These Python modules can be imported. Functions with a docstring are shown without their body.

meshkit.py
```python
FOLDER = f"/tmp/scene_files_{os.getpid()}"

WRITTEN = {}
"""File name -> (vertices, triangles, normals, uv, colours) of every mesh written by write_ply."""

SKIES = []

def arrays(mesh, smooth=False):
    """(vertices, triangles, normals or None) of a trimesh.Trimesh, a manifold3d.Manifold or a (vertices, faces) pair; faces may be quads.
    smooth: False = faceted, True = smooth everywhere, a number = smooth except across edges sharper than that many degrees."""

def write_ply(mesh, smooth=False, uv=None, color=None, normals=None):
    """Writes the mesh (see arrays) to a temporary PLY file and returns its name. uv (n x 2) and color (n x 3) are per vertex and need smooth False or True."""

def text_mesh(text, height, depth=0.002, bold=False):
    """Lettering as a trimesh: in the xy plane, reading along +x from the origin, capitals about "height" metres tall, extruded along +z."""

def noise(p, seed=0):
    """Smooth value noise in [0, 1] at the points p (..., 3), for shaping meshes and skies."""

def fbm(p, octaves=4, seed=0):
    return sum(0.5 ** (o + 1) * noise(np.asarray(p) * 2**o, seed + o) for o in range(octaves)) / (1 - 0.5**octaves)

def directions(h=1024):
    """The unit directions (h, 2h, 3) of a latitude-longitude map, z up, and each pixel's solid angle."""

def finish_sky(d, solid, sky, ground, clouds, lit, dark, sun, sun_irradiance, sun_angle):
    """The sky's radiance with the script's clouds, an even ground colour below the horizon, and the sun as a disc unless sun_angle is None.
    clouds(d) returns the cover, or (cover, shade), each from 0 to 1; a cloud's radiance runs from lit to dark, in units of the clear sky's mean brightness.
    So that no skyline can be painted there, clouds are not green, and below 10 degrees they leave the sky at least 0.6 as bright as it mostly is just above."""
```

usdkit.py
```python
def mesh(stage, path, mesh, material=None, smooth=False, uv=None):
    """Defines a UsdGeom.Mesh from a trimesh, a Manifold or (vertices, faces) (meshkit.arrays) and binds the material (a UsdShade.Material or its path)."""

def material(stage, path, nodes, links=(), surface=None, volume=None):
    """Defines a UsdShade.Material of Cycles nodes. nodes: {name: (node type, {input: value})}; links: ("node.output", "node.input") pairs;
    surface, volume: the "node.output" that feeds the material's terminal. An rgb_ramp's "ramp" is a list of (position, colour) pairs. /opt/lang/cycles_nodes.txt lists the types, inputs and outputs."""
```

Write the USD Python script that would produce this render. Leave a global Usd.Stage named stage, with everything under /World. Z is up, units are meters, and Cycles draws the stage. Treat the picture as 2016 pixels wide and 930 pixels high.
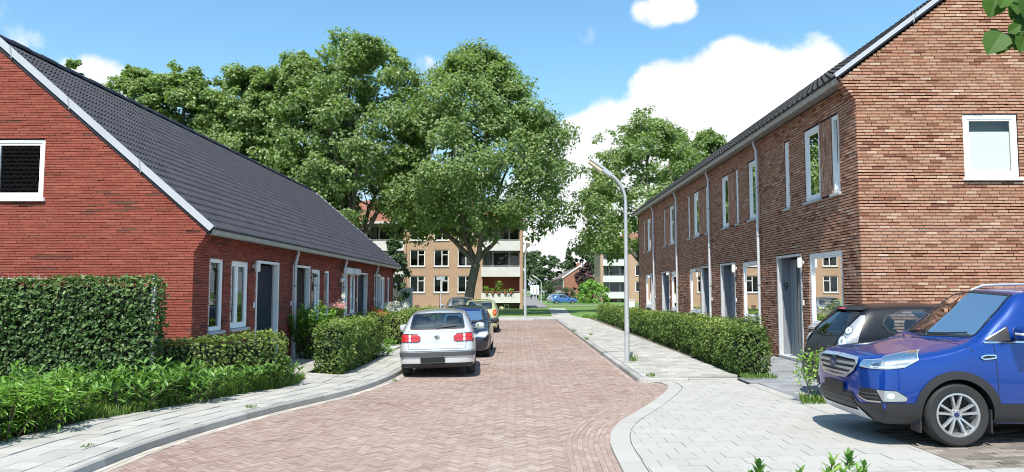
import math, numpy as np, trimesh, usdkit, meshkit
from pxr import Usd, UsdGeom, UsdLux, UsdShade, Gf, Sdf, Vt
from scipy.spatial import Delaunay
from scipy.interpolate import PchipInterpolator, LinearNDInterpolator
import shapely
from shapely.geometry import Polygon, LineString, Point, box as sbox
from shapely import affinity

stage = Usd.Stage.CreateInMemory()
UsdGeom.SetStageUpAxis(stage, UsdGeom.Tokens.z)
UsdGeom.SetStageMetersPerUnit(stage, 1.0)
UsdGeom.Xform.Define(stage, '/World')
A = np.array
pi = math.pi

# ---------------------------------------------------------------- camera, sky, sun, exposure
EYE = 1.85
FPX = 1500.0                      # focal length in pixels of the 2016 pixel wide photograph
TH = math.atan(109 / FPX)
PS = math.atan(12 / FPX)
FW = A([-math.sin(PS) * math.cos(TH), math.cos(PS) * math.cos(TH), math.sin(TH)])
RT = A([math.cos(PS), math.sin(PS), 0.0])
UP = np.cross(RT, FW)
CAM = A([0, 0, EYE])
cam = UsdGeom.Camera.Define(stage, '/World/camera')
_m = Gf.Matrix4d(*RT, 0, *UP, 0, *(-FW), 0, *CAM, 1)
cam.AddTransformOp().Set(_m)
cam.CreateHorizontalApertureAttr(36.0)
cam.CreateVerticalApertureAttr(36.0 * 472 / 1024)
cam.CreateFocalLengthAttr(36.0 * FPX / 2016)
cam.CreateClippingRangeAttr(Gf.Vec2f(0.1, 3000))
cam.CreateExposureAttr(0.52)

SUN_AZ, SUN_EL = math.radians(11), math.radians(57)      # shadows run away from the camera and a little to the right
SUNDIR = A([-math.sin(SUN_AZ) * math.cos(SUN_EL), -math.cos(SUN_AZ) * math.cos(SUN_EL), math.sin(SUN_EL)])
sun = UsdLux.DistantLight.Define(stage, '/World/sun')
sun.CreateIntensityAttr(1.25)
sun.CreateAngleAttr(0.53)
sun.CreateNormalizeAttr(True)
sun.CreateColorAttr(Gf.Vec3f(1.0, 0.945, 0.865))
_z = SUNDIR; _x = np.cross([0, 0, 1.0], _z); _x /= np.linalg.norm(_x); _y = np.cross(_z, _x)
sun.AddTransformOp().Set(Gf.Matrix4d(*_x, 0, *_y, 0, *_z, 0, 0, 0, 0, 1))


def view_dir(u, v):
    d = FW * FPX + RT * (u - 1008) - UP * (v - 465)
    return d / np.linalg.norm(d)


# cumulus lumps: direction of centre and angular radius
LUMPS = [((1460, 225), .118, 1), ((1330, 245), .105, 1), ((1590, 205), .105, 1), ((1240, 300), .10, 1), ((1170, 330), .09, 1), ((1400, 300), .13, 1), ((1540, 290), .13, 1),
         ((1290, 170), .046, .6), ((1440, 120), .05, .6), ((1620, 130), .06, .6), ((1345, 14), .036, .50), ((1300, 18), .034, .50), ((1258, 20), .03, .42), ((185, 175), .06, .7),
         ((845, 120), .05, .36), ((1280, 400), .16, 1), ((1100, 440), .12, .8), ((2300, 300), .2, 1), ((2700, 250), .25, 1), ((-760, 230), .16, 1), ((-1400, 150), .3, 1), ((60, 330), .10, .8)]
nodes = {'sky': ('sky_texture', dict(sky_type='single_scattering', sun_disc=False, sun_elevation=SUN_EL, sun_rotation=math.atan2(SUNDIR[0], SUNDIR[1]),
                                     altitude=0.0, air_density=1.0, aerosol_density=1.0, ozone_density=3.0)),
         'tc': ('texture_coordinate', {}),
         'n1': ('noise_texture', dict(scale=9.0, detail=9.0, roughness=0.56, distortion=0.25)),
         'n2': ('noise_texture', dict(scale=16.0, detail=5.0, roughness=0.5)),
         'o3': ('mapping', dict(mapping_type='point', location=(3.7, 1.9, 5.3))),
         'n3': ('noise_texture', dict(scale=2.1, detail=8.0, roughness=0.6))}
links = [('tc.generated', 'n1.vector'), ('tc.generated', 'n2.vector'), ('tc.generated', 'o3.vector'), ('o3.vector', 'n3.vector')]
prev = None
for i, ((u, v), r, wt) in enumerate(LUMPS):
    d = view_dir(u, v)
    nodes[f'm{i}'] = ('mapping', dict(mapping_type='point', location=tuple(-d / r), scale=(1 / r,) * 3))
    nodes[f'g{i}'] = ('gradient_texture', dict(gradient_type='spherical'))
    links += [('tc.generated', f'm{i}.vector'), (f'm{i}.vector', f'g{i}.vector')]
    nodes[f'w{i}'] = ('math', dict(math_type='multiply', value2=wt)); links += [(f'g{i}.fac', f'w{i}.value1')]
    if prev is None:
        prev = f'w{i}.value'
    else:
        nodes[f'x{i}'] = ('math', dict(math_type='smoothmax', value3=0.12))
        links += [(prev, f'x{i}.value1'), (f'w{i}.value', f'x{i}.value2')]
        prev = f'x{i}.value'
nodes['far'] = ('map_range', dict(from_min=0.62, from_max=0.9, to_min=0.0, to_max=0.4, clamp=True))   # loose clouds all over the sky
links += [('n3.fac', 'far.value')]
nodes['mx'] = ('math', dict(math_type='maximum')); links += [(prev, 'mx.value1'), ('far.result', 'mx.value2')]
nodes['nn'] = ('math', dict(math_type='multiply_add', value2=0.95, value3=-0.475)); links += [('n1.fac', 'nn.value1')]
nodes['sum'] = ('math', dict(math_type='add')); links += [('mx.value', 'sum.value1'), ('nn.value', 'sum.value2')]
nodes['cov'] = ('map_range', dict(range_type='smoothstep', from_min=0.19, from_max=0.35, to_min=0.0, to_max=0.97, clamp=True)); links += [('sum.value', 'cov.value')]
nodes['shade'] = ('rgb_ramp', dict(ramp=[(0.3, (8.3, 8.6, 9.1)), (0.62, (10.4, 10.5, 10.6))])); links += [('n2.fac', 'shade.fac')]
# the sky itself a little more cyan, as the telephone renders it
nodes['tint'] = ('mix', dict(mix_type='multiply', fac=1.0, color2=(1.55, 2.05, 2.0))); links += [('sky.color', 'tint.color1')]
# pale haze low over the horizon, all the way round
nodes['sz'] = ('separate_xyz', {}); links += [('tc.generated', 'sz.vector')]
nodes['hz'] = ('map_range', dict(range_type='smoothstep', from_min=0.30, from_max=0.0, to_min=0.0, to_max=0.92, clamp=True)); links += [('sz.z', 'hz.value')]
nodes['haze'] = ('mix', dict(mix_type='mix', color2=(5.2, 5.9, 6.9))); links += [('hz.result', 'haze.fac'), ('tint.color', 'haze.color1')]
nodes['mixc'] = ('mix', dict(mix_type='mix')); links += [('cov.result', 'mixc.fac'), ('haze.color', 'mixc.color1'), ('shade.color', 'mixc.color2')]
nodes['bg'] = ('background_shader', dict(strength=0.081)); links += [('mixc.color', 'bg.color')]
skymat = usdkit.material(stage, '/World/Looks/sky_material', nodes, links, surface='bg.background')
dome = UsdLux.DomeLight.Define(stage, '/World/sky')
UsdShade.MaterialBindingAPI.Apply(dome.GetPrim()).Bind(skymat)
dome.GetPrim().SetCustomDataByKey('kind', 'structure')

# ---------------------------------------------------------------- prims, names, tags
_count = {}


def fresh(parent, name):
    k = (parent, name)
    n = _count.get(k, 0)
    _count[k] = n + 1
    return f'{parent}/{name}' if n == 0 else f'{parent}/{name}_{n:03d}'


def tag(path, label=None, cat=None, group=None, kind=None):
    p = stage.GetPrimAtPath(path)
    for k, v in (('label', label), ('category', cat), ('group', group), ('kind', kind)):
        if v:
            p.SetCustomDataByKey(k, v)
    return path


def thing(name, label, cat, loc=(0, 0, 0), rz=0.0, group=None, kind=None):
    path = fresh('/World', name)
    x = UsdGeom.Xform.Define(stage, path)
    x.AddTranslateOp().Set(Gf.Vec3d(*map(float, loc)))
    if rz:
        x.AddRotateZOp().Set(float(rz))
    return tag(path, label, cat, group, kind)


def group_xf(parent, name, loc=None, rz=None, label=None):
    path = fresh(parent, name)
    x = UsdGeom.Xform.Define(stage, path)
    if loc is not None:
        x.AddTranslateOp().Set(Gf.Vec3d(*map(float, loc)))
    if rz:
        x.AddRotateZOp().Set(float(rz))
    if label:
        tag(path, label)
    return path


def copy_of(src, name, loc, rz=0.0, label=None, group=None, scale=None):
    was = stage.GetPrimAtPath(src).GetCustomData()
    path = thing(name, label or was.get('label'), was.get('category'), loc, rz, group or was.get('group'))
    p = stage.GetPrimAtPath(path)
    if scale:
        UsdGeom.Xformable(p).AddScaleOp().Set(Gf.Vec3f(*scale))
    p.GetReferences().AddInternalReference(src)
    p.SetInstanceable(True)
    return path


def put(parent, name, mesh, mat, tone=None, smooth=False, kind=None, label=None, cat=None, group=None):
    """One Mesh prim. mesh: trimesh, or (v, f) with triangles or quads. tone: a colour-like primvar per vertex."""
    path = fresh(parent, name)
    if isinstance(mesh, (tuple, list)):
        v, f = np.asarray(mesh[0], float), np.asarray(mesh[1], int)
    else:
        v, f = np.asarray(mesh.vertices), np.asarray(mesh.faces)
    n = None
    if smooth is not False:
        v, f, n = meshkit.arrays((v, f), smooth)
        tone = None if tone is not None and len(tone) != len(v) else tone
    m = UsdGeom.Mesh.Define(stage, path)
    m.CreatePointsAttr(Vt.Vec3fArray.FromNumpy(np.ascontiguousarray(v, np.float32)))
    m.CreateFaceVertexCountsAttr(Vt.IntArray.FromNumpy(np.full(len(f), f.shape[1], np.int32)))
    m.CreateFaceVertexIndicesAttr(Vt.IntArray.FromNumpy(np.ascontiguousarray(f, np.int32).ravel()))
    m.CreateSubdivisionSchemeAttr('none')
    if n is not None:
        m.CreateNormalsAttr(Vt.Vec3fArray.FromNumpy(n.astype(np.float32)))
        m.SetNormalsInterpolation('vertex')
    if tone is not None:
        UsdGeom.PrimvarsAPI(m).CreatePrimvar('tone', Sdf.ValueTypeNames.Color3fArray, 'vertex').Set(Vt.Vec3fArray.FromNumpy(np.ascontiguousarray(tone, np.float32)))
    UsdShade.MaterialBindingAPI.Apply(m.GetPrim()).Bind(MAT[mat])
    if kind or label or cat or group:
        tag(path, label, cat, group, kind)
    return path


def join(*ms):
    """Joins (v, f) pairs; all triangles or all quads (quads are split when mixed)."""
    ms = [((m.vertices, m.faces) if hasattr(m, 'faces') else m) for m in ms]
    if len({np.asarray(f).shape[1] for _, f in ms}) > 1:
        ms = [(v, np.vstack([A(f)[:, [0, 1, 2]], A(f)[:, [0, 2, 3]]]) if A(f).shape[1] == 4 else f) for v, f in ms]
    at = np.cumsum([0] + [len(v) for v, _ in ms])
    return np.vstack([v for v, _ in ms]), np.vstack([A(f) + k for (_, f), k in zip(ms, at)])


_BF = A([[0, 3, 2, 1], [4, 5, 6, 7], [0, 1, 5, 4], [1, 2, 6, 5], [2, 3, 7, 6], [3, 0, 4, 7]])   # -z +z -y +x +y -x
_BV = A([[0, 0, 0], [1, 0, 0], [1, 1, 0], [0, 1, 0], [0, 0, 1], [1, 0, 1], [1, 1, 1], [0, 1, 1]], float)


def boxes(lo, hi, drop=()):
    """Many axis-aligned boxes at once -> (v (n*8,3), f quads)."""
    lo, hi = np.atleast_2d(lo).astype(float), np.atleast_2d(hi).astype(float)
    v = lo[:, None] + _BV[None] * (hi - lo)[:, None]
    F = _BF[[k for k in range(6) if k not in drop]]
    f = F[None] + 8 * np.arange(len(lo))[:, None, None]
    return v.reshape(-1, 3), f.reshape(-1, 4)


def bx(x0, x1, y0, y1, z0, z1):
    return boxes([[min(x0, x1), min(y0, y1), min(z0, z1)]], [[max(x0, x1), max(y0, y1), max(z0, z1)]])


def rbox(x0, x1, y0, y1, z0, z1, r=0.006):
    """A box with chamfered edges."""
    import manifold3d
    r = min(r, (x1 - x0) * .45, (y1 - y0) * .45, (z1 - z0) * .45)
    pts = []
    for sx in (0, 1):
        for sy in (0, 1):
            for sz in (0, 1):
                c = A([x1 if sx else x0, y1 if sy else y0, z1 if sz else z0], float)
                s = A([-1 if sx else 1, -1 if sy else 1, -1 if sz else 1]) * r
                for k in range(3):
                    q = c + s; q[k] = c[k]; pts.append(q)
    h = trimesh.convex.convex_hull(A(pts))
    return A(h.vertices), A(h.faces)


def tube(pts, r, sides=8, cap=True, ref=None):
    p = np.asarray(pts, float)
    t = np.gradient(p, axis=0); t /= np.linalg.norm(t, axis=1, keepdims=True) + 1e-12
    if ref is None:
        ref = A([0, 0, 1.0]) if abs(t[:, 2]).max() < .95 else A([1.0, 0, 0]) if abs(t[:, 0]).max() < .95 else A([.3, .9, .2])
    a = np.cross(t, ref); a /= np.linalg.norm(a, axis=1, keepdims=True) + 1e-12
    b = np.cross(t, a)
    ang = np.arange(sides) * 2 * pi / sides
    rr = np.broadcast_to(np.asarray(r, float), (len(p),))
    v = p[:, None] + rr[:, None, None] * (np.cos(ang)[None, :, None] * a[:, None] + np.sin(ang)[None, :, None] * b[:, None])
    i, j = np.meshgrid(np.arange(len(p) - 1), np.arange(sides), indexing='ij')
    q = np.stack([i * sides + j, (i + 1) * sides + j, (i + 1) * sides + (j + 1) % sides, i * sides + (j + 1) % sides], -1).reshape(-1, 4)
    f = np.vstack([q[:, [0, 1, 2]], q[:, [0, 2, 3]]])
    v = v.reshape(-1, 3)
    if cap:
        n = len(v)
        v = np.vstack([v, p[0], p[-1]])
        j = np.arange(sides)
        f = np.vstack([f, np.stack([np.full(sides, n), j, (j + 1) % sides], 1), np.stack([np.full(sides, n + 1), (len(p) - 1) * sides + (j + 1) % sides, (len(p) - 1) * sides + j], 1)])
    return v, f


def prism(poly, z0, z1):
    m = trimesh.creation.extrude_polygon(poly, z1 - z0, engine='earcut')
    return A(m.vertices) + [0, 0, z0], A(m.faces)


def lathe(prof, n=24, axis='z'):
    """prof: (r, z) pairs -> surface of revolution."""
    prof = A(prof, float); a = np.arange(n) * 2 * pi / n
    v = np.stack([prof[:, None, 0] * np.cos(a), prof[:, None, 0] * np.sin(a), np.broadcast_to(prof[:, None, 1], (len(prof), n))], -1).reshape(-1, 3)
    i, j = np.meshgrid(np.arange(len(prof) - 1), np.arange(n), indexing='ij')
    f = np.stack([i * n + j, i * n + (j + 1) % n, (i + 1) * n + (j + 1) % n, (i + 1) * n + j], -1).reshape(-1, 4)
    if axis == 'y':
        v = v[:, [0, 2, 1]] * [1, 1, 1]; f = f[:, ::-1]
    if axis == 'x':
        v = v[:, [2, 0, 1]]
    return v, f


def flat(poly, zfun, seg=None):
    """A sheet over a polygon, height by zfun(x, y)."""
    if seg:
        poly = shapely.segmentize(poly, seg)
    x0, y0, x1, y1 = poly.bounds
    pts = list(poly.exterior.coords)[:-1]
    for r in poly.interiors:
        pts += list(r.coords)[:-1]
    if seg:
        gx, gy = np.meshgrid(np.arange(x0 + seg / 2, x1, seg), np.arange(y0 + seg / 2, y1, seg))
        g = np.stack([gx.ravel(), gy.ravel()], 1)
        pts = np.vstack([pts, g[shapely.contains_xy(poly.buffer(-seg * .3), g[:, 0], g[:, 1])]])
    pts = A(pts)
    t = Delaunay(pts).simplices
    c = pts[t].mean(1)
    t = t[shapely.contains_xy(poly, c[:, 0], c[:, 1])]
    v = np.column_stack([pts, zfun(pts[:, 0], pts[:, 1]) * np.ones(len(pts))])
    cr = np.cross(v[t[:, 1]] - v[t[:, 0]], v[t[:, 2]] - v[t[:, 0]])[:, 2]
    t[cr < 0] = t[cr < 0][:, ::-1]
    return v, t


def pix(p):
    """World points -> pixels of the photograph and depth."""
    d = np.asarray(p) - CAM
    w = d @ FW
    return 1008 + FPX * (d @ RT) / w, 465 - FPX * (d @ UP) / w, w


# ---------------------------------------------------------------- materials
MAT = {}


def mat(name, color=(.5, .5, .5), rough=.6, metal=0.0, spec=.5, ramp=None, noise=None, bump=None, coat=0, extra=None, fine=None, leaf=0.0, vary=.14, stretch=None):
    """ramp: base colour from tone.x. noise: (scale, amount) brightness mottling in world space. bump: (scale, distance). fine: second noise. leaf: translucency."""
    n = {'p': ('principled_bsdf', dict(base_color=color, roughness=rough, metallic=metal, specular_ior_level=spec, coat_weight=coat, **(extra or {})))}
    l = []
    src = None
    if ramp:
        n['at'] = ('attribute', dict(attribute='tone')); n['sx'] = ('separate_color', {}); n['rm'] = ('rgb_ramp', dict(ramp=ramp))
        l += [('at.color', 'sx.color'), ('sx.r', 'rm.fac')]
        n['vb'] = ('map_range', dict(from_min=0, from_max=1, to_min=1 - vary, to_max=1 + vary)); l += [('sx.g', 'vb.value')]
        n['vm'] = ('mix', dict(mix_type='multiply', fac=1.0)); l += [('rm.color', 'vm.color1'), ('vb.result', 'vm.color2')]
        src = 'vm.color'
    if noise or bump or fine:
        n['geo'] = ('geometry', {})
        vec = 'geo.position'
        if stretch:
            n['mp'] = ('mapping', dict(mapping_type='point', scale=stretch)); l += [('geo.position', 'mp.vector')]; vec = 'mp.vector'
    for key, spec_ in (('nz', noise), ('nf', fine)):
        if spec_:
            n[key] = ('noise_texture', dict(scale=spec_[0], detail=6.0, roughness=.62)); l += [(vec, key + '.vector')]
            n[key + 'r'] = ('map_range', dict(from_min=.25, from_max=.75, to_min=1 - spec_[1], to_max=1 + spec_[1])); l += [(key + '.fac', key + 'r.value')]
            n[key + 'm'] = ('mix', dict(mix_type='multiply', fac=1.0, color1=color)); l += [(key + 'r.result', key + 'm.color2')]
            if src:
                l += [(src, key + 'm.color1')]
            src = key + 'm.color'
    if bump:
        n['nb'] = ('noise_texture', dict(scale=bump[0], detail=5.0)); l += [(vec, 'nb.vector')]
        n['bp'] = ('bump', dict(strength=.8, distance=bump[1])); l += [('nb.fac', 'bp.height'), ('bp.normal', 'p.normal')]
    if src:
        l += [(src, 'p.base_color')]
    out = 'p.BSDF'
    if leaf:
        n['tr'] = ('translucent_bsdf', dict(color=color)); n['mc'] = ('mix_closure', dict(fac=leaf)); 
        if src:
            n['tb'] = ('mix', dict(mix_type='multiply', fac=1.0, color2=(1.5, 1.75, .7))); l += [(src, 'tb.color1'), ('tb.color', 'tr.color')]
        l += [('p.BSDF', 'mc.closure1'), ('tr.BSDF', 'mc.closure2')]
        out = 'mc.closure'
    MAT[name] = usdkit.material(stage, '/World/Looks/' + name, n, l, surface=out)
    return name


def glass(name, tint=(.9, .93, .92), rough=0.0, ior=1.6, gl=(1, 1, 1)):
    """A pane: sunlight passes, reflections by angle."""
    n = {'t': ('transparent_bsdf', dict(color=tint)), 'g': ('glossy_bsdf', dict(color=gl, roughness=rough)), 'f': ('fresnel', dict(IOR=ior)), 'm': ('mix_closure', {})}
    MAT[name] = usdkit.material(stage, '/World/Looks/' + name, n, [('f.fac', 'm.fac'), ('t.BSDF', 'm.closure1'), ('g.BSDF', 'm.closure2')], surface='m.closure')


rng = np.random.default_rng(7)


def tones(n, per, seed=None, x=None):
    r = np.random.default_rng(seed if seed is not None else rng.integers(1 << 30)).random((n, 3))
    if x is not None:
        r[:, 0] = x
    return np.repeat(r, per, 0)


mat('brick_tan', ramp=[(0, (.20, .09, .06)), (.05, (.26, .115, .075)), (.10, (.355, .17, .112)), (.5, (.405, .217, .145)), (.94, (.45, .27, .188)), (1, (.53, .37, .275))], rough=.85, noise=(38, .20), fine=(2.5, .10), bump=(60, .004), stretch=(1, 1, 2.2), spec=.2, vary=.06)
mat('brick_red', ramp=[(0, (.15, .072, .055)), (.1, (.18, .062, .043)), (.16, (.25, .066, .048)), (.6, (.272, .074, .053)), (1, (.30, .092, .065))], rough=.9, noise=(30, .16), fine=(3, .10), bump=(60, .003), stretch=(1, 1, 2.5), spec=.15, vary=.07)
mat('mortar_dark', (.020, .014, .012), .95, noise=(30, .25))
mat('mortar_red', (.075, .020, .014), .95, noise=(30, .25))
mat('white_frame', (.84, .84, .83), .35, noise=(3, .03))
mat('grey_frame', (.50, .51, .52), .4, noise=(3, .05))
mat('verge_metal', (.43, .44, .48), .42, noise=(2, .06))
mat('zinc', (.33, .34, .34), .42, metal=.35, noise=(5, .12))
mat('zinc_pipe', (.60, .61, .63), .4, metal=.2, noise=(5, .08))
mat('sill_stone', (.42, .43, .43), .7, noise=(25, .12))
mat('door_navy', (.016, .02, .032), .6, spec=.2)
mat('door_grey', (.23, .245, .275), .45, noise=(3, .05))
mat('door_brown', (.03, .018, .016), .65, spec=.2)
mat('roof_tile_grey', ramp=[(0, (.030, .032, .046)), (1, (.042, .045, .061))], rough=.62, noise=(14, .08), spec=.25, vary=.08)
mat('roof_tile_dark', ramp=[(0, (.018, .019, .024)), (1, (.028, .029, .034))], rough=.6, noise=(14, .12), spec=.25)
mat('paver', ramp=[(0, (.245, .165, .137)), (.3, (.288, .21, .176)), (.8, (.325, .255, .218)), (1, (.36, .295, .258))], rough=.9, noise=(55, .12), fine=(.55, .12), spec=.25, vary=.09)
mat('paver_bed', (.23, .175, .145), .95, noise=(40, .25))
mat('walk_tile', ramp=[(0, (.27, .26, .235)), (.2, (.335, .325, .297)), (.7, (.365, .355, .328)), (1, (.40, .39, .365))], vary=.07, rough=.9, noise=(60, .14), fine=(1.7, .12), spec=.25)
mat('drive_tile', ramp=[(0, (.35, .34, .318)), (1, (.372, .363, .34))], vary=.025, rough=.9, noise=(70, .05), fine=(.9, .05), spec=.25)
mat('grey_tile', ramp=[(0, (.20, .21, .22)), (1, (.25, .26, .27))], rough=.85, noise=(60, .12), fine=(2, .1), spec=.3)
mat('brown_paver', ramp=[(0, (.14, .12, .10)), (.5, (.20, .175, .15)), (1, (.27, .24, .205))], rough=.9, noise=(60, .18), fine=(2, .12), spec=.25)
mat('kerb_stone', ramp=[(0, (.28, .275, .255)), (1, (.35, .345, .325))], rough=.9, noise=(50, .14), fine=(3, .14), spec=.25)
mat('gutter_stone', ramp=[(0, (.36, .32, .275)), (1, (.45, .405, .35))], rough=.9, noise=(50, .16), spec=.25)
mat('sand_joint', (.25, .23, .195), .95, noise=(40, .3))
mat('soil', (.13, .10, .075), .95, noise=(12, .4), fine=(60, .3), bump=(30, .03))
mat('lawn', (.105, .20, .035), .9, noise=(3, .28), fine=(40, .35), bump=(60, .03))
mat('ground_grass', (.085, .15, .04), .95, noise=(.3, .3), fine=(8, .3))
mat('asphalt', (.20, .185, .175), .9, noise=(2, .15), fine=(80, .25))
mat('black', (.012, .012, .013), .5)
mat('dark_inside', (.03, .03, .032), .9)
mat('inner_wall', (.30, .29, .27), .9)
mat('curtain', (.62, .61, .58), .9)
mat('car_glass_dark', (.02, .025, .03), .03, spec=.8)
mat('tail_red', (.55, .02, .015), .15, coat=1.0)
mat('tyre', (.022, .022, .023), .75, noise=(30, .15))
glass('window_glass', (.80, .86, .85), ior=1.75)
# ---------------------------------------------------------------- pieces: bricks, tiles, pavers, each one of its own
BOX5 = _BF[1:]                                     # no underside


def pieces(parent, name, V, F, mt, tone, limit=300, rest=None, hide=None):
    """V (n, k, 3), F per piece. The pieces that show largest become prims of their own, the others one mesh of stuff."""
    n, k = V.shape[:2]
    if n == 0:
        return
    c = V.mean(1)
    u, v, w = pix(c)
    ok = (w > .3) & (u > 4) & (u < 2012) & (v > 4) & (v < 926)
    if hide is not None:
        ok &= ~hide(u, v, c)
    ext = np.ptp(V, axis=1).max(1)
    score = np.where(ok, ext / np.maximum(w, .1), 0)
    order = np.argsort(-score, kind='stable')
    one = order[:min(limit, int(ok.sum()))]
    for i in one:
        put(parent, name, (V[i], F), mt, tone=np.repeat(tone[i:i + 1], k, 0))
    many = np.setdiff1d(np.arange(n), one)
    if len(many):
        f = (F[None] + k * np.arange(len(many))[:, None, None]).reshape(-1, F.shape[1])
        put(parent, rest or name + '_field', (V[many].reshape(-1, 3), f), mt, tone=np.repeat(tone[many], k, 0), kind='stuff')


def slabs(quads, zt, thick, jit=.0015, seed=0, bev=0.0):
    """Quads (n, 4, 2) in plan, anticlockwise, with top height zt (n,) or (n,4) -> V (n, 8, 3)."""
    r = np.random.default_rng(seed)
    n = len(quads)
    zt = np.broadcast_to(np.asarray(zt, float).reshape(n, -1), (n, 4)) + r.normal(0, jit, (n, 1)) + r.normal(0, jit * .7, (n, 4))
    top = np.concatenate([quads, zt[..., None]], -1)
    bot = np.concatenate([quads, zt[..., None] - thick], -1)
    return np.concatenate([bot, top], 1)


def chaikin(p, n=2):
    p = A(p, float)
    for _ in range(n):
        q = np.empty((2 * len(p), 2)); q[0] = p[0]; q[-1] = p[-1]
        q[1:-1:2] = p[:-1] * .75 + p[1:] * .25
        q[2:-1:2] = p[:-1] * .25 + p[1:] * .75
        p = q
    return p


def cross2(q):
    a, b = q[:, 1] - q[:, 0], q[:, 2] - q[:, 1]
    return a[:, 0] * b[:, 1] - a[:, 1] * b[:, 0]


class Curve:
    def __init__(s, p):
        s.p = A(p, float); s.d = np.r_[0, np.cumsum(np.linalg.norm(np.diff(s.p, axis=0), axis=1))]; s.L = s.d[-1]

    def at(s, t, off=0.0):
        """Point at arc length t, moved off metres to the left of the direction of travel."""
        t = np.asarray(t, float)
        P = np.stack([np.interp(t, s.d, s.p[:, k]) for k in (0, 1)], -1)
        e = .12
        a = np.stack([np.interp(np.clip(t - e, 0, s.L), s.d, s.p[:, k]) for k in (0, 1)], -1)
        b = np.stack([np.interp(np.clip(t + e, 0, s.L), s.d, s.p[:, k]) for k in (0, 1)], -1)
        d = b - a; d /= np.linalg.norm(d, axis=-1, keepdims=True)
        return P + np.stack([-d[..., 1], d[..., 0]], -1) * np.asarray(off)[..., None]


LK = Curve(chaikin([(-4.42, 3.0), (-4.38, 8.3), (-4.30, 9.4), (-3.86, 11.5), (-2.95, 13.9), (-2.62, 16.3), (-2.6, 19), (-2.6, 49)], 3))      # left kerb, going away
RE = Curve(chaikin([(2.44, 15.715), (2.86, 15.71), (2.95, 15.1), (2.80, 14.4), (2.06, 12.4), (1.36, 10.8), (1.12, 9.7), (1.08, 8.6), (1.0, 3.0)], 3))           # edge of the driveway, coming near
zL = lambda x, y: .10 + 0 * x
W1 = Polygon([tuple(p) for p in LK.p] + [(2.42, 49.0)] + [tuple(p) for p in RE.p])

# ground to the horizon, gardens, lawns
put('/World', 'ground', flat(sbox(-900, -60, 900, 1500), lambda x, y: -.15 + 0 * x), 'ground_grass', kind='structure')
put('/World', 'road_bed', flat(W1.buffer(.05), lambda x, y: -.008 + 0 * x, 2.0), 'paver_bed', kind='structure')

# road: herringbone pavers laid at 45 degrees
N = 620
PW = .2 / 3
ii, jj = np.meshgrid(np.arange(-N, N), np.arange(-N, N), indexing='ij')
kk = (ii - jj) % 6
cells = []
g = .003
for k, (du, dv) in ((0, (3, 1)), (5, (1, 3))):
    a = np.stack([ii[kk == k], jj[kk == k]], -1) * PW
    yy_ = (a[:, 0] + a[:, 1]) * .7071 + 27; a = a[(yy_ > 5) & (yy_ < 50) & (abs(a[:, 0] - a[:, 1]) * .7071 < 6)]
    q = np.stack([a + [g, g], a + [du * PW - g, g], a + [du * PW - g, dv * PW - g], a + [g, dv * PW - g]], 1)
    cells.append(q)
Q = np.concatenate(cells)
c45 = math.cos(pi / 4)
Q = np.stack([(Q[..., 0] - Q[..., 1]) * c45 - .3, (Q[..., 0] + Q[..., 1]) * c45 + 27.0], -1)
cc = Q.mean(1)
NC = 8                                              # straight courses along the driveway
band = Polygon(np.vstack([RE.p, RE.at(np.linspace(RE.L, 0, 60), -NC * PW)])).buffer(0)
gut = LineString(LK.p).buffer(.155)
inner = W1.buffer(-.004).difference(band).difference(gut).intersection(sbox(-9, 5.8, 9, 48.85))
near = shapely.contains_xy(inner.buffer(.25), cc[:, 0], cc[:, 1])
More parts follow.
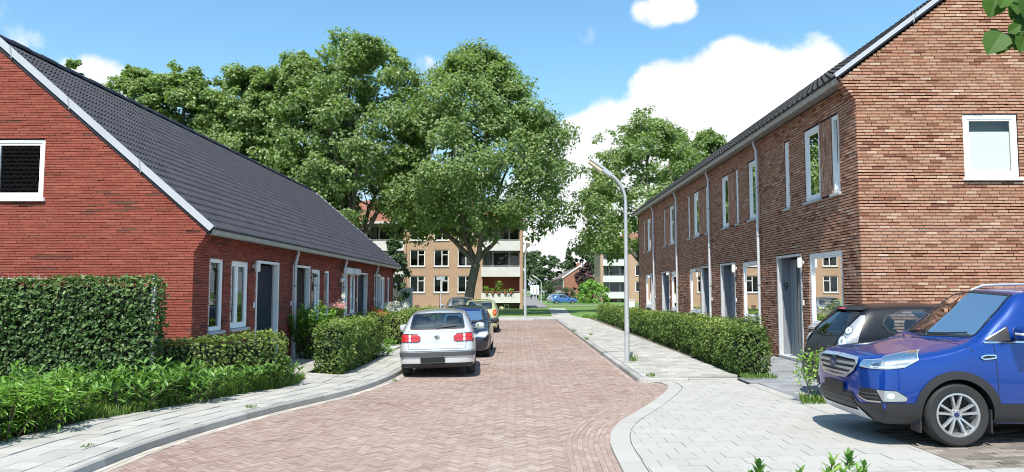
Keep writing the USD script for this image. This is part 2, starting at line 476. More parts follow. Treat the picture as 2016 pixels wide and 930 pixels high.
Q, cc = Q[near], cc[near]
allin = np.all([shapely.contains_xy(inner, Q[:, k, 0], Q[:, k, 1]) for k in range(4)], 0)
road = '/World/road'
UsdGeom.Xform.Define(stage, road); tag(road, kind='structure')
Qi = Q[allin]
r_ = np.random.default_rng(3)
tn = r_.random((len(Qi), 3))
# worn and repaired patches: neighbours share a tone
pt = meshkit.fbm(np.column_stack([Qi.mean(1) * .55, np.zeros(len(Qi))]), 3, 5)
tn[:, 0] = np.clip(tn[:, 0] * .66 + (pt - .5) * .7 + .18, 0, 1)
RV = slabs(Qi, np.zeros(len(Qi)), .03, .0016, 4)
# straight courses
cq = []
for c in range(NC):
    t = np.arange(0, RE.L - .21, .205) + (.1 if c % 2 else 0)
    o0, o1 = -c * PW - .0025, -(c + 1) * PW + .0025
    cq.append(np.stack([RE.at(t + .003, np.full(len(t), o0)), RE.at(t + .003, np.full(len(t), o1)), RE.at(t + .2, np.full(len(t), o1)), RE.at(t + .2, np.full(len(t), o0))], 1))
cq = np.concatenate(cq)
ar = shapely.area([Polygon(q) for q in cq]); cq = cq[(ar > .004)]
sg = cross2(cq); cq[sg < 0] = cq[sg < 0][:, ::-1]
cq = cq[shapely.contains_xy(W1, *cq.mean(1).T)]
cv = slabs(cq, np.zeros(len(cq)), .03, .0016, 5)
ct = r_.random((len(cq), 3)); ct[:, 0] = ct[:, 0] * .5 + .32
pieces(road, 'paver', np.concatenate([RV, cv]), BOX5, 'paver', np.concatenate([tn, ct]))
# pavers cut to the edge
cut = []
for q in Q[~allin]:
    p = Polygon(q).intersection(inner)
    for p in getattr(p, 'geoms', [p]):
        if p.geom_type == 'Polygon' and p.area > .0008:
            cut.append(prism(p, -.03, r_.normal(0, .0015)))
put(road, 'cut_paver', join(*cut), 'paver', tone=np.concatenate([np.repeat(r_.random((1, 3)) * [.8, 1, 1] + [.1, 0, 0], len(v), 0) for v, _ in cut]), kind='stuff')
# pale gutter stones along the left kerb, two courses
gq = []
for c in (0, 1):
    t = np.arange(0.1, LK.L - .35, .305) + (.15 if c else 0)
    o0, o1 = -c * .075 - .003, -(c + 1) * .075 + .003
    gq.append(np.stack([LK.at(t, np.full(len(t), o0)), LK.at(t, np.full(len(t), o1)), LK.at(t + .3, np.full(len(t), o1)), LK.at(t + .3, np.full(len(t), o0))], 1))
gq = np.concatenate(gq)
pieces(road, 'gutter_stone', slabs(gq, np.full(len(gq), .001), .03, .0012, 6), BOX5, 'gutter_stone', r_.random((len(gq), 3)), limit=90)
gq = np.stack([[A([2.42 - .1, y]), A([2.42 - .003, y]), A([2.42 - .003, y + .195]), A([2.42 - .1, y + .195])] for y in np.arange(15.8, 48.7, .2)])
gtn = r_.random((len(gq), 3))
pieces(road, 'edge_paver', slabs(gq, np.full(len(gq), .001), .03, .0012, 6), BOX5, 'paver', gtn * [.5, 1, 1] + [.5, 0, 0], limit=40)


# kerbs
def kerb(curve, t0, t1, side, z0=-.1, z1=.10, width=.13, step=1.0, grp='kerb'):
    p = '/World/' + grp
    if not stage.GetPrimAtPath(p):
        UsdGeom.Xform.Define(stage, p); tag(p, kind='structure')
    for t in np.arange(t0, t1 - .05, step):
        s = np.linspace(t + .004, min(t + step, t1) - .004, 5)
        prof = [(0, z0), (0.012, z1 - .02), (.032, z1), (width, z1), (width, z0)]
        rows = [np.column_stack([curve.at(s, np.full(5, side * o)), np.full(5, z)]) for o, z in prof]
        v = A(rows).transpose(1, 0, 2).reshape(-1, 3)
        f = [[i * 5 + j, (i + 1) * 5 + j, (i + 1) * 5 + j + 1, i * 5 + j + 1] for i in range(4) for j in range(4)]
        f = A(f)
        ends = A([[0, 1, 2, 3], [20 + 3, 20 + 2, 20 + 1, 20]])
        f = np.vstack([f, ends, [[0, 3, 4, 4]], [[24, 23, 20, 20]]])[:18]
        if side < 0:
            f = f[:, ::-1]
        put(p, 'kerb_stone', (v, f), 'kerb_stone', tone=np.repeat(r_.random((1, 3)), len(v), 0))


kerb(LK, .2, LK.L, 1)
RK = Curve([(2.42, 15.72), (2.42, 49.0)])
kerb(RK, 0, RK.L, -1)
EK = Curve([(4.47, 15.70), (2.425, 15.70)])
kerb(EK, 0, EK.L, -1, width=.03)
FK = Curve([(-28, 49.0), (2.42, 49.0)])
kerb(FK, 0, FK.L, 1)

# left pavement: tiles in rows along the kerb
BL = [(-5.95, 3), (-5.95, 9), (-5.75, 10.6), (-4.95, 12.6), (-4.1, 14.6), (-3.72, 16), (-3.68, 49)]
walkL = Polygon([tuple(p) for p in LK.at(np.linspace(0, LK.L, 160), np.full(160, .135))] + BL[::-1]).buffer(0)
pav = '/World/pavement'
UsdGeom.Xform.Define(stage, pav); tag(pav, kind='structure')
put(pav, 'bedding', flat(sbox(2.43, 14.6, 3.2, 15.74), lambda x, y: -.0065 + 0 * x), 'sand_joint')
put(pav, 'bedding', flat(walkL, lambda x, y: .088 + 0 * x, 1.0), 'sand_joint')
tq, zz = [], []
for c in range(6):
    t = np.arange(.2, LK.L - .35, .303) + (.15 if c % 2 else 0)
    o0, o1 = .14 + c * .303, .14 + c * .303 + .298
    q = np.stack([LK.at(t + .002, np.full(len(t), o1)), LK.at(t + .002, np.full(len(t), o0)), LK.at(t + .3, np.full(len(t), o0)), LK.at(t + .3, np.full(len(t), o1))], 1)
    ok = shapely.contains_xy(walkL.buffer(.06), *q.mean(1).T)
    tq.append(q[ok]); zz.append(np.full(ok.sum(), .103 + .004 * c))
tq = np.concatenate(tq); zz = np.concatenate(zz)
tt = r_.random((len(tq), 3)); tt[:, 0] = np.clip(tt[:, 0] * .8 + .1 + .25 * (meshkit.fbm(np.column_stack([tq.mean(1) * .8, zz]), 3, 9) - .5), 0, 1)
pieces(pav, 'paving_tile', slabs(tq, zz, .03, .0022, 8), BOX5, 'walk_tile', tt)


def tile_field(parent, poly, zfun, size, mt, name='paving_tile', limit=120, seed=1, half=True, tone=None, gap=.004, thick=.03, jit=.002, rot=False, org=(0, 0)):
    """Half-bond tiles over a polygon, cut at its edge."""
    sx, sy = size
    x0, y0, x1, y1 = poly.bounds
    x0 -= (x0 - org[0]) % sx + sx; y0 -= (y0 - org[1]) % sy
    r = np.random.default_rng(seed)
    ny = int((y1 - y0) / sy) + 2; nx = int((x1 - x0) / sx) + 3
    J, I = np.meshgrid(np.arange(ny), np.arange(nx), indexing='ij')
    if rot:
        a = np.stack([x0 + I * sx, y0 + J * sy + (I % 2) * (sy / 2 if half else 0) - sy / 2], -1).reshape(-1, 2)
    else:
        a = np.stack([x0 + I * sx + (J % 2) * (sx / 2 if half else 0), y0 + J * sy], -1).reshape(-1, 2)
    h = gap / 2
    q = np.stack([a + [h, h], a + [sx - h, h], a + [sx - h, sy - h], a + [h, sy - h]], 1)
    inn = np.all([shapely.contains_xy(poly, q[:, k, 0], q[:, k, 1]) for k in range(4)], 0)
    part = ~inn & np.any([shapely.contains_xy(poly, q[:, k, 0], q[:, k, 1]) for k in range(4)], 0)
    qi = q[inn]
    z = zfun(qi[..., 0], qi[..., 1])
    t = r.random((len(qi), 3))
    pieces(parent, name, slabs(qi, z, thick, jit, seed), BOX5, mt, t, limit)
    cuts = []
    for qq in q[part]:
        p = Polygon(qq).intersection(poly)
        for p in getattr(p, 'geoms', [p]):
            if p.geom_type == 'Polygon' and p.area > .002:
                v, f = prism(p, -thick, 0); v = A(v); v[:, 2] += zfun(v[:, 0], v[:, 1]); cuts.append((v, f))
    if cuts:
        put(parent, 'cut_tile', join(*cuts), mt, tone=np.concatenate([np.repeat(r.random((1, 3)), len(v), 0) for v, _ in cuts]), kind='stuff')


def surface(title, poly, zfun, size, mt, bed='sand_joint', **kw):
    p = fresh('/World', title)
    UsdGeom.Xform.Define(stage, p); tag(p, kind='structure')
    put(p, 'bedding', flat(poly, lambda x, y: zfun(x, y) - .014, 1.0), bed)
    tile_field(p, poly, zfun, size, mt, **kw)
    return p


zR = lambda x, y: .105 + .02 * (x - 2.42)
_ye = RE.p[::-1]
zD = lambda x, y: .022 + .03 * np.maximum(x - np.interp(y, _ye[:, 1], _ye[:, 0]), 0)
# right pavement beside the lamp
surface('pavement', sbox(2.555, 15.72, 4.47, 49.0), zR, (.303, .303), 'walk_tile', limit=150, seed=12)
# pale driveway apron with a border of long stones along the road
ap = Polygon([tuple(p) for p in RE.p] + [(1.0, 7.62), (4.42, 7.62), (4.42, 15.7), (2.5, 15.7)]).buffer(0).intersection(sbox(0, 7.62, 4.42, 15.7))
edge = Polygon(np.vstack([RE.p, RE.at(np.linspace(RE.L, 0, 80), .25)])).buffer(0).intersection(ap)
dw = surface('driveway', ap.difference(edge.buffer(.003)).buffer(-.004), zD, (.30, .30), 'drive_tile', limit=300, seed=13, jit=.0012, gap=.0055)
put(dw, 'border_bedding', flat(edge, lambda x, y: zD(x, y) - .014, .5), 'sand_joint')
bt = np.arange(0, RE.L - .5, .5)
bq = np.stack([RE.at(bt + .497, np.full(len(bt), .246)), RE.at(bt, np.full(len(bt), .246)), RE.at(bt, np.full(len(bt), .002)), RE.at(bt + .497, np.full(len(bt), .002))], 1)
sg = cross2(bq); bq[sg < 0] = bq[sg < 0][:, ::-1]
ok = shapely.contains_xy(ap, *bq.mean(1).T)
bq = bq[ok]
pieces(dw, 'border_stone', slabs(bq, zD(bq[..., 0], bq[..., 1]), .14, .001, 3), BOX5, 'drive_tile', r_.random((len(bq), 3)))
# grey strip of pavement nearest the camera
surface('pavement', sbox(1.02, 2.0, 12.0, 7.61), zD, (.303, .303), 'walk_tile', limit=60, seed=14)
# parking places before the end house, and the path to its door
surface('parking_place', sbox(4.43, 7.62, 12.0, 9.75), zD, (.21, .105), 'brown_paver', name='paver', limit=200, seed=15, bed='soil')
surface('parking_place', sbox(4.43, 9.76, 12.0, 14.9), zD, (.30, .30), 'drive_tile', limit=100, seed=16)
zP = lambda x, y: .088 + .03 * (x - 4.43)
surface('garden_path', sbox(4.62, 12.55, 6.7, 14.88), zP, (.4, .4), 'grey_tile', limit=60, seed=17)
surface('garden_path', sbox(4.49, 14.93, 6.7, 20.2), zP, (.4, .4), 'grey_tile', limit=100, seed=18)
# garden paths on the left
zG = lambda x, y: .122 + .12 * np.clip((-3.75 - x) / 1.8, 0, 1)
surface('garden_path', sbox(-5.56, 14.62, -3.72, 16.0).union(sbox(-5.56, 15.9, -4.42, 20.45)), zG, (.303, .303), 'walk_tile', limit=60, seed=19)
surface('garden_path', sbox(-5.56, 20.6, -3.72, 24.8), zG, (.303, .303), 'walk_tile', limit=40, seed=20)
# soil of the gardens
put('/World', 'garden_soil', flat(Polygon([(-30, 3)] + BL + [(-30, 49)]), lambda x, y: .098 + 0 * x, 3.0), 'soil', kind='structure')
put('/World', 'garden_soil', flat(sbox(4.48, 20.2, 6.75, 49), lambda x, y: .14 + 0 * x, 3.0), 'soil', kind='structure')
put('/World', 'garden_soil', flat(sbox(4.43, 9.0, 30, 50), lambda x, y: .03 + 0 * x), 'soil', kind='structure')
# beyond the end of the street
surface('pavement', sbox(-28, 49.14, 2.4, 53.6), lambda x, y: .104 + 0 * x, (.6, .6), 'walk_tile', limit=0, seed=21)
surface('pavement', Polygon([(2.43, 49.02), (4.4, 49.02), (3.9, 56), (4.9, 80), (3.2, 80), (2.43, 55)]), lambda x, y: .106 + 0 * x, (.6, .6), 'walk_tile', limit=0, seed=22)
put('/World', 'lawn', flat(sbox(-60, 53.5, 70, 95), lambda x, y: .075 + .03 * np.sin(x * .3) * np.sin(y * .21), 2.0), 'lawn', kind='structure')
put('/World', 'lawn', flat(sbox(4.41, 46.8, 40, 53.5), lambda x, y: .078 + 0 * x), 'lawn', kind='structure')
put('/World', 'far_pavement', flat(sbox(-60, 91.5, 70, 95.4), lambda x, y: .12 + 0 * x), 'sand_joint', kind='structure')
put('/World', 'far_road', flat(sbox(-60, 95.4, 70, 102), lambda x, y: .02 + 0 * x), 'asphalt', kind='structure')
put('/World', 'far_road', flat(Polygon([(-.2, 82), (3.2, 82), (6.5, 300), (1.0, 300)]), lambda x, y: .124 + 0 * x), 'asphalt', kind='structure')
put('/World', 'far_lawn', flat(sbox(-80, 102, 90, 330), lambda x, y: .05 + 0 * x), 'lawn', kind='structure')
# ---------------------------------------------------------------- brick houses
def frame_of(kind, at):
    """(u along the wall, d outwards, z) -> world, for the four wall planes of the street."""
    if kind == 'R':
        return lambda p: np.stack([at - p[..., 1], p[..., 0], p[..., 2]], -1)
    if kind == 'L':
        return lambda p: np.stack([at + p[..., 1], p[..., 0], p[..., 2]], -1)
    return lambda p: np.stack([p[..., 0], at - p[..., 1], p[..., 2]], -1)       # 'G': a gable towards the camera


def mb(m, fr):
    return fr(np.asarray(m[0], float)), m[1]


def brick_rows(u0, u1, z0, z1, row, length, joint, holes, lim=None, seed=0, depth=.10, deep=None, proud=.004):
    r = np.random.default_rng(seed)
    lo, hi, tn = [], [], []
    n = int(round((z1 - z0) / row))
    for k in range(n):
        za = z0 + k * row; zb = za + row - joint * 1.7; zm = (za + zb) / 2
        a, b = lim(zm) if lim else (u0, u1)
        if b - a < .03:
            continue
        segs = [(a, b)]
        for h0, h1, hz0, hz1 in holes:
            if zb > hz0 + .012 and za < hz1 - .012:
                segs = [s for x, y in segs for s in ((x, min(y, h0)), (max(x, h1), y)) if s[1] - s[0] > .02]
        off = (k % 2) * length * .5 + (k % 5) * length * .07
        g0 = u0 - 1 - off
        for x, y in segs:
            e = np.arange(g0, y + length, length); e = e[(e > x + .035) & (e < y - .035)]
            e = np.r_[x + joint / 2 * (x > a + 1e-6), e, y - joint / 2 * (y < b - 1e-6)]
            for p, q in zip(e[:-1] + joint / 2, e[1:] - joint / 2):
                j = r.normal(0, proud)
                d0 = deep(p, q, zm) if deep else depth
                lo.append((p, -d0, za + r.normal(0, .0012))); hi.append((q, j, zb + r.normal(0, .0012)))
    lo, hi = A(lo), A(hi)
    return lo, hi, r.random((len(lo), 3))


def brick_pieces(wall, lo, hi, tn, fr, mt, limit, hide=None, name='brick'):
    v, _ = boxes(lo, hi)
    V = fr(v.reshape(-1, 8, 3))
    pieces(wall, name, V, _BF[[0, 1, 3, 4, 5]], mt, tn, limit, rest='brickwork', hide=hide)


def core(parent, fr, poly, holes, mt, d0=-.023, d1=-.26):
    """The wall behind the bricks, with its openings."""
    p = poly
    for h in holes:
        p = p.difference(sbox(h[0] - .006, h[2] - .006, h[1] + .006, h[3] + .006))
    ms = []
    for q in getattr(p, 'geoms', [p]):
        v, f = prism(q, 0, d0 - d1)
        ms.append((fr(np.stack([v[:, 0], v[:, 2] + d1, v[:, 1]], -1)), f))
    return put(parent, 'wall', join(*ms), mt)


def ring(u0, u1, z0, z1, w, d0, d1, wt=None):
    """Four butted bars."""
    wt = wt or w
    return join(bx(u0, u0 + w, d0, d1, z0, z1), bx(u1 - w, u1, d0, d1, z0, z1), bx(u0 + w, u1 - w, d0, d1, z1 - wt, z1), bx(u0 + w, u1 - w, d0, d1, z0, z0 + wt))


def window(house, fr, u0, u1, z0, z1, frame='white_frame', sash=True, split=None, blind=None, curtain=None, sill=True, tilt=False, rec=.024, fw=.065, sillmat='sill_stone', white_sill=False):
    w = put(house, 'window', mb(ring(u0 + .004, u1 - .004, z0 + .004, z1 - .004, fw, -rec - .07, -rec), fr), frame)
    a, b, c, d = u0 + fw, u1 - fw, z0 + fw, z1 - fw
    cells = [(a, b)] if not split else [(a, a + (b - a) * split - .03), (a + (b - a) * split + .03, b)]
    if split:
        m = a + (b - a) * split
        put(w, 'mullion', mb(bx(m - .03, m + .03, -rec - .07, -rec - .002, c, d), fr), frame)
    for p, q in cells:
        if q - p < .05:
            continue
        s = .045 if sash and q - p > .18 else .012
        rg = ring(p + .002, q - .002, c + .002, d - .002, s, -rec - .06, -rec - .012)
        pn = A([[p + s, -rec - .04, c + s], [q - s, -rec - .04, c + s], [q - s, -rec - .04, d - s], [p + s, -rec - .04, d - s]])
        if tilt:
            for k in (0, 1):
                vv = rg[0] if k == 0 else pn
                h = (vv[:, 2] - c) * math.sin(.11); vv[:, 1] -= h
        put(w, 'sash', mb(rg, fr), frame)
        put(w, 'pane', mb((pn, A([[0, 1, 2, 3]])), fr), 'window_glass')
        if blind:
            put(w, 'blind', mb(bx(p + s, q - s, -rec - .10, -rec - .085, d - s - blind * (d - c), d), fr), 'curtain')
        if curtain:
            n = 24
            for side, wd in curtain:
                x0, x1 = (p, p + wd * (q - p)) if side == 0 else (q - wd * (q - p), q)
                uu = np.linspace(x0, x1, n)
                dd = -rec - .16 + .02 * np.sin(np.arange(n) * 1.9)
                vv = np.concatenate([np.column_stack([uu, dd, np.full(n, zz)]) for zz in (c - .02, d + .02)])
                ff = A([[k, k + 1, n + k + 1, n + k] for k in range(n - 1)])
                put(w, 'curtain', mb((vv, ff), fr), 'curtain')
    if sill:
        put(w, 'sill', mb(rbox(u0 - .05, u1 + .05, -rec, .05, z0 - .062, z0 - .002), fr), 'white_frame' if white_sill else sillmat)
    return w


def doorway(house, fr, u0, u1, z0, z1, leaf, jamb, frame, far, depth=.30, strips=True, number=None, dark_handle=False):
    """A recessed front door. far: 'hi' when the end with larger u is farther from the camera."""
    fw = .06
    d = put(house, 'door', mb(join(rbox(u0 + .07, u1 - .07, -depth - .05, -depth, z0, z1 - .09, .004)), fr), leaf)
    put(d, 'door_frame', mb(join(bx(u0 + .004, u0 + fw, -.10, .012, z0, z1 - .004), bx(u1 - fw, u1 - .004, -.10, .012, z0, z1 - .004), bx(u0 + fw, u1 - fw, -.10, .012, z1 - fw, z1 - .004)), fr), frame)
    put(d, 'jamb', mb(bx(u0 + .004, u0 + .05, -depth - .06, -.102, z0, z1 - .004), fr), jamb)
    put(d, 'jamb', mb(bx(u1 - .05, u1 - .004, -depth - .06, -.102, z0, z1 - .004), fr), jamb)
    put(d, 'lintel_panel', mb(bx(u0 + .052, u1 - .052, -depth - .06, -.102, z1 - .05, z1 - .005), fr), jamb)
    put(d, 'doorstep', mb(rbox(u0, u1, -depth - .06, .02, z0 - .11, z0 + .012), fr), 'sill_stone')
    if strips:
        w = u1 - u0
        g = u0 + w * .62
        put(d, 'glass_strip', mb(bx(g - .09, g + .09, -depth - .03, -depth + .004, z0 + .25, z1 - .25), fr), 'car_glass_dark')
        for k in (.22, .40, .84):
            put(d, 'panel_moulding', mb(bx(u0 + w * k - .012, u0 + w * k + .012, -depth, -depth + .012, z0 + .1, z1 - .16), fr), leaf)
    hu = u0 + .16
    put(d, 'letter_plate', mb(rbox(hu, hu + .26, -depth, -depth + .015, z0 + .98, z0 + 1.05, .004), fr), 'zinc_pipe')
    put(d, 'handle', mb(join(tube([(hu + .03, -depth, z0 + 1.12), (hu + .03, -depth + .055, z0 + 1.12), (hu + .15, -depth + .055, z0 + 1.12)], .011, 6)), fr), 'zinc_pipe')
    return d


def downpipe(house, fr, u, ztop, zbot, dg=.17):
    pts = [(u, dg, ztop), (u, dg, ztop - .10), (u, dg - .02, ztop - .13), (u, .12, ztop - .24), (u, .10, ztop - .27), (u, .10, ztop - .4), (u, .10, zbot)]
    p = put(house, 'downpipe', mb(tube(pts, .04, 10, ref=A([1.0, 0, 0])), fr), 'zinc_pipe', smooth=50)
    for z in np.arange(zbot + .5, ztop - .5, 1.35):
        put(p, 'pipe_bracket', mb(lathe([(.047, z), (.047, z + .035)], 10), lambda q: fr(q + [u, .10, 0])), 'zinc')


def gutter(house, fr, u0, u1, d, z, r=.075, step=.62):
    n = 9
    a = np.linspace(pi, 2 * pi, n)
    prof = [(d + r * math.cos(t), z + r * math.sin(t)) for t in a]
    prof = [(d - r - .002, z + .02)] + prof + [(d + r + .012, z + .012), (d + r + .012, z + .024), (d + r - .004, z + .02)]
    m = len(prof)
    v = A([(u, x, y) for u in (u0, u1) for x, y in prof]); f = A([[k, k + 1, m + k + 1, m + k] for k in range(m - 1)])
    g = put(house, 'gutter', mb((v, f), fr), 'zinc')
    for u in np.arange(u0 + .15, u1, step):
        q = [(d + (r + .006) * math.cos(t), z + (r + .006) * math.sin(t)) for t in a]
        v = A([(uu, x, y) for uu in (u, u + .025) for x, y in q]); f = A([[k, k + 1, n + k + 1, n + k] for k in range(n - 1)])
        put(g, 'gutter_bracket', mb((v, f), fr), 'zinc_pipe')
    return g


def roof_tiles(roof, fr, u0, u1, d_e, z_e, d_r, z_r, wid, exp, mt, limit, rolls, seed, rows=None):
    """Interlocking tiles from the eaves (d_e, z_e) to the ridge (d_r, z_r) over u0..u1."""
    L = math.hypot(d_r - d_e, z_r - z_e); sx, sz = (d_r - d_e) / L, (z_r - z_e) / L
    nx, nz = (-sz, sx) if sx > 0 else (sz, -sx)
    nx, nz = (nx, nz) if nz > 0 else (-nx, -nz)
    nr = int(L / exp + .6); nc = max(1, int(round((u1 - u0) / wid))); w = (u1 - u0) / nc
    if rows:
        nr = rows
    pr = [(0.0, 0)]
    for k in range(rolls):
        c = (k + .5) / rolls
        pr += [(c - .24 / rolls, 0), (c - .14 / rolls, .034), (c + .14 / rolls, .034), (c + .24 / rolls, 0)]
    pr += [(1.0, 0)]
    pr = A(pr); m = len(pr)
    V = np.zeros((nr, nc, 3 * m, 3))
    rr = np.random.default_rng(seed)
    jit = rr.normal(0, .0018, (nr, nc))
    for k in range(nr):
        b0 = k * exp - .03; b1 = min((k + 1) * exp + .03, L)
        for lay, (b, h) in enumerate(((b0, .010), (b0, .052), (b1, .012))):
            hh = h + pr[:, 1] * (1.0 if lay else .55)
            for c in range(nc):
                hb = hh + jit[k, c]
                V[k, c, lay * m:(lay + 1) * m] = np.column_stack([u0 + (c + pr[:, 0] * .985) * w, d_e + sx * b + nx * hb, z_e + sz * b + nz * hb])
    F = A([[l * m + i, l * m + i + 1, (l + 1) * m + i + 1, (l + 1) * m + i] for l in (0, 1) for i in range(m - 1)])
    V = V.reshape(-1, 3 * m, 3)
    pieces(roof, 'roof_tile', fr(V), F, mt, rr.random((len(V), 3)), limit, rest='tile_field', hide=lambda u, v, c: v > 520)


def roof_slab(house, fr, u0, u1, d_e, z_e, d_r, z_r, d_b, mt, th=.09):
    """Both slopes of the roof as one board; d_b: the eaves at the back."""
    L = math.hypot(d_r - d_e, z_r - z_e); nx, nz = -(z_r - z_e) / L * (1 if d_r > d_e else -1), abs(d_r - d_e) / L
    v = A([(u, x, z - t) for u in (u0, u1) for x, z, t in ((d_e, z_e, 0), (d_r, z_r, 0), (d_b, z_e, 0), (d_b, z_e, th), (d_r, z_r, th * 1.3), (d_e, z_e, th))])
    f = A([[0, 1, 7, 6], [1, 2, 8, 7], [2, 3, 9, 8], [3, 4, 10, 9], [4, 5, 11, 10], [5, 0, 6, 11], [0, 1, 4, 5], [1, 2, 3, 4], [6, 7, 10, 11], [7, 8, 9, 10]])
    return put(house, 'roof', mb((v, f), fr), mt)


def verge(house, fr, u, d_e, z_e, d_r, z_r, side, w=.17, mt='verge_metal', back=None):
    for k, (da, za, db, zb) in enumerate([(d_e, z_e, d_r, z_r)] + ([(back, z_e, d_r, z_r)] if back is not None else [])):
        L = math.hypot(db - da, zb - za)
        sx, sz = (db - da) / L, (zb - za) / L
        nx, nz = -sz * np.sign(sx), abs(sx)
        a = -.03
        q = [(da + sx * a + nx * h, za + sz * a + nz * h) for h in (-w + .07, .085)] + [(db + nx * h * 0, zb + h / nz) for h in (.085, -w + .07)]
        v = A([(uu, x, z) for uu in (u, u + side * .05) for x, z in q])
        f = A([[0, 1, 2, 3], [4, 5, 6, 7], [0, 1, 5, 4], [1, 2, 6, 5], [2, 3, 7, 6], [3, 0, 4, 7]])
        b = put(house, 'verge_board', mb((v, f), fr), mt)
        if k == 0 and side < 0:
            for t in (.33, .66, .93):
                c0 = A([da + sx * L * t, za + sz * L * t])
                p = [c0 + A([sx, sz]) * s + A([nx, nz]) * h for s, h in ((-.16, -.05), (.0, .088), (.03, .088), (-.13, -.05))]
                v = A([(uu, *pp) for uu in (u + side * .052, u + side * .056) for pp in p])
                put(b, 'joint_clip', mb((v, f), fr), 'zinc')


def wall_lamp(name, label, loc, nrm, kind, group=None):
    t = thing(name, label, 'lamp', loc)
    n = A(nrm, float); s = A([-n[1], n[0], 0])
    if kind == 'globe':
        put(t, 'bracket', tube([n * 0, n * .09, n * .09 + [0, 0, .04]], .012, 6), 'zinc_pipe')
        sp = trimesh.creation.icosphere(2, .07); put(t, 'shade', (A(sp.vertices) + n * .09 + [0, 0, .06], A(sp.faces)), 'lamp_glass', smooth=True)
        put(t, 'cap', lathe([(0, .125), (.05, .12), (.06, .105)], 12), 'zinc_pipe') if False else None
    elif kind == 'can':
        v, f = lathe([(0, -.12), (.045, -.12), (.058, -.09), (.058, .09), (.045, .12), (0, .12)], 16)
        put(t, 'shade', (v + n * .09, f), 'lamp_glass', smooth=40)
        put(t, 'back_plate', tube([n * 0, n * .03], .05, 12), 'zinc_pipe')
    else:
        v, f = lathe([(.035, -.15), (.055, .08)], 6); put(t, 'shade', (v + n * .1, f), 'lamp_glass')
        v, f = lathe([(.0, .17), (.03, .14), (.075, .085), (.06, .08)], 6); put(t, 'cap', (v + n * .1, f), 'black')
        v, f = lathe([(.0, -.17), (.04, -.16), (.037, -.15)], 6); put(t, 'base', (v + n * .1, f), 'black')
        put(t, 'bracket', tube([n * 0 + [0, 0, .05], n * .04 + [0, 0, .2], n * .1 + [0, 0, .17]], .008, 6), 'black')
    return t


mat('lamp_glass', (.75, .75, .72), .25)
mat('film', (.50, .57, .51), .5, spec=.2)
mat('shutter_white', (.68, .67, .63), .5)

# ---- right row: five two-storey houses
XR, FLR, ZE, ROW = 6.75, .22, 6.10, .0620
frR, frG = frame_of('R', XR), frame_of('G', 15.05)
SLR = .745
D_E, Z_E = .36, 6.14
Z_RG = Z_E + (D_E + 4.6) * SLR
HR = [  # u0, u1, door, ground windows, upper windows (u0, u1, kind), panels of upright bricks, pipe
    (15.05, 21.10, (18.20, 19.92), [(15.95, 17.75)], [(18.88, 19.18), (16.95, 17.85), (15.92, 16.30)], [(16.33, 16.92)], 21.12),
    (21.10, 26.50, (23.76, 25.48), [(21.36, 23.02)], [(21.32, 22.22), (23.28, 23.52), (24.38, 25.16)], [(23.55, 24.35)], 26.52),
    (26.50, 31.95, (26.72, 28.20), [(28.38, 30.10)], [(27.08, 27.32), (28.40, 29.20), (29.92, 30.18)], [(27.36, 28.36)], 32.0),
    (31.95, 37.40, (34.10, 35.85), [(32.30, 33.70)], [(32.30, 32.56), (33.00, 33.86), (34.95, 35.2)], [(33.90, 34.9)], 37.45),
    (37.40, 42.55, (37.65, 38.72), [(38.85, 40.4)], [(37.85, 38.12), (38.85, 39.72), (40.55, 40.8)], [(38.16, 38.8)], None)]
LBL_R = ['brown brick end house with a broad gable and the number 9 beside its grey door', 'brown brick terraced house, second from the gable end, grey door left of its window',
         'brown brick terraced house in the middle of the right row, red object behind its window', 'brown brick terraced house, fourth from the near gable, globe lamp by its open grey porch',
         'brown brick terraced house at the far end of the right row']
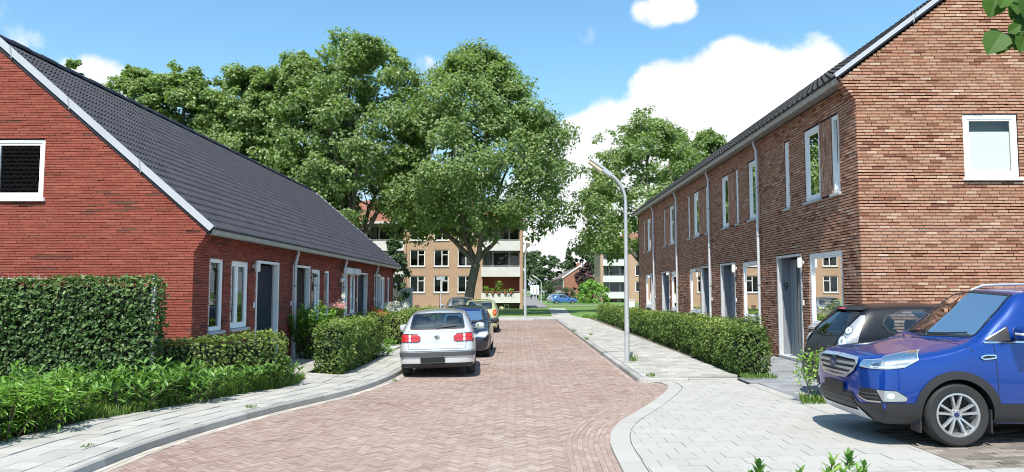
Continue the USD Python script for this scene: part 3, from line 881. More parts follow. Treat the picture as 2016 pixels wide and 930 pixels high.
for i, (u0, u1, dr, gw, uw, pan, pipe) in enumerate(HR):
    h = thing('terraced_house', LBL_R[i], 'house')
    holes = [(dr[0], dr[1], FLR, 2.76)] + [(a, b, 1.05, 2.72) for a, b in gw] + [(a, b, 3.93, 5.60) for a, b in uw]
    phole = [(a, b, 3.93, 5.60) for a, b in pan]
    wl = core(h, frR, sbox(u0 + (.262 if i == 0 else 0), .02, u1, ZE), holes, 'mortar_dark')
    lo, hi, tn = brick_rows(u0, u1, .06, ZE, ROW, .222, .0108, holes + phole, seed=50 + i)
    if i == 0:
        lo[lo[:, 0] < u0 + .02, 0] += .012
    brick_pieces(wl, lo, hi, tn, frR, 'brick_tan', 0)
    for a, b in pan:                                          # upright bricks between the windows, set back a little
        n = int((b - a) / .062); w = (b - a) / n
        lo, hi = [], []
        for c in range(n):
            for z in np.arange(3.93 - (c % 2) * .11, 5.6, .222):
                lo.append((a + c * w + .005, -.1, max(z, 3.93) + .005)); hi.append((a + (c + 1) * w - .005, -.012 + .004 * (c % 3), min(z + .212, 5.598)))
        lo, hi = A(lo), A(hi); ok = (hi - lo)[:, 2] > .02
        brick_pieces(wl, lo[ok], hi[ok], np.random.default_rng(i).random((ok.sum(), 3)), frR, 'brick_tan', 0)
    for k, (a, b) in enumerate(gw):
        window(h, frR, a, b, 1.05, 2.72, fw=.085, split=None, curtain=[(1, .25)] if i % 2 else [(0, .2)], blind=.06)
    for k, (a, b) in enumerate(uw):
        window(h, frR, a, b, 3.93, 5.60, split=None, blind=(.08 if b - a > .6 else None), curtain=[(1, .3)] if (b - a > .6 and i in (1, 3)) else None, tilt=(i == 0 and k == 2), fw=.085 if b - a > .3 else .075)
    d = doorway(h, frR, dr[0], dr[1], FLR, 2.76, 'door_grey', 'door_grey', 'grey_frame', 'hi')
    if i == 0:
        tm = meshkit.text_mesh('9', .185, .012)
        v = A(tm.vertices); c = v.mean(0)
        v = np.column_stack([XR + .20 + (v[:, 0] - c[0]), dr[1] - .052 - (v[:, 2]), 1.98 + v[:, 1] - c[1]])
        put(d, 'house_number', (v, A(tm.faces)), 'black')
    put(h, 'doorbell', mb(rbox(dr[0] - .12, dr[0] - .07, 0, .025, 1.52, 1.64, .005), frR), 'white_frame')
    gutter(h, frR, u0 + (-.02 if i == 0 else .002), u1 - .002, .30, 6.10)
    put(h, 'soffit', mb(bx(u0 + .002, u1 - .002, -.2, .22, ZE - .005, ZE + .03), frR), 'zinc')
    if pipe:
        downpipe(h, frR, pipe, 6.05, .16)
    rf = roof_slab(h, frR, u0 - (.04 if i == 0 else 0), u1 + (.04 if i == 4 else 0), D_E, Z_E, -4.6, Z_RG, -9.56, 'roof_tile_dark', th=.045)
    roof_tiles(rf, frR, u0, u1, D_E + .02, Z_E - .025, -4.6, Z_RG - .025, .30, .30, 'roof_tile_dark', 0, 1, 70 + i, rows=20)
    # rooms behind the windows
    inn = join(bx(u0 + .3, u1 - .02, -4.6, -4.5, .2, 6.0), bx(u0 + .02, u1 - .02, -4.5, -.28, 2.95, 3.1), bx(u0 + .02, u1 - .02, -4.5, -.30, .10, .18), bx(u0 + (.3 if i == 0 else .005), u0 + (.34 if i == 0 else .045), -4.5, -.3, .2, 6.0), bx(u1 - .045, u1 - .005, -4.5, -.3, .2, 6.0), bx(u0 + .02, u1 - .02, -4.5, -.2, 5.98, 6.03))
    put(h, 'room', mb(inn, frR), 'inner_wall')
    put(h, 'rear_wall', mb(bx(u0, u1, -9.3, -9.0, 0, ZE), frR), 'mortar_dark')
    if i == 0 or i == 4:
        ge = 15.05 if i == 0 else 42.55
        gx0, gx1 = XR, XR + 9.0
        fg = frG if i == 0 else frame_of('G', 42.55)
        half = 4.5

        def lim(z, gx0=gx0, gx1=gx1):
            a, b = gx0, gx1
            if z > 5.70:                                       # stepped corbel towards the street
                k = min(int((z - 5.70) / ROW) + 1, 7); a -= .047 * k; b += .047 * k
            if z > Z_E - .02:
                s = (z - Z_E + .10) / SLR; a = max(a, XR - D_E + s); b = min(b, gx1 + D_E - s)
            return a, b
        if i == 0:
            gwin = (8.87, 9.94, 4.10, 5.37)
            lo, hi, tn = brick_rows(gx0, gx1, .06, Z_RG - .2, ROW, .222, .0108, [gwin], lim, seed=5, deep=lambda p, q, z: .25 if p < XR + .03 and z > 5.6 else .10)
            top = [(XR + .26, .02), (gx1, .02), (gx1 + .25, Z_E - .16), ((gx0 + gx1) / 2, Z_RG - .22), (gx0 - .0 + .26, Z_E + .05)]
            wg = core(h, fg, Polygon([(gx0 + .02, .02), (gx1, .02), (gx1, Z_E - .05), ((gx0 + gx1) / 2, Z_RG - .25), (gx0 + .02, Z_E - .05)]), [gwin], 'mortar_dark')
            brick_pieces(wg, lo, hi, tn, fg, 'brick_tan', 300, hide=lambda u, v, c: (v > 545) | ((u > 1930) & (v < 110)))
            window(h, fg, *gwin[:2], *gwin[2:], blind=None, white_sill=True, fw=.08)
            put(h, 'pane_film', mb(bx(gwin[0] + .14, gwin[1] - .14, -.061, -.058, gwin[2] + .09, gwin[3] - .34), fg), 'film')
            verge(h, frR, 15.05, D_E, Z_E, -4.6, Z_RG, -1, w=.07, back=-9.56)
        else:
            put(h, 'gable_wall', prism(Polygon([(gx0, 0), (gx1, 0), (gx1, Z_E), ((gx0 + gx1) / 2, Z_RG - .2), (gx0, Z_E)]), 0, .25) if False else mb(join(bx(gx0, gx1, -.01, .2, 0, Z_E)), frame_of('G', 42.75)), 'mortar_dark')
# ---- left row: four single-storey houses under one steep grey roof
XL, RWL = -5.6, .0460
frL, frGL = frame_of('L', XL), frame_of('G', 13.1)
DE, ZEL, DR_, ZR_ = .27, 2.93, -3.65, 6.31
DB = DR_ - (DE - DR_)
HL = [(13.10, 18.72, (16.26, 17.80), [(13.82, 14.46), (14.87, 15.80)], 18.80, 'door_navy'),
      (18.72, 24.05, (18.92, 20.48), [(20.68, 21.58), (22.08, 22.64)], 24.13, 'door_brown'),
      (24.05, 29.50, (26.55, 28.25), [(24.27, 25.13), (25.42, 26.30)], 29.58, 'door_navy'),
      (29.50, 34.15, (29.70, 31.05), [(31.15, 32.08), (32.70, 33.25)], None, 'door_brown')]
LBL_L = ['red brick end house with a tall gable, dark blue door and white narrow windows', 'red brick house with a brown porch behind the tall green shrub, second from the gable',
         'red brick house with two white roller shutter boxes over its windows', 'red brick house at the far end of the left row behind the white hydrangeas']
for i, (u0, u1, dr, gw, pipe, leaf) in enumerate(HL):
    h = thing('terraced_house', LBL_L[i], 'house')
    holes = [(dr[0], dr[1], FLR, 2.52)] + [(a, b, 1.12, 2.46) for a, b in gw]
    ZT = 2.86
    wl = core(h, frL, sbox(u0 + (.262 if i == 0 else 0), .02, u1, ZT), holes, 'mortar_red')
    lo, hi, tn = brick_rows(u0, u1, .06, ZT, RWL, .244, .0055, holes, seed=150 + i, proud=.003)
    if i == 0:
        lo[lo[:, 0] < u0 + .02, 0] += .012
    # greyish bricks come in runs
    nn = meshkit.fbm(np.column_stack([lo[:, 0] * 1.6, lo[:, 2] * 9, np.full(len(lo), i)]), 2, 3); tn[:, 0] = np.where((nn > .70) & (tn[:, 1] < .75), tn[:, 0] * .13, .16 + tn[:, 0] * .84)
    brick_pieces(wl, lo, hi, tn, frL, 'brick_red', 0)
    for k, (a, b) in enumerate(gw):
        window(h, frL, a, b, 1.12, 2.46, split=(None if b - a < .7 else (.36 if i % 2 == 0 else .64)), curtain=[(0, .25)] if k == 0 else [(1, .2)], blind=.08, sash=b - a > .7)
    d = doorway(h, frL, dr[0], dr[1], FLR, 2.52, leaf, 'grey_frame', 'white_frame', 'hi', depth=.13, strips=False)
    put(h, 'doorbell', mb(rbox(dr[0] - .16, dr[0] - .11, 0, .025, 1.50, 1.62, .005), frL), 'white_frame')
    if i == 2:
        for a, b in gw:
            s = put(h, 'shutter_box', mb(rbox(a - .06, b + .06, .0, .17, 2.40, 2.62, .03), frL), 'shutter_white')
    gutter(h, frL, u0 + (-.02 if i == 0 else .002), u1 - .002, .25, 2.90, r=.07, step=.55)
    put(h, 'soffit', mb(bx(u0 + .002, u1 - .002, -.2, .18, ZT - .005, ZT + .03), frL), 'mortar_red')
    if pipe:
        downpipe(h, frL, pipe, 2.85, .12, dg=.16)
    rf = roof_slab(h, frL, u0 - (.02 if i == 0 else 0), u1 + (.02 if i == 3 else 0), DE, ZEL, DR_, ZR_, DB, 'roof_tile_grey')
    roof_tiles(rf, frL, u0, u1, DE + .03, ZEL, DR_, ZR_, .222, .243, 'roof_tile_grey', 300 if i == 0 else 60, 2, 170 + i)
    for k, y in enumerate(np.arange(u0, u1 - .1, .42)):
        a = np.linspace(-.15, pi + .15, 9)
        pr = [(DR_ + .11 * math.cos(t), ZR_ + .015 + .09 * math.sin(t)) for t in a]
        e = .012 * (k % 2)
        v = A([(yy, x * 1, z + e) for yy in (y, min(y + .44, u1)) for x, z in pr]); f = A([[q, q + 1, 9 + q + 1, 9 + q] for q in range(8)])
        put(rf, 'ridge_tile', mb((v, f), frL), 'roof_tile_grey', tone=np.full((18, 3), .5))
    inn = join(bx(u0 + .3, u1 - .02, -3.6, -3.5, .2, 2.9), bx(u0 + .02, u1 - .02, -3.5, -.30, .10, .18), bx(u0 + (.3 if i == 0 else .005), u0 + (.34 if i == 0 else .045), -3.5, -.3, .2, 2.9), bx(u1 - .045, u1 - .005, -3.5, -.3, .2, 2.9), bx(u0 + .02, u1 - .02, -3.5, -.2, 2.80, 2.84))
    put(h, 'room', mb(inn, frL), 'inner_wall')
    put(h, 'rear_wall', mb(bx(u0, u1, -7.3, -7.0, 0, ZT), frL), 'mortar_red')
    if i in (0, 3):
        fg = frGL if i == 0 else frame_of('G', 34.4)
        gx0, gx1 = XL - 7.3, XL
        SL = (ZR_ - ZEL) / (DE - DR_)
        if i == 0:
            def lim(z):
                a, b = gx0, gx1
                if z > 2.52:
                    k = min(int((z - 2.52) / RWL) + 1, 8); a -= .03 * k; b += .03 * k
                if z > ZEL - .1:
                    s = (z - ZEL + .10) / SL; a = max(a, XL + DB + s); b = min(b, XL + DE - s)
                return a, b
            gwin = (-10.10, -8.27, 3.47, 4.50)
            lo, hi, tn = brick_rows(gx0, gx1, .06, ZR_ - .12, RWL, .244, .0055, [gwin], lim, seed=6, deep=lambda p, q, z: .25 if q > XL - .03 and z > 2.45 else .10, proud=.003)
            nn = meshkit.fbm(np.column_stack([lo[:, 0] * 1.6, lo[:, 2] * 9, np.full(len(lo), 7)]), 2, 3); tn[:, 0] = np.where((nn > .71) & (tn[:, 1] < .75), tn[:, 0] * .13, .16 + tn[:, 0] * .84)
            wg = core(h, fg, Polygon([(gx0, .02), (gx1 - .02, .02), (gx1 - .02, ZEL - .1), (XL + DR_, ZR_ - .2), (gx0, ZEL - .1)]), [gwin], 'mortar_red')
            brick_pieces(wg, lo, hi, tn, fg, 'brick_red', 300, hide=lambda u, v, c: v > 545)
            window(h, fg, *gwin[:2], *gwin[2:], split=.52, white_sill=True, fw=.05)
            put(h, 'attic_room', join(bx(-11.0, -7.5, 15.8, 15.85, 2.9, 4.6), bx(-11.0, -7.5, 13.4, 15.8, 3.0, 3.1), bx(-7.8, -7.75, 13.37, 15.8, 3.1, 4.3)), 'dark_inside')
            verge(h, frL, 13.10, DE, ZEL, DR_, ZR_, -1, w=.095, back=DB)
        else:
            put(h, 'gable_wall', (lambda m: (m[0][:, [0, 2, 1]] + [0, 33.9, 0], m[1]))(prism(Polygon([(gx0, 0), (gx1, 0), (gx1, ZEL - .1), (XL + DR_, ZR_ - .2), (gx0, ZEL - .1)]), 0, .24)), 'mortar_red')
            verge(h, frL, 34.15, DE, ZEL, DR_, ZR_, 1, w=.095, back=DB)
            lo, hi, tn = brick_rows(33.9, 34.15, 2.52, ZEL, RWL, .244, .0055, [], seed=8)
            hi[:, 1] += .03 * (1 + (lo[:, 2] - 2.52) / RWL).astype(int)
            brick_pieces(wl, lo, hi, tn, frL, 'brick_red', 0)
# lamps by the doors
wall_lamp('wall_lamp', 'round white lamp between the near narrow window and the dark blue door', (XL + .02, 16.02, 2.38), (1, 0, 0), 'can')
wall_lamp('wall_lantern', 'black lantern right of the brown porch behind the tall shrub', (XL + .02, 20.58, 2.16), (1, 0, 0), 'lantern')
wall_lamp('wall_lamp', 'small white globe lamp just left of the roller shutter boxes', (XL + .02, 23.75, 2.15), (1, 0, 0), 'globe')
wall_lamp('wall_lamp', 'small white globe lamp at the far corner of the red brick row', (XL + .02, 34.0, 2.1), (1, 0, 0), 'globe')
wall_lamp('wall_lamp', 'white lamp between the door numbered 9 and the window beside it', (XR - .02, 18.02, 2.52), (-1, 0, 0), 'can')
wall_lamp('wall_lamp', 'white box lamp right of the second grey door in the brown row', (XR - .02, 23.55, 2.55), (-1, 0, 0), 'can')
wall_lamp('wall_lantern', 'dark lantern between the middle window and door of the brown row', (XR - .02, 28.30, 2.5), (-1, 0, 0), 'lantern')
wall_lamp('wall_lamp', 'globe lamp on the porch of the fourth brown house', (XR - .02, 33.92, 2.55), (-1, 0, 0), 'globe')
wall_lamp('wall_lamp', 'globe lamp between window and porch of the farthest brown house', (XR - .02, 38.78, 2.5), (-1, 0, 0), 'globe')
# ---------------------------------------------------------------- trees, hedges, plants
G = lambda *a: a
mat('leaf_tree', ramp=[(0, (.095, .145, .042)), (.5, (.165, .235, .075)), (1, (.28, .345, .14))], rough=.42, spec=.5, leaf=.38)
mat('leaf_tree_dark', ramp=[(0, (.035, .065, .022)), (1, (.085, .135, .05))], rough=.5, leaf=.25)
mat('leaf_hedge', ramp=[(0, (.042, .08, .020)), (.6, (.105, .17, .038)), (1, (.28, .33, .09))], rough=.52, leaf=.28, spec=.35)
mat('leaf_ivy', ramp=[(0, (.030, .068, .022)), (.6, (.075, .14, .04)), (1, (.19, .26, .09))], rough=.48, leaf=.2, spec=.35)
mat('leaf_fresh', ramp=[(0, (.085, .18, .026)), (.6, (.165, .31, .048)), (1, (.29, .43, .09))], rough=.38, leaf=.32)
mat('leaf_laurel', ramp=[(0, (.065, .15, .032)), (.6, (.13, .26, .05)), (1, (.25, .38, .085))], rough=.42, leaf=.25, spec=.4)
mat('leaf_purple', ramp=[(0, (.03, .012, .016)), (1, (.075, .035, .04))], rough=.5, leaf=.2)
mat('grass_blade', ramp=[(0, (.06, .12, .02)), (.7, (.13, .23, .035)), (1, (.24, .25, .09))], rough=.5, leaf=.3)
mat('bark', (.115, .10, .08), .9, noise=(3, .35), fine=(18, .3), bump=(14, .05))
mat('twig', (.05, .038, .026), .9)
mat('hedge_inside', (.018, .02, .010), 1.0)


def unit(v):
    return v / (np.linalg.norm(v, axis=-1, keepdims=True) + 1e-12)


def leaf_quads(P, ax, nr, ln, wd, fold=.18):
    """Diamond leaves folded along the midrib: base P, axis ax, normal nr."""
    ax = unit(ax); sd = unit(np.cross(ax, nr)); nn = np.cross(sd, ax)
    ln, wd = np.broadcast_to(ln, len(P))[:, None], np.broadcast_to(wd, len(P))[:, None]
    v = np.stack([P, P + ax * ln * .48 + sd * wd * .5 + nn * wd * fold, P + ax * ln, P + ax * ln * .48 - sd * wd * .5 + nn * wd * fold], 1)
    return v.reshape(-1, 3), np.arange(4 * len(P)).reshape(-1, 4)


def lance_leaves(P, ax, nr, ln, wd, droop=.25):
    """Longer leaves of two bent halves."""
    ax = unit(ax); sd = unit(np.cross(ax, nr)); nn = np.cross(sd, ax)
    ln, wd = np.broadcast_to(ln, len(P))[:, None], np.broadcast_to(wd, len(P))[:, None]
    c = lambda a, h, s: P + ax * ln * a - nn * ln * droop * h + sd * wd * s
    v = np.stack([c(0, 0, 0), c(.32, .04, .5) + nn * wd * .12, c(.32, .06, 0), c(.32, .04, -.5) + nn * wd * .12, c(.72, .45, .36) + nn * wd * .1, c(.72, .5, 0), c(.72, .45, -.36) + nn * wd * .1, c(1, 1, 0)], 1)
    F = A([[0, 1, 2, 2], [0, 2, 3, 3], [1, 4, 5, 2], [2, 5, 6, 3], [4, 7, 5, 5], [5, 7, 6, 6]])
    F = A([[0, 1, 2], [0, 2, 3], [1, 4, 5], [1, 5, 2], [2, 5, 6], [2, 6, 3], [4, 7, 5], [5, 7, 6]])
    return v.reshape(-1, 3), (F[None] + 8 * np.arange(len(P))[:, None, None]).reshape(-1, 3)


def rand_unit(r, n):
    return unit(r.normal(size=(n, 3)))


def limb(r, a, b, ra, rb, wob=.06, n=7, sides=7):
    t = np.linspace(0, 1, n)[:, None]
    L = np.linalg.norm(b - a)
    p = a + (b - a) * t
    w = r.normal(0, wob * L, (2, 3))
    p = p + np.sin(pi * t) * w[0] * .6 + np.sin(2 * pi * t) * w[1] * .35
    return p, tube(p, np.linspace(ra, rb, n), sides)


def tree(name, label, x, y, height, rad, crown0, seed, nleaf, lsz, trunk_r, fork=None, mt='leaf_tree', prof=None, clumps=150, cat='tree', group=None, lean=(0, 0), limbs=None, squash=1.0, z0=.05, csize=1.0):
    r = np.random.default_rng(seed)
    t = thing(name, label, cat, (x, y, z0), group=group)
    fork = fork or height * .2
    top = A([lean[0], lean[1], fork])
    base = A([[0, 0, -.1], [lean[0] * .1, 0, .12 * fork], [lean[0] * .45, lean[1] * .4, fork * .55], top])
    rr = [trunk_r * 1.35, trunk_r * 1.0, trunk_r * .9, trunk_r * .85]
    tt = np.linspace(0, 3, 12)
    bp = np.column_stack([np.interp(tt, range(4), base[:, k]) for k in range(3)])
    put(t, 'trunk', tube(bp, np.interp(tt, range(4), rr), 12), 'bark', smooth=60)
    H = height - crown0
    prof = prof or [(0, .45), (.12, .82), (.3, 1.0), (.5, .93), (.7, .70), (.86, .42), (.96, .2), (1, .05)]
    px_, pr = zip(*prof)
    Rz = lambda h: np.interp(h, px_, pr) * rad
    ends = []
    if limbs is None:
        limbs = []
        nb = 6
        for k in range(nb):
            a = k * 2 * pi / nb + r.uniform(-.3, .3); h = r.uniform(.25, .62)
            limbs.append([(Rz(h) * .62 * math.cos(a), Rz(h) * .62 * math.sin(a), crown0 + h * H)])
        limbs.append([(r.normal(0, .3), r.normal(0, .3), crown0 + .9 * H)])
    bm = []
    for path in limbs:
        a = top; ra = trunk_r * .6
        for q in path:
            q = A(q, float)
            p, m = limb(r, a, q, ra, ra * .55, .05); bm.append(m); a = q
            for s in range(3):
                i = r.integers(3, 7); e = p[i] + rand_unit(r, 1)[0] * A([1, 1, .5]) * rad * .35 + [0, 0, rad * .2]
                bm.append(limb(r, p[i], e, ra * .4, .02, .08, 5, 5)[1])
            ra *= .6
    put(t, 'limbs', join(*bm), 'bark', smooth=60)
    # clumps of foliage near the outside of the crown, some inside
    nc = clumps
    h = np.clip(r.random(nc) ** .9, .01, .99); a = r.random(nc) * 2 * pi
    q = np.where(r.random(nc) < .78, r.uniform(.78, 1.02, nc), r.uniform(.3, .8, nc))
    R = Rz(h) * q * (1 + .22 * (meshkit.fbm(np.column_stack([np.cos(a) * 1.7, np.sin(a) * 1.7, h * 4 + seed]), 3, seed) - .5) * 2)
    C = np.column_stack([R * np.cos(a) + lean[0] * .8, R * np.sin(a) * squash + lean[1] * .8, crown0 + h * H])
    cr = r.uniform(.55, 1.15, nc) * rad * .165 * csize
    sm = r.random(nc) < .28                                     # small sprays standing out of the outline
    cr[sm] *= .5; C[sm] = C[sm] + unit(C[sm] - A([lean[0], lean[1], crown0 + H * .35])) * (rad * r.uniform(.03, .2, (sm.sum(), 1)))
    per = r.multinomial(nleaf, (cr ** 2) / (cr ** 2).sum())
    ci = np.repeat(np.arange(nc), per)
    n = len(ci)
    d = rand_unit(r, n); d[:, 2] = d[:, 2] * .72 + .1
    rad_ = r.random(n) ** .45
    P = C[ci] + d * (cr[ci] * rad_)[:, None]
    P += (meshkit.noise(P * 1.1, seed)[:, None] - .5) * .8
    out = unit(P - A([lean[0], lean[1], crown0 + H * .4]))
    nr = unit(d * .6 + out * .5 + A([0, 0, .55]) + r.normal(0, .55, (n, 3)))
    ax = unit(np.cross(nr, rand_unit(r, n)) + A([0, 0, -.25]))
    s = r.uniform(.7, 1.25, n) * lsz
    v, f = leaf_quads(P, ax, nr, s, s * .78)
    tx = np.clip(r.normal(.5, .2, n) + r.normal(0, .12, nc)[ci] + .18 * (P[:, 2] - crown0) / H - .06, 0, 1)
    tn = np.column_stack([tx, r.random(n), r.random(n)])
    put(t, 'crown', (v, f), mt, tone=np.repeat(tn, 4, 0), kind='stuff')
    return t


def hedge(label, a, b, width, z0, z1, seed, mt='leaf_hedge', lsz=.058, dens=820, name='hedge', cat='hedge', group=None, rag=.05, bright=0.0, stems=True):
    """A clipped hedge between two points of the plan."""
    r = np.random.default_rng(seed)
    a, b = A(a, float), A(b, float); L = np.linalg.norm(b - a); d = (b - a) / L; nrm = A([-d[1], d[0]])
    t = thing(name, label, cat, (a[0], a[1], z0), group=group)
    H = z1 - z0; W = width
    area = 2 * L * H + 2 * W * H + L * W
    n = int(area * dens)
    w = r.random(n) * area
    S, D, Z, N = np.empty(n), np.empty(n), np.empty(n), np.zeros((n, 3))
    d3, n3 = A([d[0], d[1], 0]), A([nrm[0], nrm[1], 0])
    e = np.cumsum([L * H, L * H, W * H, W * H, L * W])
    k = np.searchsorted(e, w)
    u1, u2 = r.random(n), r.random(n)
    for s, (ff) in enumerate(((1, .5), (1, -.5))):
        m = k == s; S[m] = u1[m] * L; D[m] = ff[1] * W; Z[m] = u2[m] * H; N[m] = n3 * np.sign(ff[1])
    for s, q in ((2, 0), (3, L)):
        m = k == s; S[m] = q; D[m] = (u1[m] - .5) * W; Z[m] = u2[m] * H; N[m] = d3 * (1 if q else -1)
    m = k == 4; S[m] = u1[m] * L; D[m] = (u2[m] - .5) * W; Z[m] = H; N[m] = [0, 0, 1]
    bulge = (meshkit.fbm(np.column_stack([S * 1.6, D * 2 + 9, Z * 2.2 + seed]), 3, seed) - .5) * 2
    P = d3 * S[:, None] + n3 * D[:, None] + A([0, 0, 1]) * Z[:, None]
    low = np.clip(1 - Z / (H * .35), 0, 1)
    P = P + N * (bulge * rag * 1.7 + r.normal(0, rag * .55, n) - .10 * low)[:, None]
    # rounded shoulders
    sh = np.clip((Z - (H - .12)) / .12, 0, 1) * (k < 4)
    P -= N * (sh * .06)[:, None]
    P[:, 2] = np.maximum(P[:, 2], .03)
    nr = unit(N * .8 + A([0, 0, .5]) + r.normal(0, .5, (n, 3)))
    ax = unit(np.cross(nr, rand_unit(r, n)) + N * .25 - A([0, 0, .15]))
    s = r.uniform(.7, 1.35, n) * lsz
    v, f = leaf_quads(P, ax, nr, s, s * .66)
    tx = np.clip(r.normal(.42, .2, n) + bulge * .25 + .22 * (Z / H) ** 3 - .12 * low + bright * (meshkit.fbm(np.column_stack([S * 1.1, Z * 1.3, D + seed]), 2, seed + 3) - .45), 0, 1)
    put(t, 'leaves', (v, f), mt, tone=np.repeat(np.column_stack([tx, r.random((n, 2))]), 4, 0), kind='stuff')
    # dark twiggy inside and the stems at the foot
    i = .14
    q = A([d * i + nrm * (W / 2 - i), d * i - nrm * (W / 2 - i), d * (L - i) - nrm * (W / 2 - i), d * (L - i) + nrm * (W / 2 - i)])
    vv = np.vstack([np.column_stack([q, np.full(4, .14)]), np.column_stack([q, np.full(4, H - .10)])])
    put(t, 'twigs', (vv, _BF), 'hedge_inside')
    if stems:
        ms = []
        for s in np.arange(.15, L, .22):
            p = A([*(d * s + nrm * r.uniform(-.1, .1)), 0]); ms.append(tube([p, p + [r.normal(0, .03), r.normal(0, .03), .35]], .012, 5))
        put(t, 'stems', join(*ms), 'twig', kind='stuff')
    return t


# central plane tree before the flats
LB = lambda u, v, Y=60.0: (lambda d: tuple((CAM + d * (Y / d[1])) - A([-4.05, 60, .05])))(FW * FPX + RT * (u - 1008) - UP * (v - 465))
tree('plane_tree', 'tall broad plane tree with a thick forked trunk in front of the yellow brick flats', -4.05, 60, 20.5, 7.5, 6.3, 11, 84000, .245, .40, fork=4.0, lean=(.75, 0), clumps=360, csize=1.22,
     prof=[(0, .62), (.1, .9), (.3, 1.0), (.5, .9), (.7, .72), (.84, .50), (.95, .3), (1, .1)],
     limbs=[[LB(868, 455), LB(830, 330)], [LB(915, 470), LB(890, 300)], [LB(948, 460), LB(955, 250), LB(945, 150)], [LB(985, 465), LB(1040, 380)], [LB(960, 440, 57), LB(1000, 330, 56)], [LB(905, 440, 63), LB(900, 320, 64)]])
left = [(-14.4, 66, 24.2, 7.4, 7.6, 21, 'tall plane tree with the widest crown behind the grey roof, beside the forked one'),
        (-20.8, 71, 24.8, 5.6, 7.0, 22, 'plane tree with a tall narrow top, third from the right behind the grey roof'),
        (-25.8, 70, 23.6, 5.2, 7.0, 23, 'plane tree with a rounded single top behind the middle of the grey roof'),
        (-32.5, 72, 23.8, 5.2, 7.0, 24, 'plane tree with a ragged double top behind the upper part of the grey roof'),
        (-38.6, 75, 24.7, 4.6, 7.0, 25, 'plane tree highest up the slope of the grey roof, beside a white cloud')]
for x, y, hh, rd, c0, sd, lb in left:
    q = 60.0 / y
    tree('plane_tree', lb, x * q, 60.0 + .4 * (sd % 3), (hh - 1.8) * q + 1.0, rd * q, c0 * q, sd, 54000, .26, .36, clumps=260, csize=1.25, prof=[(0, .85), (.12, 1.0), (.35, 1.0), (.6, .9), (.8, .68), (.93, .45), (1, .18)])
tree('plane_tree', 'far tree whose top twigs alone show over the grey roof ridge', -52.5, 88, 29.0, 3.2, 12, 26, 9000, .27, .3, clumps=60)
tree('plane_tree', 'broad loose tree behind the far end of the brown brick row, under the white cloud', 11.6, 66, 16.3, 7.0, 4.6, 31, 42000, .25, .36, clumps=300, csize=.98, prof=[(0, .9), (.12, 1.0), (.3, .98), (.5, .8), (.7, .66), (.88, .45), (1, .14)])
tree('plane_tree', 'lower tree showing over the brown row gutter, right of the broad loose tree', 19.5, 78, 17.8, 6.0, 6.0, 32, 28000, .28, .34, clumps=180, csize=1.1)
tree('young_tree', 'slender young dark tree at the far corner of the red brick row', -6.05, 38, 4.5, .95, 1.2, 33, 3600, .13, .05, clumps=42, fork=1.4, mt='leaf_tree_dark', cat='tree', limbs=[[(0, 0, 3.8)], [(.5, 0, 2.8)], [(-.4, .2, 2.6)]], z0=.1, csize=1.5)
# far away
far = [(1.5, 262, 14.5, 6.2, 2.5, 41), (10.5, 255, 13.5, 5.6, 2.5, 42), (5.8, 275, 15.5, 5.8, 3, 43), (22, 262, 17.5, 6.0, 3, 44), (31, 255, 20.5, 6.5, 3, 45), (-8, 270, 11.5, 6, 2, 46), (40, 250, 18, 6, 2, 47)]
FL = ['leftmost round dark tree of the clump closing the far street', 'round dark tree just left of the far houses', 'highest dark round tree in the clump closing the far street', 'dark tree rising behind the far row of houses, left of its chimney', 'dark tree behind the chimney of the far row of houses',
      'low dark tree behind the edge of the yellow flats', 'dark tree showing between the far chimney and the white balconies']
for (x, y, hh, rd, c0, sd), lb in zip(far, FL):
    tree('far_tree', lb, x, y, hh, rd, c0, sd, 5200, .75, .3, clumps=70, mt='leaf_tree_dark', prof=[(0, .8), (.2, 1), (.5, .96), (.75, .75), (.92, .45), (1, .2)], csize=1.35)
tree('conifer', 'pointed dark conifer rising between the far round trees and the far roofs', 19.2, 290, 18.2, 2.3, 4, 51, 2600, .7, .25, clumps=60, mt='leaf_tree_dark', prof=[(0, 1), (.4, .8), (.7, .5), (1, .08)], csize=1.3)
tree('purple_tree', 'dark purple leaved tree beside the far gable', 13.6, 150, 7.2, 2.6, 1.4, 52, 4200, .36, .15, clumps=60, mt='leaf_purple', csize=1.4)
tree('bush', 'big bright green bush between the parked blue car and the far flats', 11.3, 116, 3.4, 2.3, .0, 53, 4200, .26, .1, fork=.5, clumps=70, mt='leaf_fresh', cat='bush', csize=1.5, prof=[(0, .9), (.3, 1), (.6, .85), (.85, .55), (1, .2)])
tree('bush', 'dark round bush by the far street, behind the blue car', 5.8, 150, 3.6, 1.8, .0, 54, 2600, .3, .1, fork=.5, clumps=50, mt='leaf_tree_dark', cat='bush', csize=1.5, prof=[(0, .9), (.4, 1), (.8, .6), (1, .2)])
tree('bush', 'low dark bush at the foot of the far gable', 10.6, 165, 2.4, 1.8, .0, 55, 1600, .3, .1, fork=.4, clumps=40, mt='leaf_tree_dark', cat='bush', csize=1.5, prof=[(0, .9), (.4, 1), (.8, .6), (1, .2)])

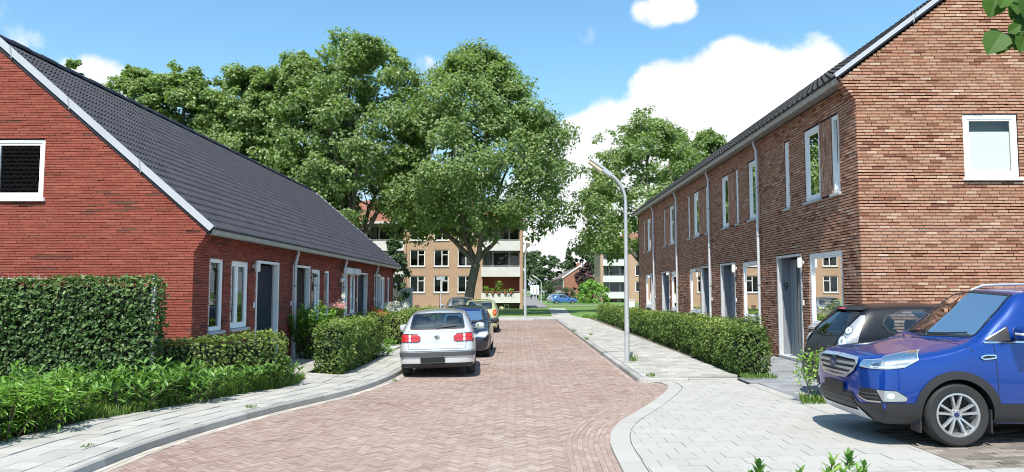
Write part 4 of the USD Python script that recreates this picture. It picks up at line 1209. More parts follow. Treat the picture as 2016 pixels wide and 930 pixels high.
# hedges: left
ivy = hedge('tall dense ivy hedge grown over a wire fence before the red gable', (-12.6, 12.15), (-5.66, 12.0), .34, .1, 2.02, 61, 'leaf_ivy', .072, 860, 'ivy_hedge', 'hedge', rag=.045, stems=False)
fn = thing('wire_fence', 'steel mesh fence with a grey post, its top showing over the ivy hedge', 'fence', (0, 0, 0))
put(fn, 'post', rbox(-5.80, -5.74, 12.03, 12.09, .05, 2.10, .004), 'zinc_pipe')
for k in range(2):
    put(fn, 'post', rbox(-8.3 - k * 2.5, -8.24 - k * 2.5, 12.02, 12.08, .05, 2.08, .004), 'zinc_pipe')
for z in np.arange(.25, 2.12, .2):
    put(fn, 'rail', tube([(-12.6, 12.06, z), (-5.8, 12.06, z)], .0045, 5), 'zinc_pipe')
put(fn, 'wires', join(*[tube([(x, 12.06, .1), (x, 12.06, 2.1)], .003, 4) for x in np.arange(-12.5, -5.8, .1)]), 'zinc_pipe', kind='stuff')
hedge('low dark hedge running from the ivy hedge to the first garden path', (-5.95, 12.55), (-4.40, 14.1), .5, .1, 1.04, 62, rag=.06, bright=.3)
hedge('bushy hedge between two garden paths, nearest the silver car', (-3.97, 16.05), (-3.97, 20.4), .58, .1, 1.12, 63, rag=.07, bright=.8, lsz=.062, dens=900)
hedge('long hedge beyond the second path, behind the silver car', (-3.98, 25.0), (-3.98, 30.5), .6, .1, 1.1, 64, rag=.07, bright=.7, dens=600, lsz=.07)
hedge('farthest stretch of hedge on the left pavement', (-3.98, 30.9), (-3.98, 36.5), .6, .1, 1.0, 65, rag=.07, bright=.5, dens=300, lsz=.09)
hedge('cross hedge between the second path and the roller shutters', (-5.4, 25.3), (-4.35, 25.3), .6, .1, 1.08, 66, rag=.07, bright=.5, dens=420)
# right
hedge('bushy hedge end nearest the pale driveway, in front of the grey path', (4.80, 15.75), (4.86, 19.6), .66, .09, 1.08, 71, rag=.07, bright=.7, lsz=.062, dens=900)
hedge('hedge along the right pavement just beyond the lamp post', (4.92, 20.2), (4.95, 26.6), .64, .13, 1.08, 72, rag=.07, bright=.5, dens=600, lsz=.07)
hedge('middle stretch of hedge along the right pavement', (5.0, 27.0), (5.0, 34.5), .62, .13, 1.02, 73, rag=.06, bright=.4, dens=430, lsz=.08)
hedge('farthest stretch of hedge along the right pavement, by the lawn', (5.05, 35.0), (5.1, 45.8), .62, .13, 1.0, 74, rag=.06, bright=.4, dens=240, lsz=.1)
hedge('dark cross hedge from the first downpipe to the pavement hedge', (5.3, 21.0), (6.62, 21.05), .5, .16, 1.12, 75, rag=.06, dens=420)
hedge('dark cross hedge at the second downpipe of the brown row', (5.4, 26.5), (6.62, 26.5), .5, .16, 1.05, 76, rag=.06, dens=320)
hedge('dark cross hedge at the third downpipe of the brown row', (5.4, 32.0), (6.62, 32.0), .5, .16, 1.0, 77, rag=.06, dens=260)


def shrub(name, label, x, y, z, h, rad, seed, nst, per, ln, wd, mt, up=.6, cat='shrub', group=None, droop=.2, lean=.5):
    """Leafy stems rising from one foot."""
    r = np.random.default_rng(seed)
    t = thing(name, label, cat, (x, y, z), group=group)
    ms, P, AX = [], [], []
    for k in range(nst):
        a = r.random() * 2 * pi; q = math.sqrt(r.random()) * rad
        f0 = A([q * .45 * math.cos(a), q * .45 * math.sin(a), 0]); e = A([q * math.cos(a), q * math.sin(a), h * r.uniform(.7, 1.05) * (1 - .25 * q / rad)])
        m = (f0 + e) / 2 + r.normal(0, .03, 3) + [0, 0, h * .08]
        p = np.array([f0, m, e]); tt = np.linspace(0, 2, 6); p = np.column_stack([np.interp(tt, [0, 1, 2], p[:, i]) for i in range(3)])
        ms.append(tube(p, np.linspace(.008, .003, 6), 4, False))
        n = per
        s = .06 + .94 * r.random(n) ** .75
        b = np.column_stack([np.interp(s * 2, [0, 1, 2], [f0[i], m[i], e[i]]) for i in range(3)])
        g_ = r.random(n) * 2 * pi
        ax = np.column_stack([np.cos(g_), np.sin(g_), up + .7 * (s - .5) + r.normal(0, .25, n)])
        P.append(b); AX.append(ax)
    P, AX = np.vstack(P), unit(np.vstack(AX)); n = len(P)
    nr = unit(A([0, 0, 1.0]) - AX * AX[:, 2:3] + r.normal(0, .25, (n, 3)))
    s = r.uniform(.65, 1.2, n)
    v, f = lance_leaves(P, AX, nr, s * ln, s * wd, droop)
    put(t, 'stems', join(*ms), 'twig', kind='stuff')
    tn = np.column_stack([np.clip(r.normal(.45, .2, n) + .3 * (P[:, 2] / h - .5), 0, 1), r.random((n, 2))])
    put(t, 'leaves', (v, f), mt, tone=np.repeat(tn, 8, 0), kind='stuff')
    return t


def grass(name, poly, z, seed, n, hmin, hmax, label, cat, mt='grass_blade', wd=.007):
    r = np.random.default_rng(seed)
    x0, y0, x1, y1 = poly.bounds
    P = np.column_stack([r.uniform(x0, x1, n * 3), r.uniform(y0, y1, n * 3)])
    P = P[shapely.contains_xy(poly, P[:, 0], P[:, 1])][:n]; n = len(P)
    a = r.random(n) * 2 * pi; h = r.uniform(hmin, hmax, n) * (.5 + meshkit.noise(np.column_stack([P * 3, np.zeros(n)]), seed)); ln = r.uniform(.2, .7, n) * h
    b = np.column_stack([P, np.full(n, z)]); d = np.column_stack([np.cos(a), np.sin(a), np.zeros(n)]); s = np.column_stack([-np.sin(a), np.cos(a), np.zeros(n)]) * wd
    U_ = A([0, 0, 1.0])
    m = b + d * (ln * .35)[:, None] + U_ * (h * .65)[:, None]; e = b + d * ln[:, None] + U_ * h[:, None]
    v = np.stack([b - s, b + s, m + s * .8, m - s * .8, e], 1).reshape(-1, 3)
    k = 5 * np.arange(n)[:, None]
    f = np.vstack([k + [0, 1, 2], k + [0, 2, 3], k + [3, 2, 4]])
    tn = np.repeat(np.column_stack([np.clip(r.normal(.45, .25, n), 0, 1), r.random((n, 2))]), 5, 0)
    return put('/World', name, (v, f), mt, tone=tn, kind='stuff', label=label, cat=cat)


# bed in the left foreground
bed = [(-10.6, 11.1), (-9.4, 10.9), (-8.2, 11.3), (-7.2, 10.9), (-6.4, 11.3), (-5.75, 12.0), (-5.25, 12.6), (-10.0, 10.2), (-8.8, 10.1), (-7.7, 10.2), (-6.8, 10.3), (-6.3, 10.75), (-5.6, 11.6), (-4.85, 13.35), (-4.55, 14.0), (-5.7, 11.2), (-5.15, 12.05)]
r_b = np.random.default_rng(5)
ORD = ['leftmost', 'second from the left', 'third from the left', 'fourth from the left', 'fifth from the left', 'sixth from the left', 'seventh from the left', 'eighth from the left', 'ninth from the left', 'rightmost']


def row_labels(pts, text):
    """Places in a row as the photograph shows it, from left to right."""
    u = pix(np.column_stack([A(pts), np.full(len(pts), .4)]))[0]
    o = np.argsort(np.argsort(u)); n = len(pts)
    return [text % (ORD[k] if k < n - 1 and k < 9 else 'rightmost') for k in o]


back, front = bed[:7], bed[7:]
for grp, h_, tx in ((back, .74, 'glossy laurel shrub before the ivy hedge, %s in the back row'), (front, .66, 'low laurel shrub in the front row of the bed, %s')):
    for k, ((x, y), lb) in enumerate(zip(grp, row_labels(grp, tx))):
        shrub('laurel_shrub', lb, x, y, .1, h_ if y < 12.5 else .58, .64, 300 + k + 40 * (grp is front), 36, 16, .13, .038, 'leaf_laurel', up=.75, group='laurel shrubs in the left bed')
wd_ = [(-7.6, 9.4), (-7.0, 9.1), (-6.5, 9.0), (-6.15, 9.35), (-6.7, 9.8), (-7.4, 8.6), (-6.8, 8.4), (-6.2, 8.5), (-6.05, 8.95), (-8.4, 9.4), (-6.35, 9.85), (-5.95, 9.6), (-6.05, 10.1)]
near_, far_ = [p for p in wd_ if p[1] < 9.2], [p for p in wd_ if p[1] >= 9.2]
for grp, tx in ((near_, 'tall leafy weed in the near left corner, %s in front'), (far_, 'tall leafy weed in the second row of the left corner, %s')):
    for k, ((x, y), lb) in enumerate(zip(grp, row_labels(grp, tx))):
        shrub('leafy_weed', lb, x, y, .1, .70, .47, 340 + k + 20 * (grp is far_), 28, 22, .13, .03, 'leaf_fresh', up=.25, droop=.55, cat='weed', group='weeds in the left corner')
grass('grass', Polygon([(-6.0, 10.2), (-5.65, 10.5), (-4.15, 14.5), (-4.15, 15.0), (-4.4, 14.9), (-5.2, 12.8), (-6.1, 10.9)]), .1, 3, 9500, .06, .26, 'short sunlit grass between the shrubs and the left pavement', 'grass')
grass('grass', Polygon([(-4.9, 13.0), (-4.35, 13.7), (-4.15, 14.3), (-4.3, 14.4), (-4.7, 13.8)]), .1, 4, 2400, .14, .34, 'tuft of tall bright grass at the corner of the first garden path', 'grass')
grass('grass', sbox(4.45, 46.9, 20, 53.4), .08, 5, 9000, .08, .2, 'rough grass by the last hedge of the right pavement', 'grass', wd=.02)
# ---------------------------------------------------------------- flats, far houses, lamp posts, signs
mat('brick_yellow', (.40, .272, .19), .9, noise=(6, .16), fine=(.5, .12), stretch=(1, 1, 3), spec=.2)
mat('brick_pinkish', (.44, .27, .18), .9, noise=(6, .16), fine=(.5, .12), stretch=(1, 1, 3), spec=.2)
mat('brick_farred', (.27, .125, .085), .9, noise=(4, .2), spec=.2)
mat('concrete_white', (.56, .56, .545), .8, noise=(1.2, .08))
mat('panel_red', (.42, .115, .07), .7, noise=(.8, .08))
mat('tile_red', ramp=[(0, (.24, .095, .065)), (1, (.32, .14, .09))], rough=.85, noise=(3, .2))
mat('tile_farbrown', (.16, .125, .115), .8, noise=(3, .2))
mat('basement_dark', (.11, .075, .06), .9, noise=(3, .2))
mat('lamp_metal', (.50, .51, .52), .38, metal=.35, noise=(4, .08))
mat('lamp_diffuser', (.50, .43, .30), .3)
mat('metal_grey', (.40, .41, .42), .45, metal=.3, noise=(3, .08))
mat('terracotta', (.40, .14, .08), .8)
mat('white_paint', (.70, .70, .69), .4)
mat('plastic_white', (.72, .72, .70), .45)
mat('truck_white', (.72, .73, .74), .35)


def flats(name, label, x0, x1, Y, z0, storeys, sh, bays, winx, depth=10.0, roof=True, brick='brick_yellow', base=.75, redpanel=None, side=None):
    """A post-war block of flats facing the camera: bays of balconies, columns of windows. bays: (x0, x1), winx: left edges."""
    t = thing(name, label, 'flats', (0, 0, z0))
    H = base + storeys * sh
    fr = frame_of('G', Y)
    holes = []
    for k in range(storeys):
        zb = base + k * sh
        holes += [(x, x + 1.55, zb + .95, zb + .95 + 1.72) for x in winx]
    bh = [(a, b, .0, H - .12) for a, b in bays]
    p = sbox(x0, 0, x1, H)
    for h in holes + bh:
        p = p.difference(sbox(*[h[0], h[2], h[1], h[3]]))
    ms = []
    for q in getattr(p, 'geoms', [p]):
        v, f = prism(q, 0, .3); ms.append((fr(np.stack([v[:, 0], v[:, 2] - .3, v[:, 1]], -1)), f))
    w = put(t, 'wall', join(*ms), brick)
    put(t, 'side_wall', join(bx(x0, x0 + .3, Y + .31, Y + depth, 0, H), bx(x1 - .3, x1, Y + .31, Y + depth, 0, H), bx(x0 + .31, x1 - .31, Y + depth - .3, Y + depth, 0, H)), brick)
    put(t, 'floor_slabs', join(*[bx(x0 + .32, x1 - .32, Y + .32, Y + depth - .32, base + k * sh - .12, base + k * sh) for k in range(storeys + 1)]), 'inner_wall')
    put(t, 'partition', bx(x0 + .32, x1 - .32, Y + 4.5, Y + 4.6, 0, H - .15), 'inner_wall')
    rr = np.random.default_rng(int(Y))
    for k in range(storeys):
        zb = base + k * sh
        for x in winx:
            wn = put(t, 'window', mb(ring(x + .01, x + 1.54, zb + .96, zb + 2.66, .09, -.16, -.06), fr), 'white_paint')
            m = x + .84
            put(wn, 'mullion', mb(bx(m - .045, m + .045, -.15, -.065, zb + 1.05, zb + 2.57), fr), 'white_paint')
            put(wn, 'mullion', mb(bx(m + .045, x + 1.45, -.15, -.068, zb + 2.12, zb + 2.19), fr), 'white_paint')
            for a, b in ((x + .1, m - .045), (m + .045, x + 1.45)):
                put(wn, 'pane', mb((A([[a, -.11, zb + 1.05], [b, -.11, zb + 1.05], [b, -.11, zb + 2.57], [a, -.11, zb + 2.57]]), A([[0, 1, 2, 3]])), fr), 'window_glass')
                if rr.random() < .7:
                    hgt = rr.uniform(.3, 1.45)
                    put(wn, 'curtain', mb(bx(a, b, -.26, -.24, zb + 2.57 - hgt, zb + 2.57), fr), 'curtain')
            put(wn, 'sill', mb(bx(x - .04, x + 1.59, -.06, .07, zb + .88, zb + .955), fr), 'sill_stone')
    for bi, (a, b) in enumerate(bays):
        # back wall of the loggia, parapets, side cheeks
        for k in range(storeys):
            zb = base + k * sh
            lastred = redpanel and (bi, k) in redpanel
            if lastred:
                put(t, 'loggia_wall', join(bx(a + .02, b - .02, Y + 1.2, Y + 1.3, zb, zb + sh - .13)), 'panel_red')
                put(t, 'loggia_door', mb(ring(b - 1.0, b - .08, zb + .05, zb + 2.2, .05, -1.19, -1.12), fr), 'panel_red')
            else:
                g = join(ring(a + .03, b - .03, zb + .02, zb + sh - .14, .09, Y + 1.16, Y + 1.24)) if False else None
                q = [a + .03, a + (b - a) * .27, a + (b - a) * .72, b - .03]
                wn = put(t, 'balcony_window', mb(join(*[ring(q[i] + .003, q[i + 1] - .003, zb + .03, zb + sh - .15, .07, -1.26, -1.18) for i in range(3)]), fr), 'white_paint')
                for i in range(3):
                    put(wn, 'pane', mb((A([[q[i] + .07, -1.22, zb + .1], [q[i + 1] - .07, -1.22, zb + .1], [q[i + 1] - .07, -1.22, zb + sh - .22], [q[i] + .07, -1.22, zb + sh - .22]]), A([[0, 1, 2, 3]])), fr), 'window_glass')
                if rr.random() < .8:
                    i = rr.integers(0, 3); put(wn, 'curtain', mb(bx(q[i] + .1, q[i] + .1 + (q[i + 1] - q[i]) * .6, -1.40, -1.37, zb + .1, zb + sh - .25), fr), 'curtain')
            pp = put(t, 'balcony', mb(join(bx(a - .12, b + .06, .02, .14, zb + .06, zb + .92), bx(a - .12, b + .06, -1.1, .14, zb - .10, zb + .058)), fr), 'concrete_white')
            put(pp, 'cheek', mb(bx(a - .12, a - .03, -1.1, .018, zb + .06, zb + .92), fr), 'concrete_white')
            put(pp, 'rail', mb(join(bx(a - .12, b + .06, .06, .10, zb + 1.02, zb + 1.06), *[bx(x, x + .03, .06, .10, zb + .92, zb + 1.02) for x in np.linspace(a, b - .05, 5)]), fr), 'metal_grey')
        put(t, 'basement_wall', bx(a + .01, b - .01, Y + .5, Y + .6, 0, base - .12), 'basement_dark')
        xx = (a + b) / 2 + .3
        put(t, 'basement_window', mb(ring(xx, xx + .5, .12, .55, .06, -.5, -.44), fr), 'white_paint')
        put(t, 'edge_pier', bx(b + .061, b + .30, Y - .16, Y + .01, 0, H - .2) if b + .4 < x1 + .4 else bx(b - .02, b, Y - .1, Y, 0, .1), brick)
    for x in winx:
        put(t, 'basement_vent', mb(bx(x + .55, x + 1.0, .005, .03, .18, .5), fr), 'basement_dark')
    if roof:
        ov = .55; zt = H; xm0, xm1 = x0 - ov, x1 + ov; y0, y1 = Y - ov, Y + depth + ov; rh = 3.0; ym = (y0 + y1) / 2; hip = (y1 - y0) / 2
        put(t, 'cornice', join(bx(x0 - ov, x1 + ov, Y - ov, Y + .02, H + .002, H + .2), bx(x1 - .02, x1 + ov, Y + .022, Y + depth, H + .002, H + .2), bx(x0 - ov, x0 + .02, Y + .022, Y + depth, H + .002, H + .2)), 'concrete_white')
        v = A([[xm0, y0, zt + .2], [xm1, y0, zt + .2], [xm1, y1, zt + .2], [xm0, y1, zt + .2], [xm0 + hip, ym, zt + rh], [xm1 - hip, ym, zt + rh]])
        f = A([[0, 1, 5], [0, 5, 4], [1, 2, 5], [2, 3, 4], [2, 4, 5], [3, 0, 4]])
        rf = put(t, 'roof', (v, f), 'tile_red', tone=np.full((6, 3), .4))
        # courses of tiles as thin steps
        ts = []
        for k in range(1, 18):
            s = k / 18; yy = y0 + (ym - y0) * s; z = zt + .2 + (rh - .2) * s; xx0, xx1 = xm0 + hip * s, xm1 - hip * s
            ts.append((A([[xx0, yy - .02, z - .01], [xx1, yy - .02, z - .01], [xx1, yy, z + .06], [xx0, yy, z + .06]]), A([[0, 1, 2, 3]])))
        put(rf, 'tile_courses', join(*ts), 'tile_red', tone=np.full((4 * 17, 3), .1), kind='stuff')
    return t


B0 = .1
wl_ = [-11.1, -8.65, -6.2]
fl = flats('block_of_flats', 'yellow brick flats with white balconies behind the big forked tree', -31.8, .52, 78, -.05, 3, 2.67, [(-31.0, -27.3), (-15.5, -11.75), (-3.65, .15)], wl_ + [-19.0, -21.6, -24.3, -26.9], base=.82,
           redpanel={(2, 0)})
flats('block_of_flats', 'far yellow flats with white balconies seen right of the far green bush', 13.5, 34, 125, -.1, 3, 2.67, [(14.0, 17.9), (27, 31)], [19.2, 22.2], base=.9)
# flower pots on the lowest balcony
for k, x in enumerate((-3.2, -2.6, -1.95, -1.3, -.75)):
    p = thing('flower_pot', ['terracotta pot with a small green plant on the lowest balcony, leftmost of five', 'terracotta pot second from the left on the lowest balcony', 'terracotta pot with the tallest plant on the lowest balcony rail', 'terracotta pot second from the right on the lowest balcony', 'terracotta pot rightmost on the lowest balcony rail'][k], 'flower pot', (x, 77.78, 1.70), group='pots on the lowest balcony')
    put(p, 'pot', lathe([(0, -.12), (.12, -.12), (.17, .15), (.14, .15), (.12, .1), (0, .1)], 12), 'terracotta')
    r = np.random.default_rng(k); n = (90, 60, 170, 40, 50)[k]; hh = (.55, .3, 1.05, .2, .25)[k]
    P = r.normal(0, .13, (n, 3)) * [1, 1, 0] + np.column_stack([np.zeros(n), np.zeros(n), .1 + hh * r.random(n)])
    v, f = leaf_quads(P, unit(r.normal(size=(n, 3)) + [0, 0, .6]), rand_unit(r, n), .16, .1)
    put(p, 'plant', (v, f), 'leaf_fresh', tone=np.repeat(r.random((n, 3)), 4, 0), kind='stuff')


def far_row(name, label, x, y0, y1, ze, zr, depth, n):
    t = thing(name, label, 'house row' if False else 'house', (0, 0, 0))
    # gable towards the camera, long side facing -x
    put(t, 'wall', prism(sbox(x, y0, x + depth, y1), 0, ze), 'brick_farred')
    g = prism(Polygon([(x, ze), (x + depth, ze), (x + depth / 2, zr - .15)]), 0, .3)
    put(t, 'gable', (g[0][:, [0, 2, 1]] + [0, y0, 0], g[1]), 'brick_farred')
    v = A([[x - .4, y, ze - .15] for y in (y0 - .15, y1)] + [[x + depth / 2, y, zr] for y in (y0 - .15, y1)] + [[x + depth + .4, y, ze - .15] for y in (y0 - .15, y1)])
    v = np.vstack([v, v + [0, 0, .2]])
    put(t, 'roof', (v, A([[6, 7, 9, 8], [8, 9, 11, 10], [0, 1, 3, 2], [2, 3, 5, 4], [0, 2, 8, 6], [2, 4, 10, 8], [0, 6, 7, 1]])), 'tile_farbrown')
    put(t, 'verge_board', join(*[(A([[xa, y0 - .18, za], [xb, y0 - .18, zb], [xb, y0 - .18, zb + .35], [xa, y0 - .18, za + .35]]), A([[0, 1, 2, 3]])) for xa, za, xb, zb in ((x - .4, ze - .2, x + depth / 2, zr - .05), (x + depth / 2, zr - .05, x + depth + .4, ze - .2))]), 'white_paint')
    for k in range(n):
        ya = y0 + (y1 - y0) * (k + .15) / n; yb = ya + (y1 - y0) / n * .62
        for z in (.6, 3.3):
            w = put(t, 'window', join(bx(x - .06, x, ya, yb, z, z + 1.6)), 'white_paint')
            put(w, 'pane', bx(x - .08, x - .065, ya + .1, yb - .1, z + .1, z + 1.5), 'car_glass_dark')
    put(t, 'chimney', bx(x + depth / 2 - .5, x + depth / 2 + .5, y0 + 4, y0 + 5, zr - .6, zr + 1.0), 'brick_farred')
    put(t, 'downpipe', tube([(x - .15, y0 + .3, 0), (x - .15, y0 + .3, ze)], .07, 6), 'white_paint')
    return t


far_row('far_house', 'far red brick house row whose white edged gable faces the camera', 11.2, 187, 256, 5.2, 8.0, 8.0, 9)
pb = thing('far_porch', 'flat roofed brown brick annexe beside the far gable', 'annexe', (0, 0, 0))
put(pb, 'wall', bx(14.6, 19.5, 166, 176, 0, 4.6), 'brick_farred')
put(pb, 'roof', bx(14.2, 19.9, 165.6, 176.4, 4.6, 5.0), 'tile_farbrown')
for k in range(4):
    put(pb, 'pier', bx(14.2, 14.6, 166 + k * 3, 166.5 + k * 3, 0, 4.598), 'tile_farbrown')
ch = thing('chimney_stack', 'tall brick chimney above the dark trees right of the far gable', 'chimney', (20.6, 190, 0))
put(ch, 'stack', bx(-.8, .8, -.8, .8, 0, 9.6), 'brick_farred'); put(ch, 'cap', bx(-.95, .95, -.95, .95, 9.6, 9.9), 'concrete_white')
gbx = thing('garden_fence', 'white garden fence with a grey panel behind the slender young tree', 'fence', (0, 0, 0))
for k in range(5):
    put(gbx, 'panel', bx(-12.6 + k * .62, -12.02 + k * .62, 69.0, 69.08, .05, 2.2), 'concrete_white' if k < 3 else 'metal_grey')
put(gbx, 'rail', bx(-12.7, -9.4, 69.09, 69.16, 1.9, 2.0), 'metal_grey')


# lamp posts
def lamp_post(name, label, x, y, z, h, r0, r1, arm, dirv, head, seed=0, group=None, sides=12):
    """arm: horizontal reach, dirv: plan direction of the arm."""
    t = thing(name, label, 'street lamp', (x, y, z), group=group)
    d = A([*dirv, 0.0]); d /= np.linalg.norm(d)
    zs = [-.1, .6, 1.2, 2.5, h - 1.0]
    put(t, 'post', tube([(0, 0, q) for q in zs], [r0, r0, r0 * .97, (r0 + r1) / 2, r1], sides), 'lamp_metal', smooth=50)
    a = np.linspace(0, 1.02, 13)
    R = .80 if arm < .6 else .6
    cv = [A([0, 0, h - 1.0]) + d * (R - R * math.cos(q)) + A([0, 0, 1]) * R * math.sin(q) for q in a]
    tg = unit(cv[-1] - cv[-2]); e = cv[-1] + tg * max(arm - .40, .03)
    put(t, 'arm', tube(cv + [e], r1 * .96, sides, ref=A([-d[1], d[0], 0])), 'lamp_metal', smooth=50)
    s = np.cross(tg, [0, 0, 1.0]); s /= np.linalg.norm(s); n = np.cross(s, tg)
    L, w, hh = head
    def prism_along(prof0, prof1, mt, nm):
        v = np.vstack([prof0, prof1]); m = len(prof0)
        f = [[k, (k + 1) % m, m + (k + 1) % m, m + k] for k in range(m)]
        put(t, nm, join((v, A(f)), (v, A([[0, 1, 2], [0, 2, 3], [m, m + 2, m + 1], [m, m + 3, m + 2]]))), mt)
    sec = lambda p, ww, up, dn: A([p - s * ww - n * dn, p + s * ww - n * dn, p + s * ww * .75 + n * up, p - s * ww * .75 + n * up])
    prism_along(sec(e - tg * .05, w * .35, hh * .4, hh * .35), sec(e + tg * L * .35, w * .5, hh * .5, hh * .45), 'lamp_metal', 'gear_box')
    prism_along(sec(e + tg * (L * .35 + .003), w * .5, hh * .5, .0), sec(e + tg * L, w * .5, hh * .4, .0), 'lamp_metal', 'hood')
    prism_along(sec(e + tg * (L * .36), w * .46, -.002, hh * .75), sec(e + tg * (L * .985), w * .46, -.002, hh * .62), 'lamp_diffuser', 'diffuser')
    put(t, 'door', bx(-r0 * .5, r0 * .5, -r0 - .004, -r0 + .02, .7, 1.05), 'lamp_metal')
    return t


lamp_post('street_lamp', 'grey lamp post with a long angled head on the right pavement', 2.72, 19.2, .11, 5.0, .062, .042, .42, (-1, -.15), (.62, .16, .12))
lamp_post('street_lamp', 'thin lamp post at the end of the brick road, before the flats', .46, 49.4, .1, 4.9, .085, .05, .30, (.25, -1), (.55, .22, .16))
lamp_post('street_lamp', 'nearest of the three lamp posts standing along the far street', 3.55, 117, .1, 4.0, .09, .06, .8, (-1, -.2), (.9, .3, .2))
lamp_post('street_lamp', 'middle one of the three lamp posts along the far street', 3.6, 150, .1, 4.2, .09, .06, .8, (-1, -.2), (.9, .3, .2))
lamp_post('street_lamp', 'farthest of the three lamp posts along the far street', 3.7, 185, .1, 4.4, .1, .07, .8, (-1, -.2), (1, .35, .2))

# street name sign on a thin post behind the parked cars
t = thing('street_sign', 'thin post with a small plate in front of the flats, left of the big trunk', 'sign', (-5.1, 50.2, .1))
put(t, 'post', tube([(0, 0, -.1), (0, 0, 2.75)], .035, 8), 'lamp_metal')
put(t, 'plate', rbox(-.28, .28, -.06, -.04, 2.5, 2.72, .004), 'metal_grey')
# white box on a post by the far end of the brown row
t = thing('mailbox', 'white box on a short post at the far corner of the brown brick row', 'box', (6.35, 43.6, .1))
put(t, 'post', bx(-.04, .04, -.04, .04, 0, .8), 'metal_grey'); put(t, 'box', rbox(-.28, .28, -.18, .18, .6, 1.22, .02), 'plastic_white'); put(t, 'lid', rbox(-.3, .3, -.2, .2, 1.222, 1.27, .01), 'plastic_white')
# the white lorry far down the street
t = thing('box_lorry', 'white box lorry seen from behind far down the street', 'lorry', (4.05, 187, .1))
put(t, 'box', rbox(-1.05, 1.05, 0, 5, .95, 3.3, .04), 'truck_white')
put(t, 'cab', rbox(-.95, .95, 5.1, 6.6, .6, 2.5, .1), 'truck_white')
put(t, 'door_seam', bx(-.02, .02, -.03, -.002, 1.0, 3.25), 'metal_grey'); put(t, 'bumper', bx(-1.0, 1.0, -.05, .05, .5, .72), 'black')
for sx in (-.8, .8):
    put(t, 'tail_light', bx(sx - .12, sx + .12, -.06, .0, .74, .86), 'tail_red')
    for y in (1.2, 5.6):
        v, f = lathe([(0, -.12), (.42, -.12), (.45, -.08), (.45, .08), (.42, .12), (0, .12)], 14, 'x'); put(t, 'wheel', (v + [sx, y, .45], f), 'tyre')
# ---------------------------------------------------------------- cars
def paint(name, col, metal=.35, rough=.32, fl=0.0):
    n = {'p': ('principled_bsdf', dict(base_color=col, metallic=metal, roughness=rough, coat_weight=fl or 1.0, coat_roughness=.05, specular_ior_level=.3 if fl else .5))}
    MAT[name] = usdkit.material(stage, '/World/Looks/' + name, n, [], surface='p.BSDF')


paint('paint_blue', (.0015, .038, .25), .3, .22)
paint('paint_silver', (.62, .63, .65), .45, .35)
paint('paint_black', (.008, .009, .012), .0, .4, .35)
paint('paint_night', (.016, .02, .034), .3, .28)
paint('paint_lime', (.43, .46, .20), .2, .35)
paint('paint_grey', (.34, .35, .36), .5, .35)
paint('paint_sky', (.05, .15, .40), .3, .35)
mat('plastic_black', (.022, .022, .024), .55, noise=(60, .1))
mat('plastic_grey', (.06, .062, .066), .5)
mat('chrome', (.75, .76, .78), .12, metal=1.0)
mat('satin_silver', (.55, .56, .58), .35, metal=.6)
mat('alloy', (.58, .59, .61), .3, metal=.75)
mat('rim_grey', (.36, .37, .39), .38, metal=.6)
mat('seat_cloth', (.05, .052, .058), .9)
mat('cabin', (.025, .026, .028), .9)
mat('lens_red', (.42, .012, .012), .08, coat=1.0)
mat('lens_orange', (.62, .20, .03), .1, coat=1.0)
mat('lens_white', (.62, .63, .64), .1, coat=1.0)
mat('lamp_silver', (.55, .56, .58), .22, metal=.7, coat=1.0)
mat('lamp_inner', (.20, .20, .21), .2, metal=.8)
mat('emblem_blue', (.012, .02, .10), .15, coat=1.0)
mat('plate_blank', (.008, .008, .008), .5)
mat('sticker_green', (.16, .42, .12), .5)
glass('car_glass', (.70, .78, .78), ior=1.6)
glass('car_glass_tint', (.34, .40, .40), ior=1.7)
glass('car_glass_sky', (.60, .68, .68), ior=2.1)
glass('lamp_cover', (.93, .94, .95), ior=1.5)


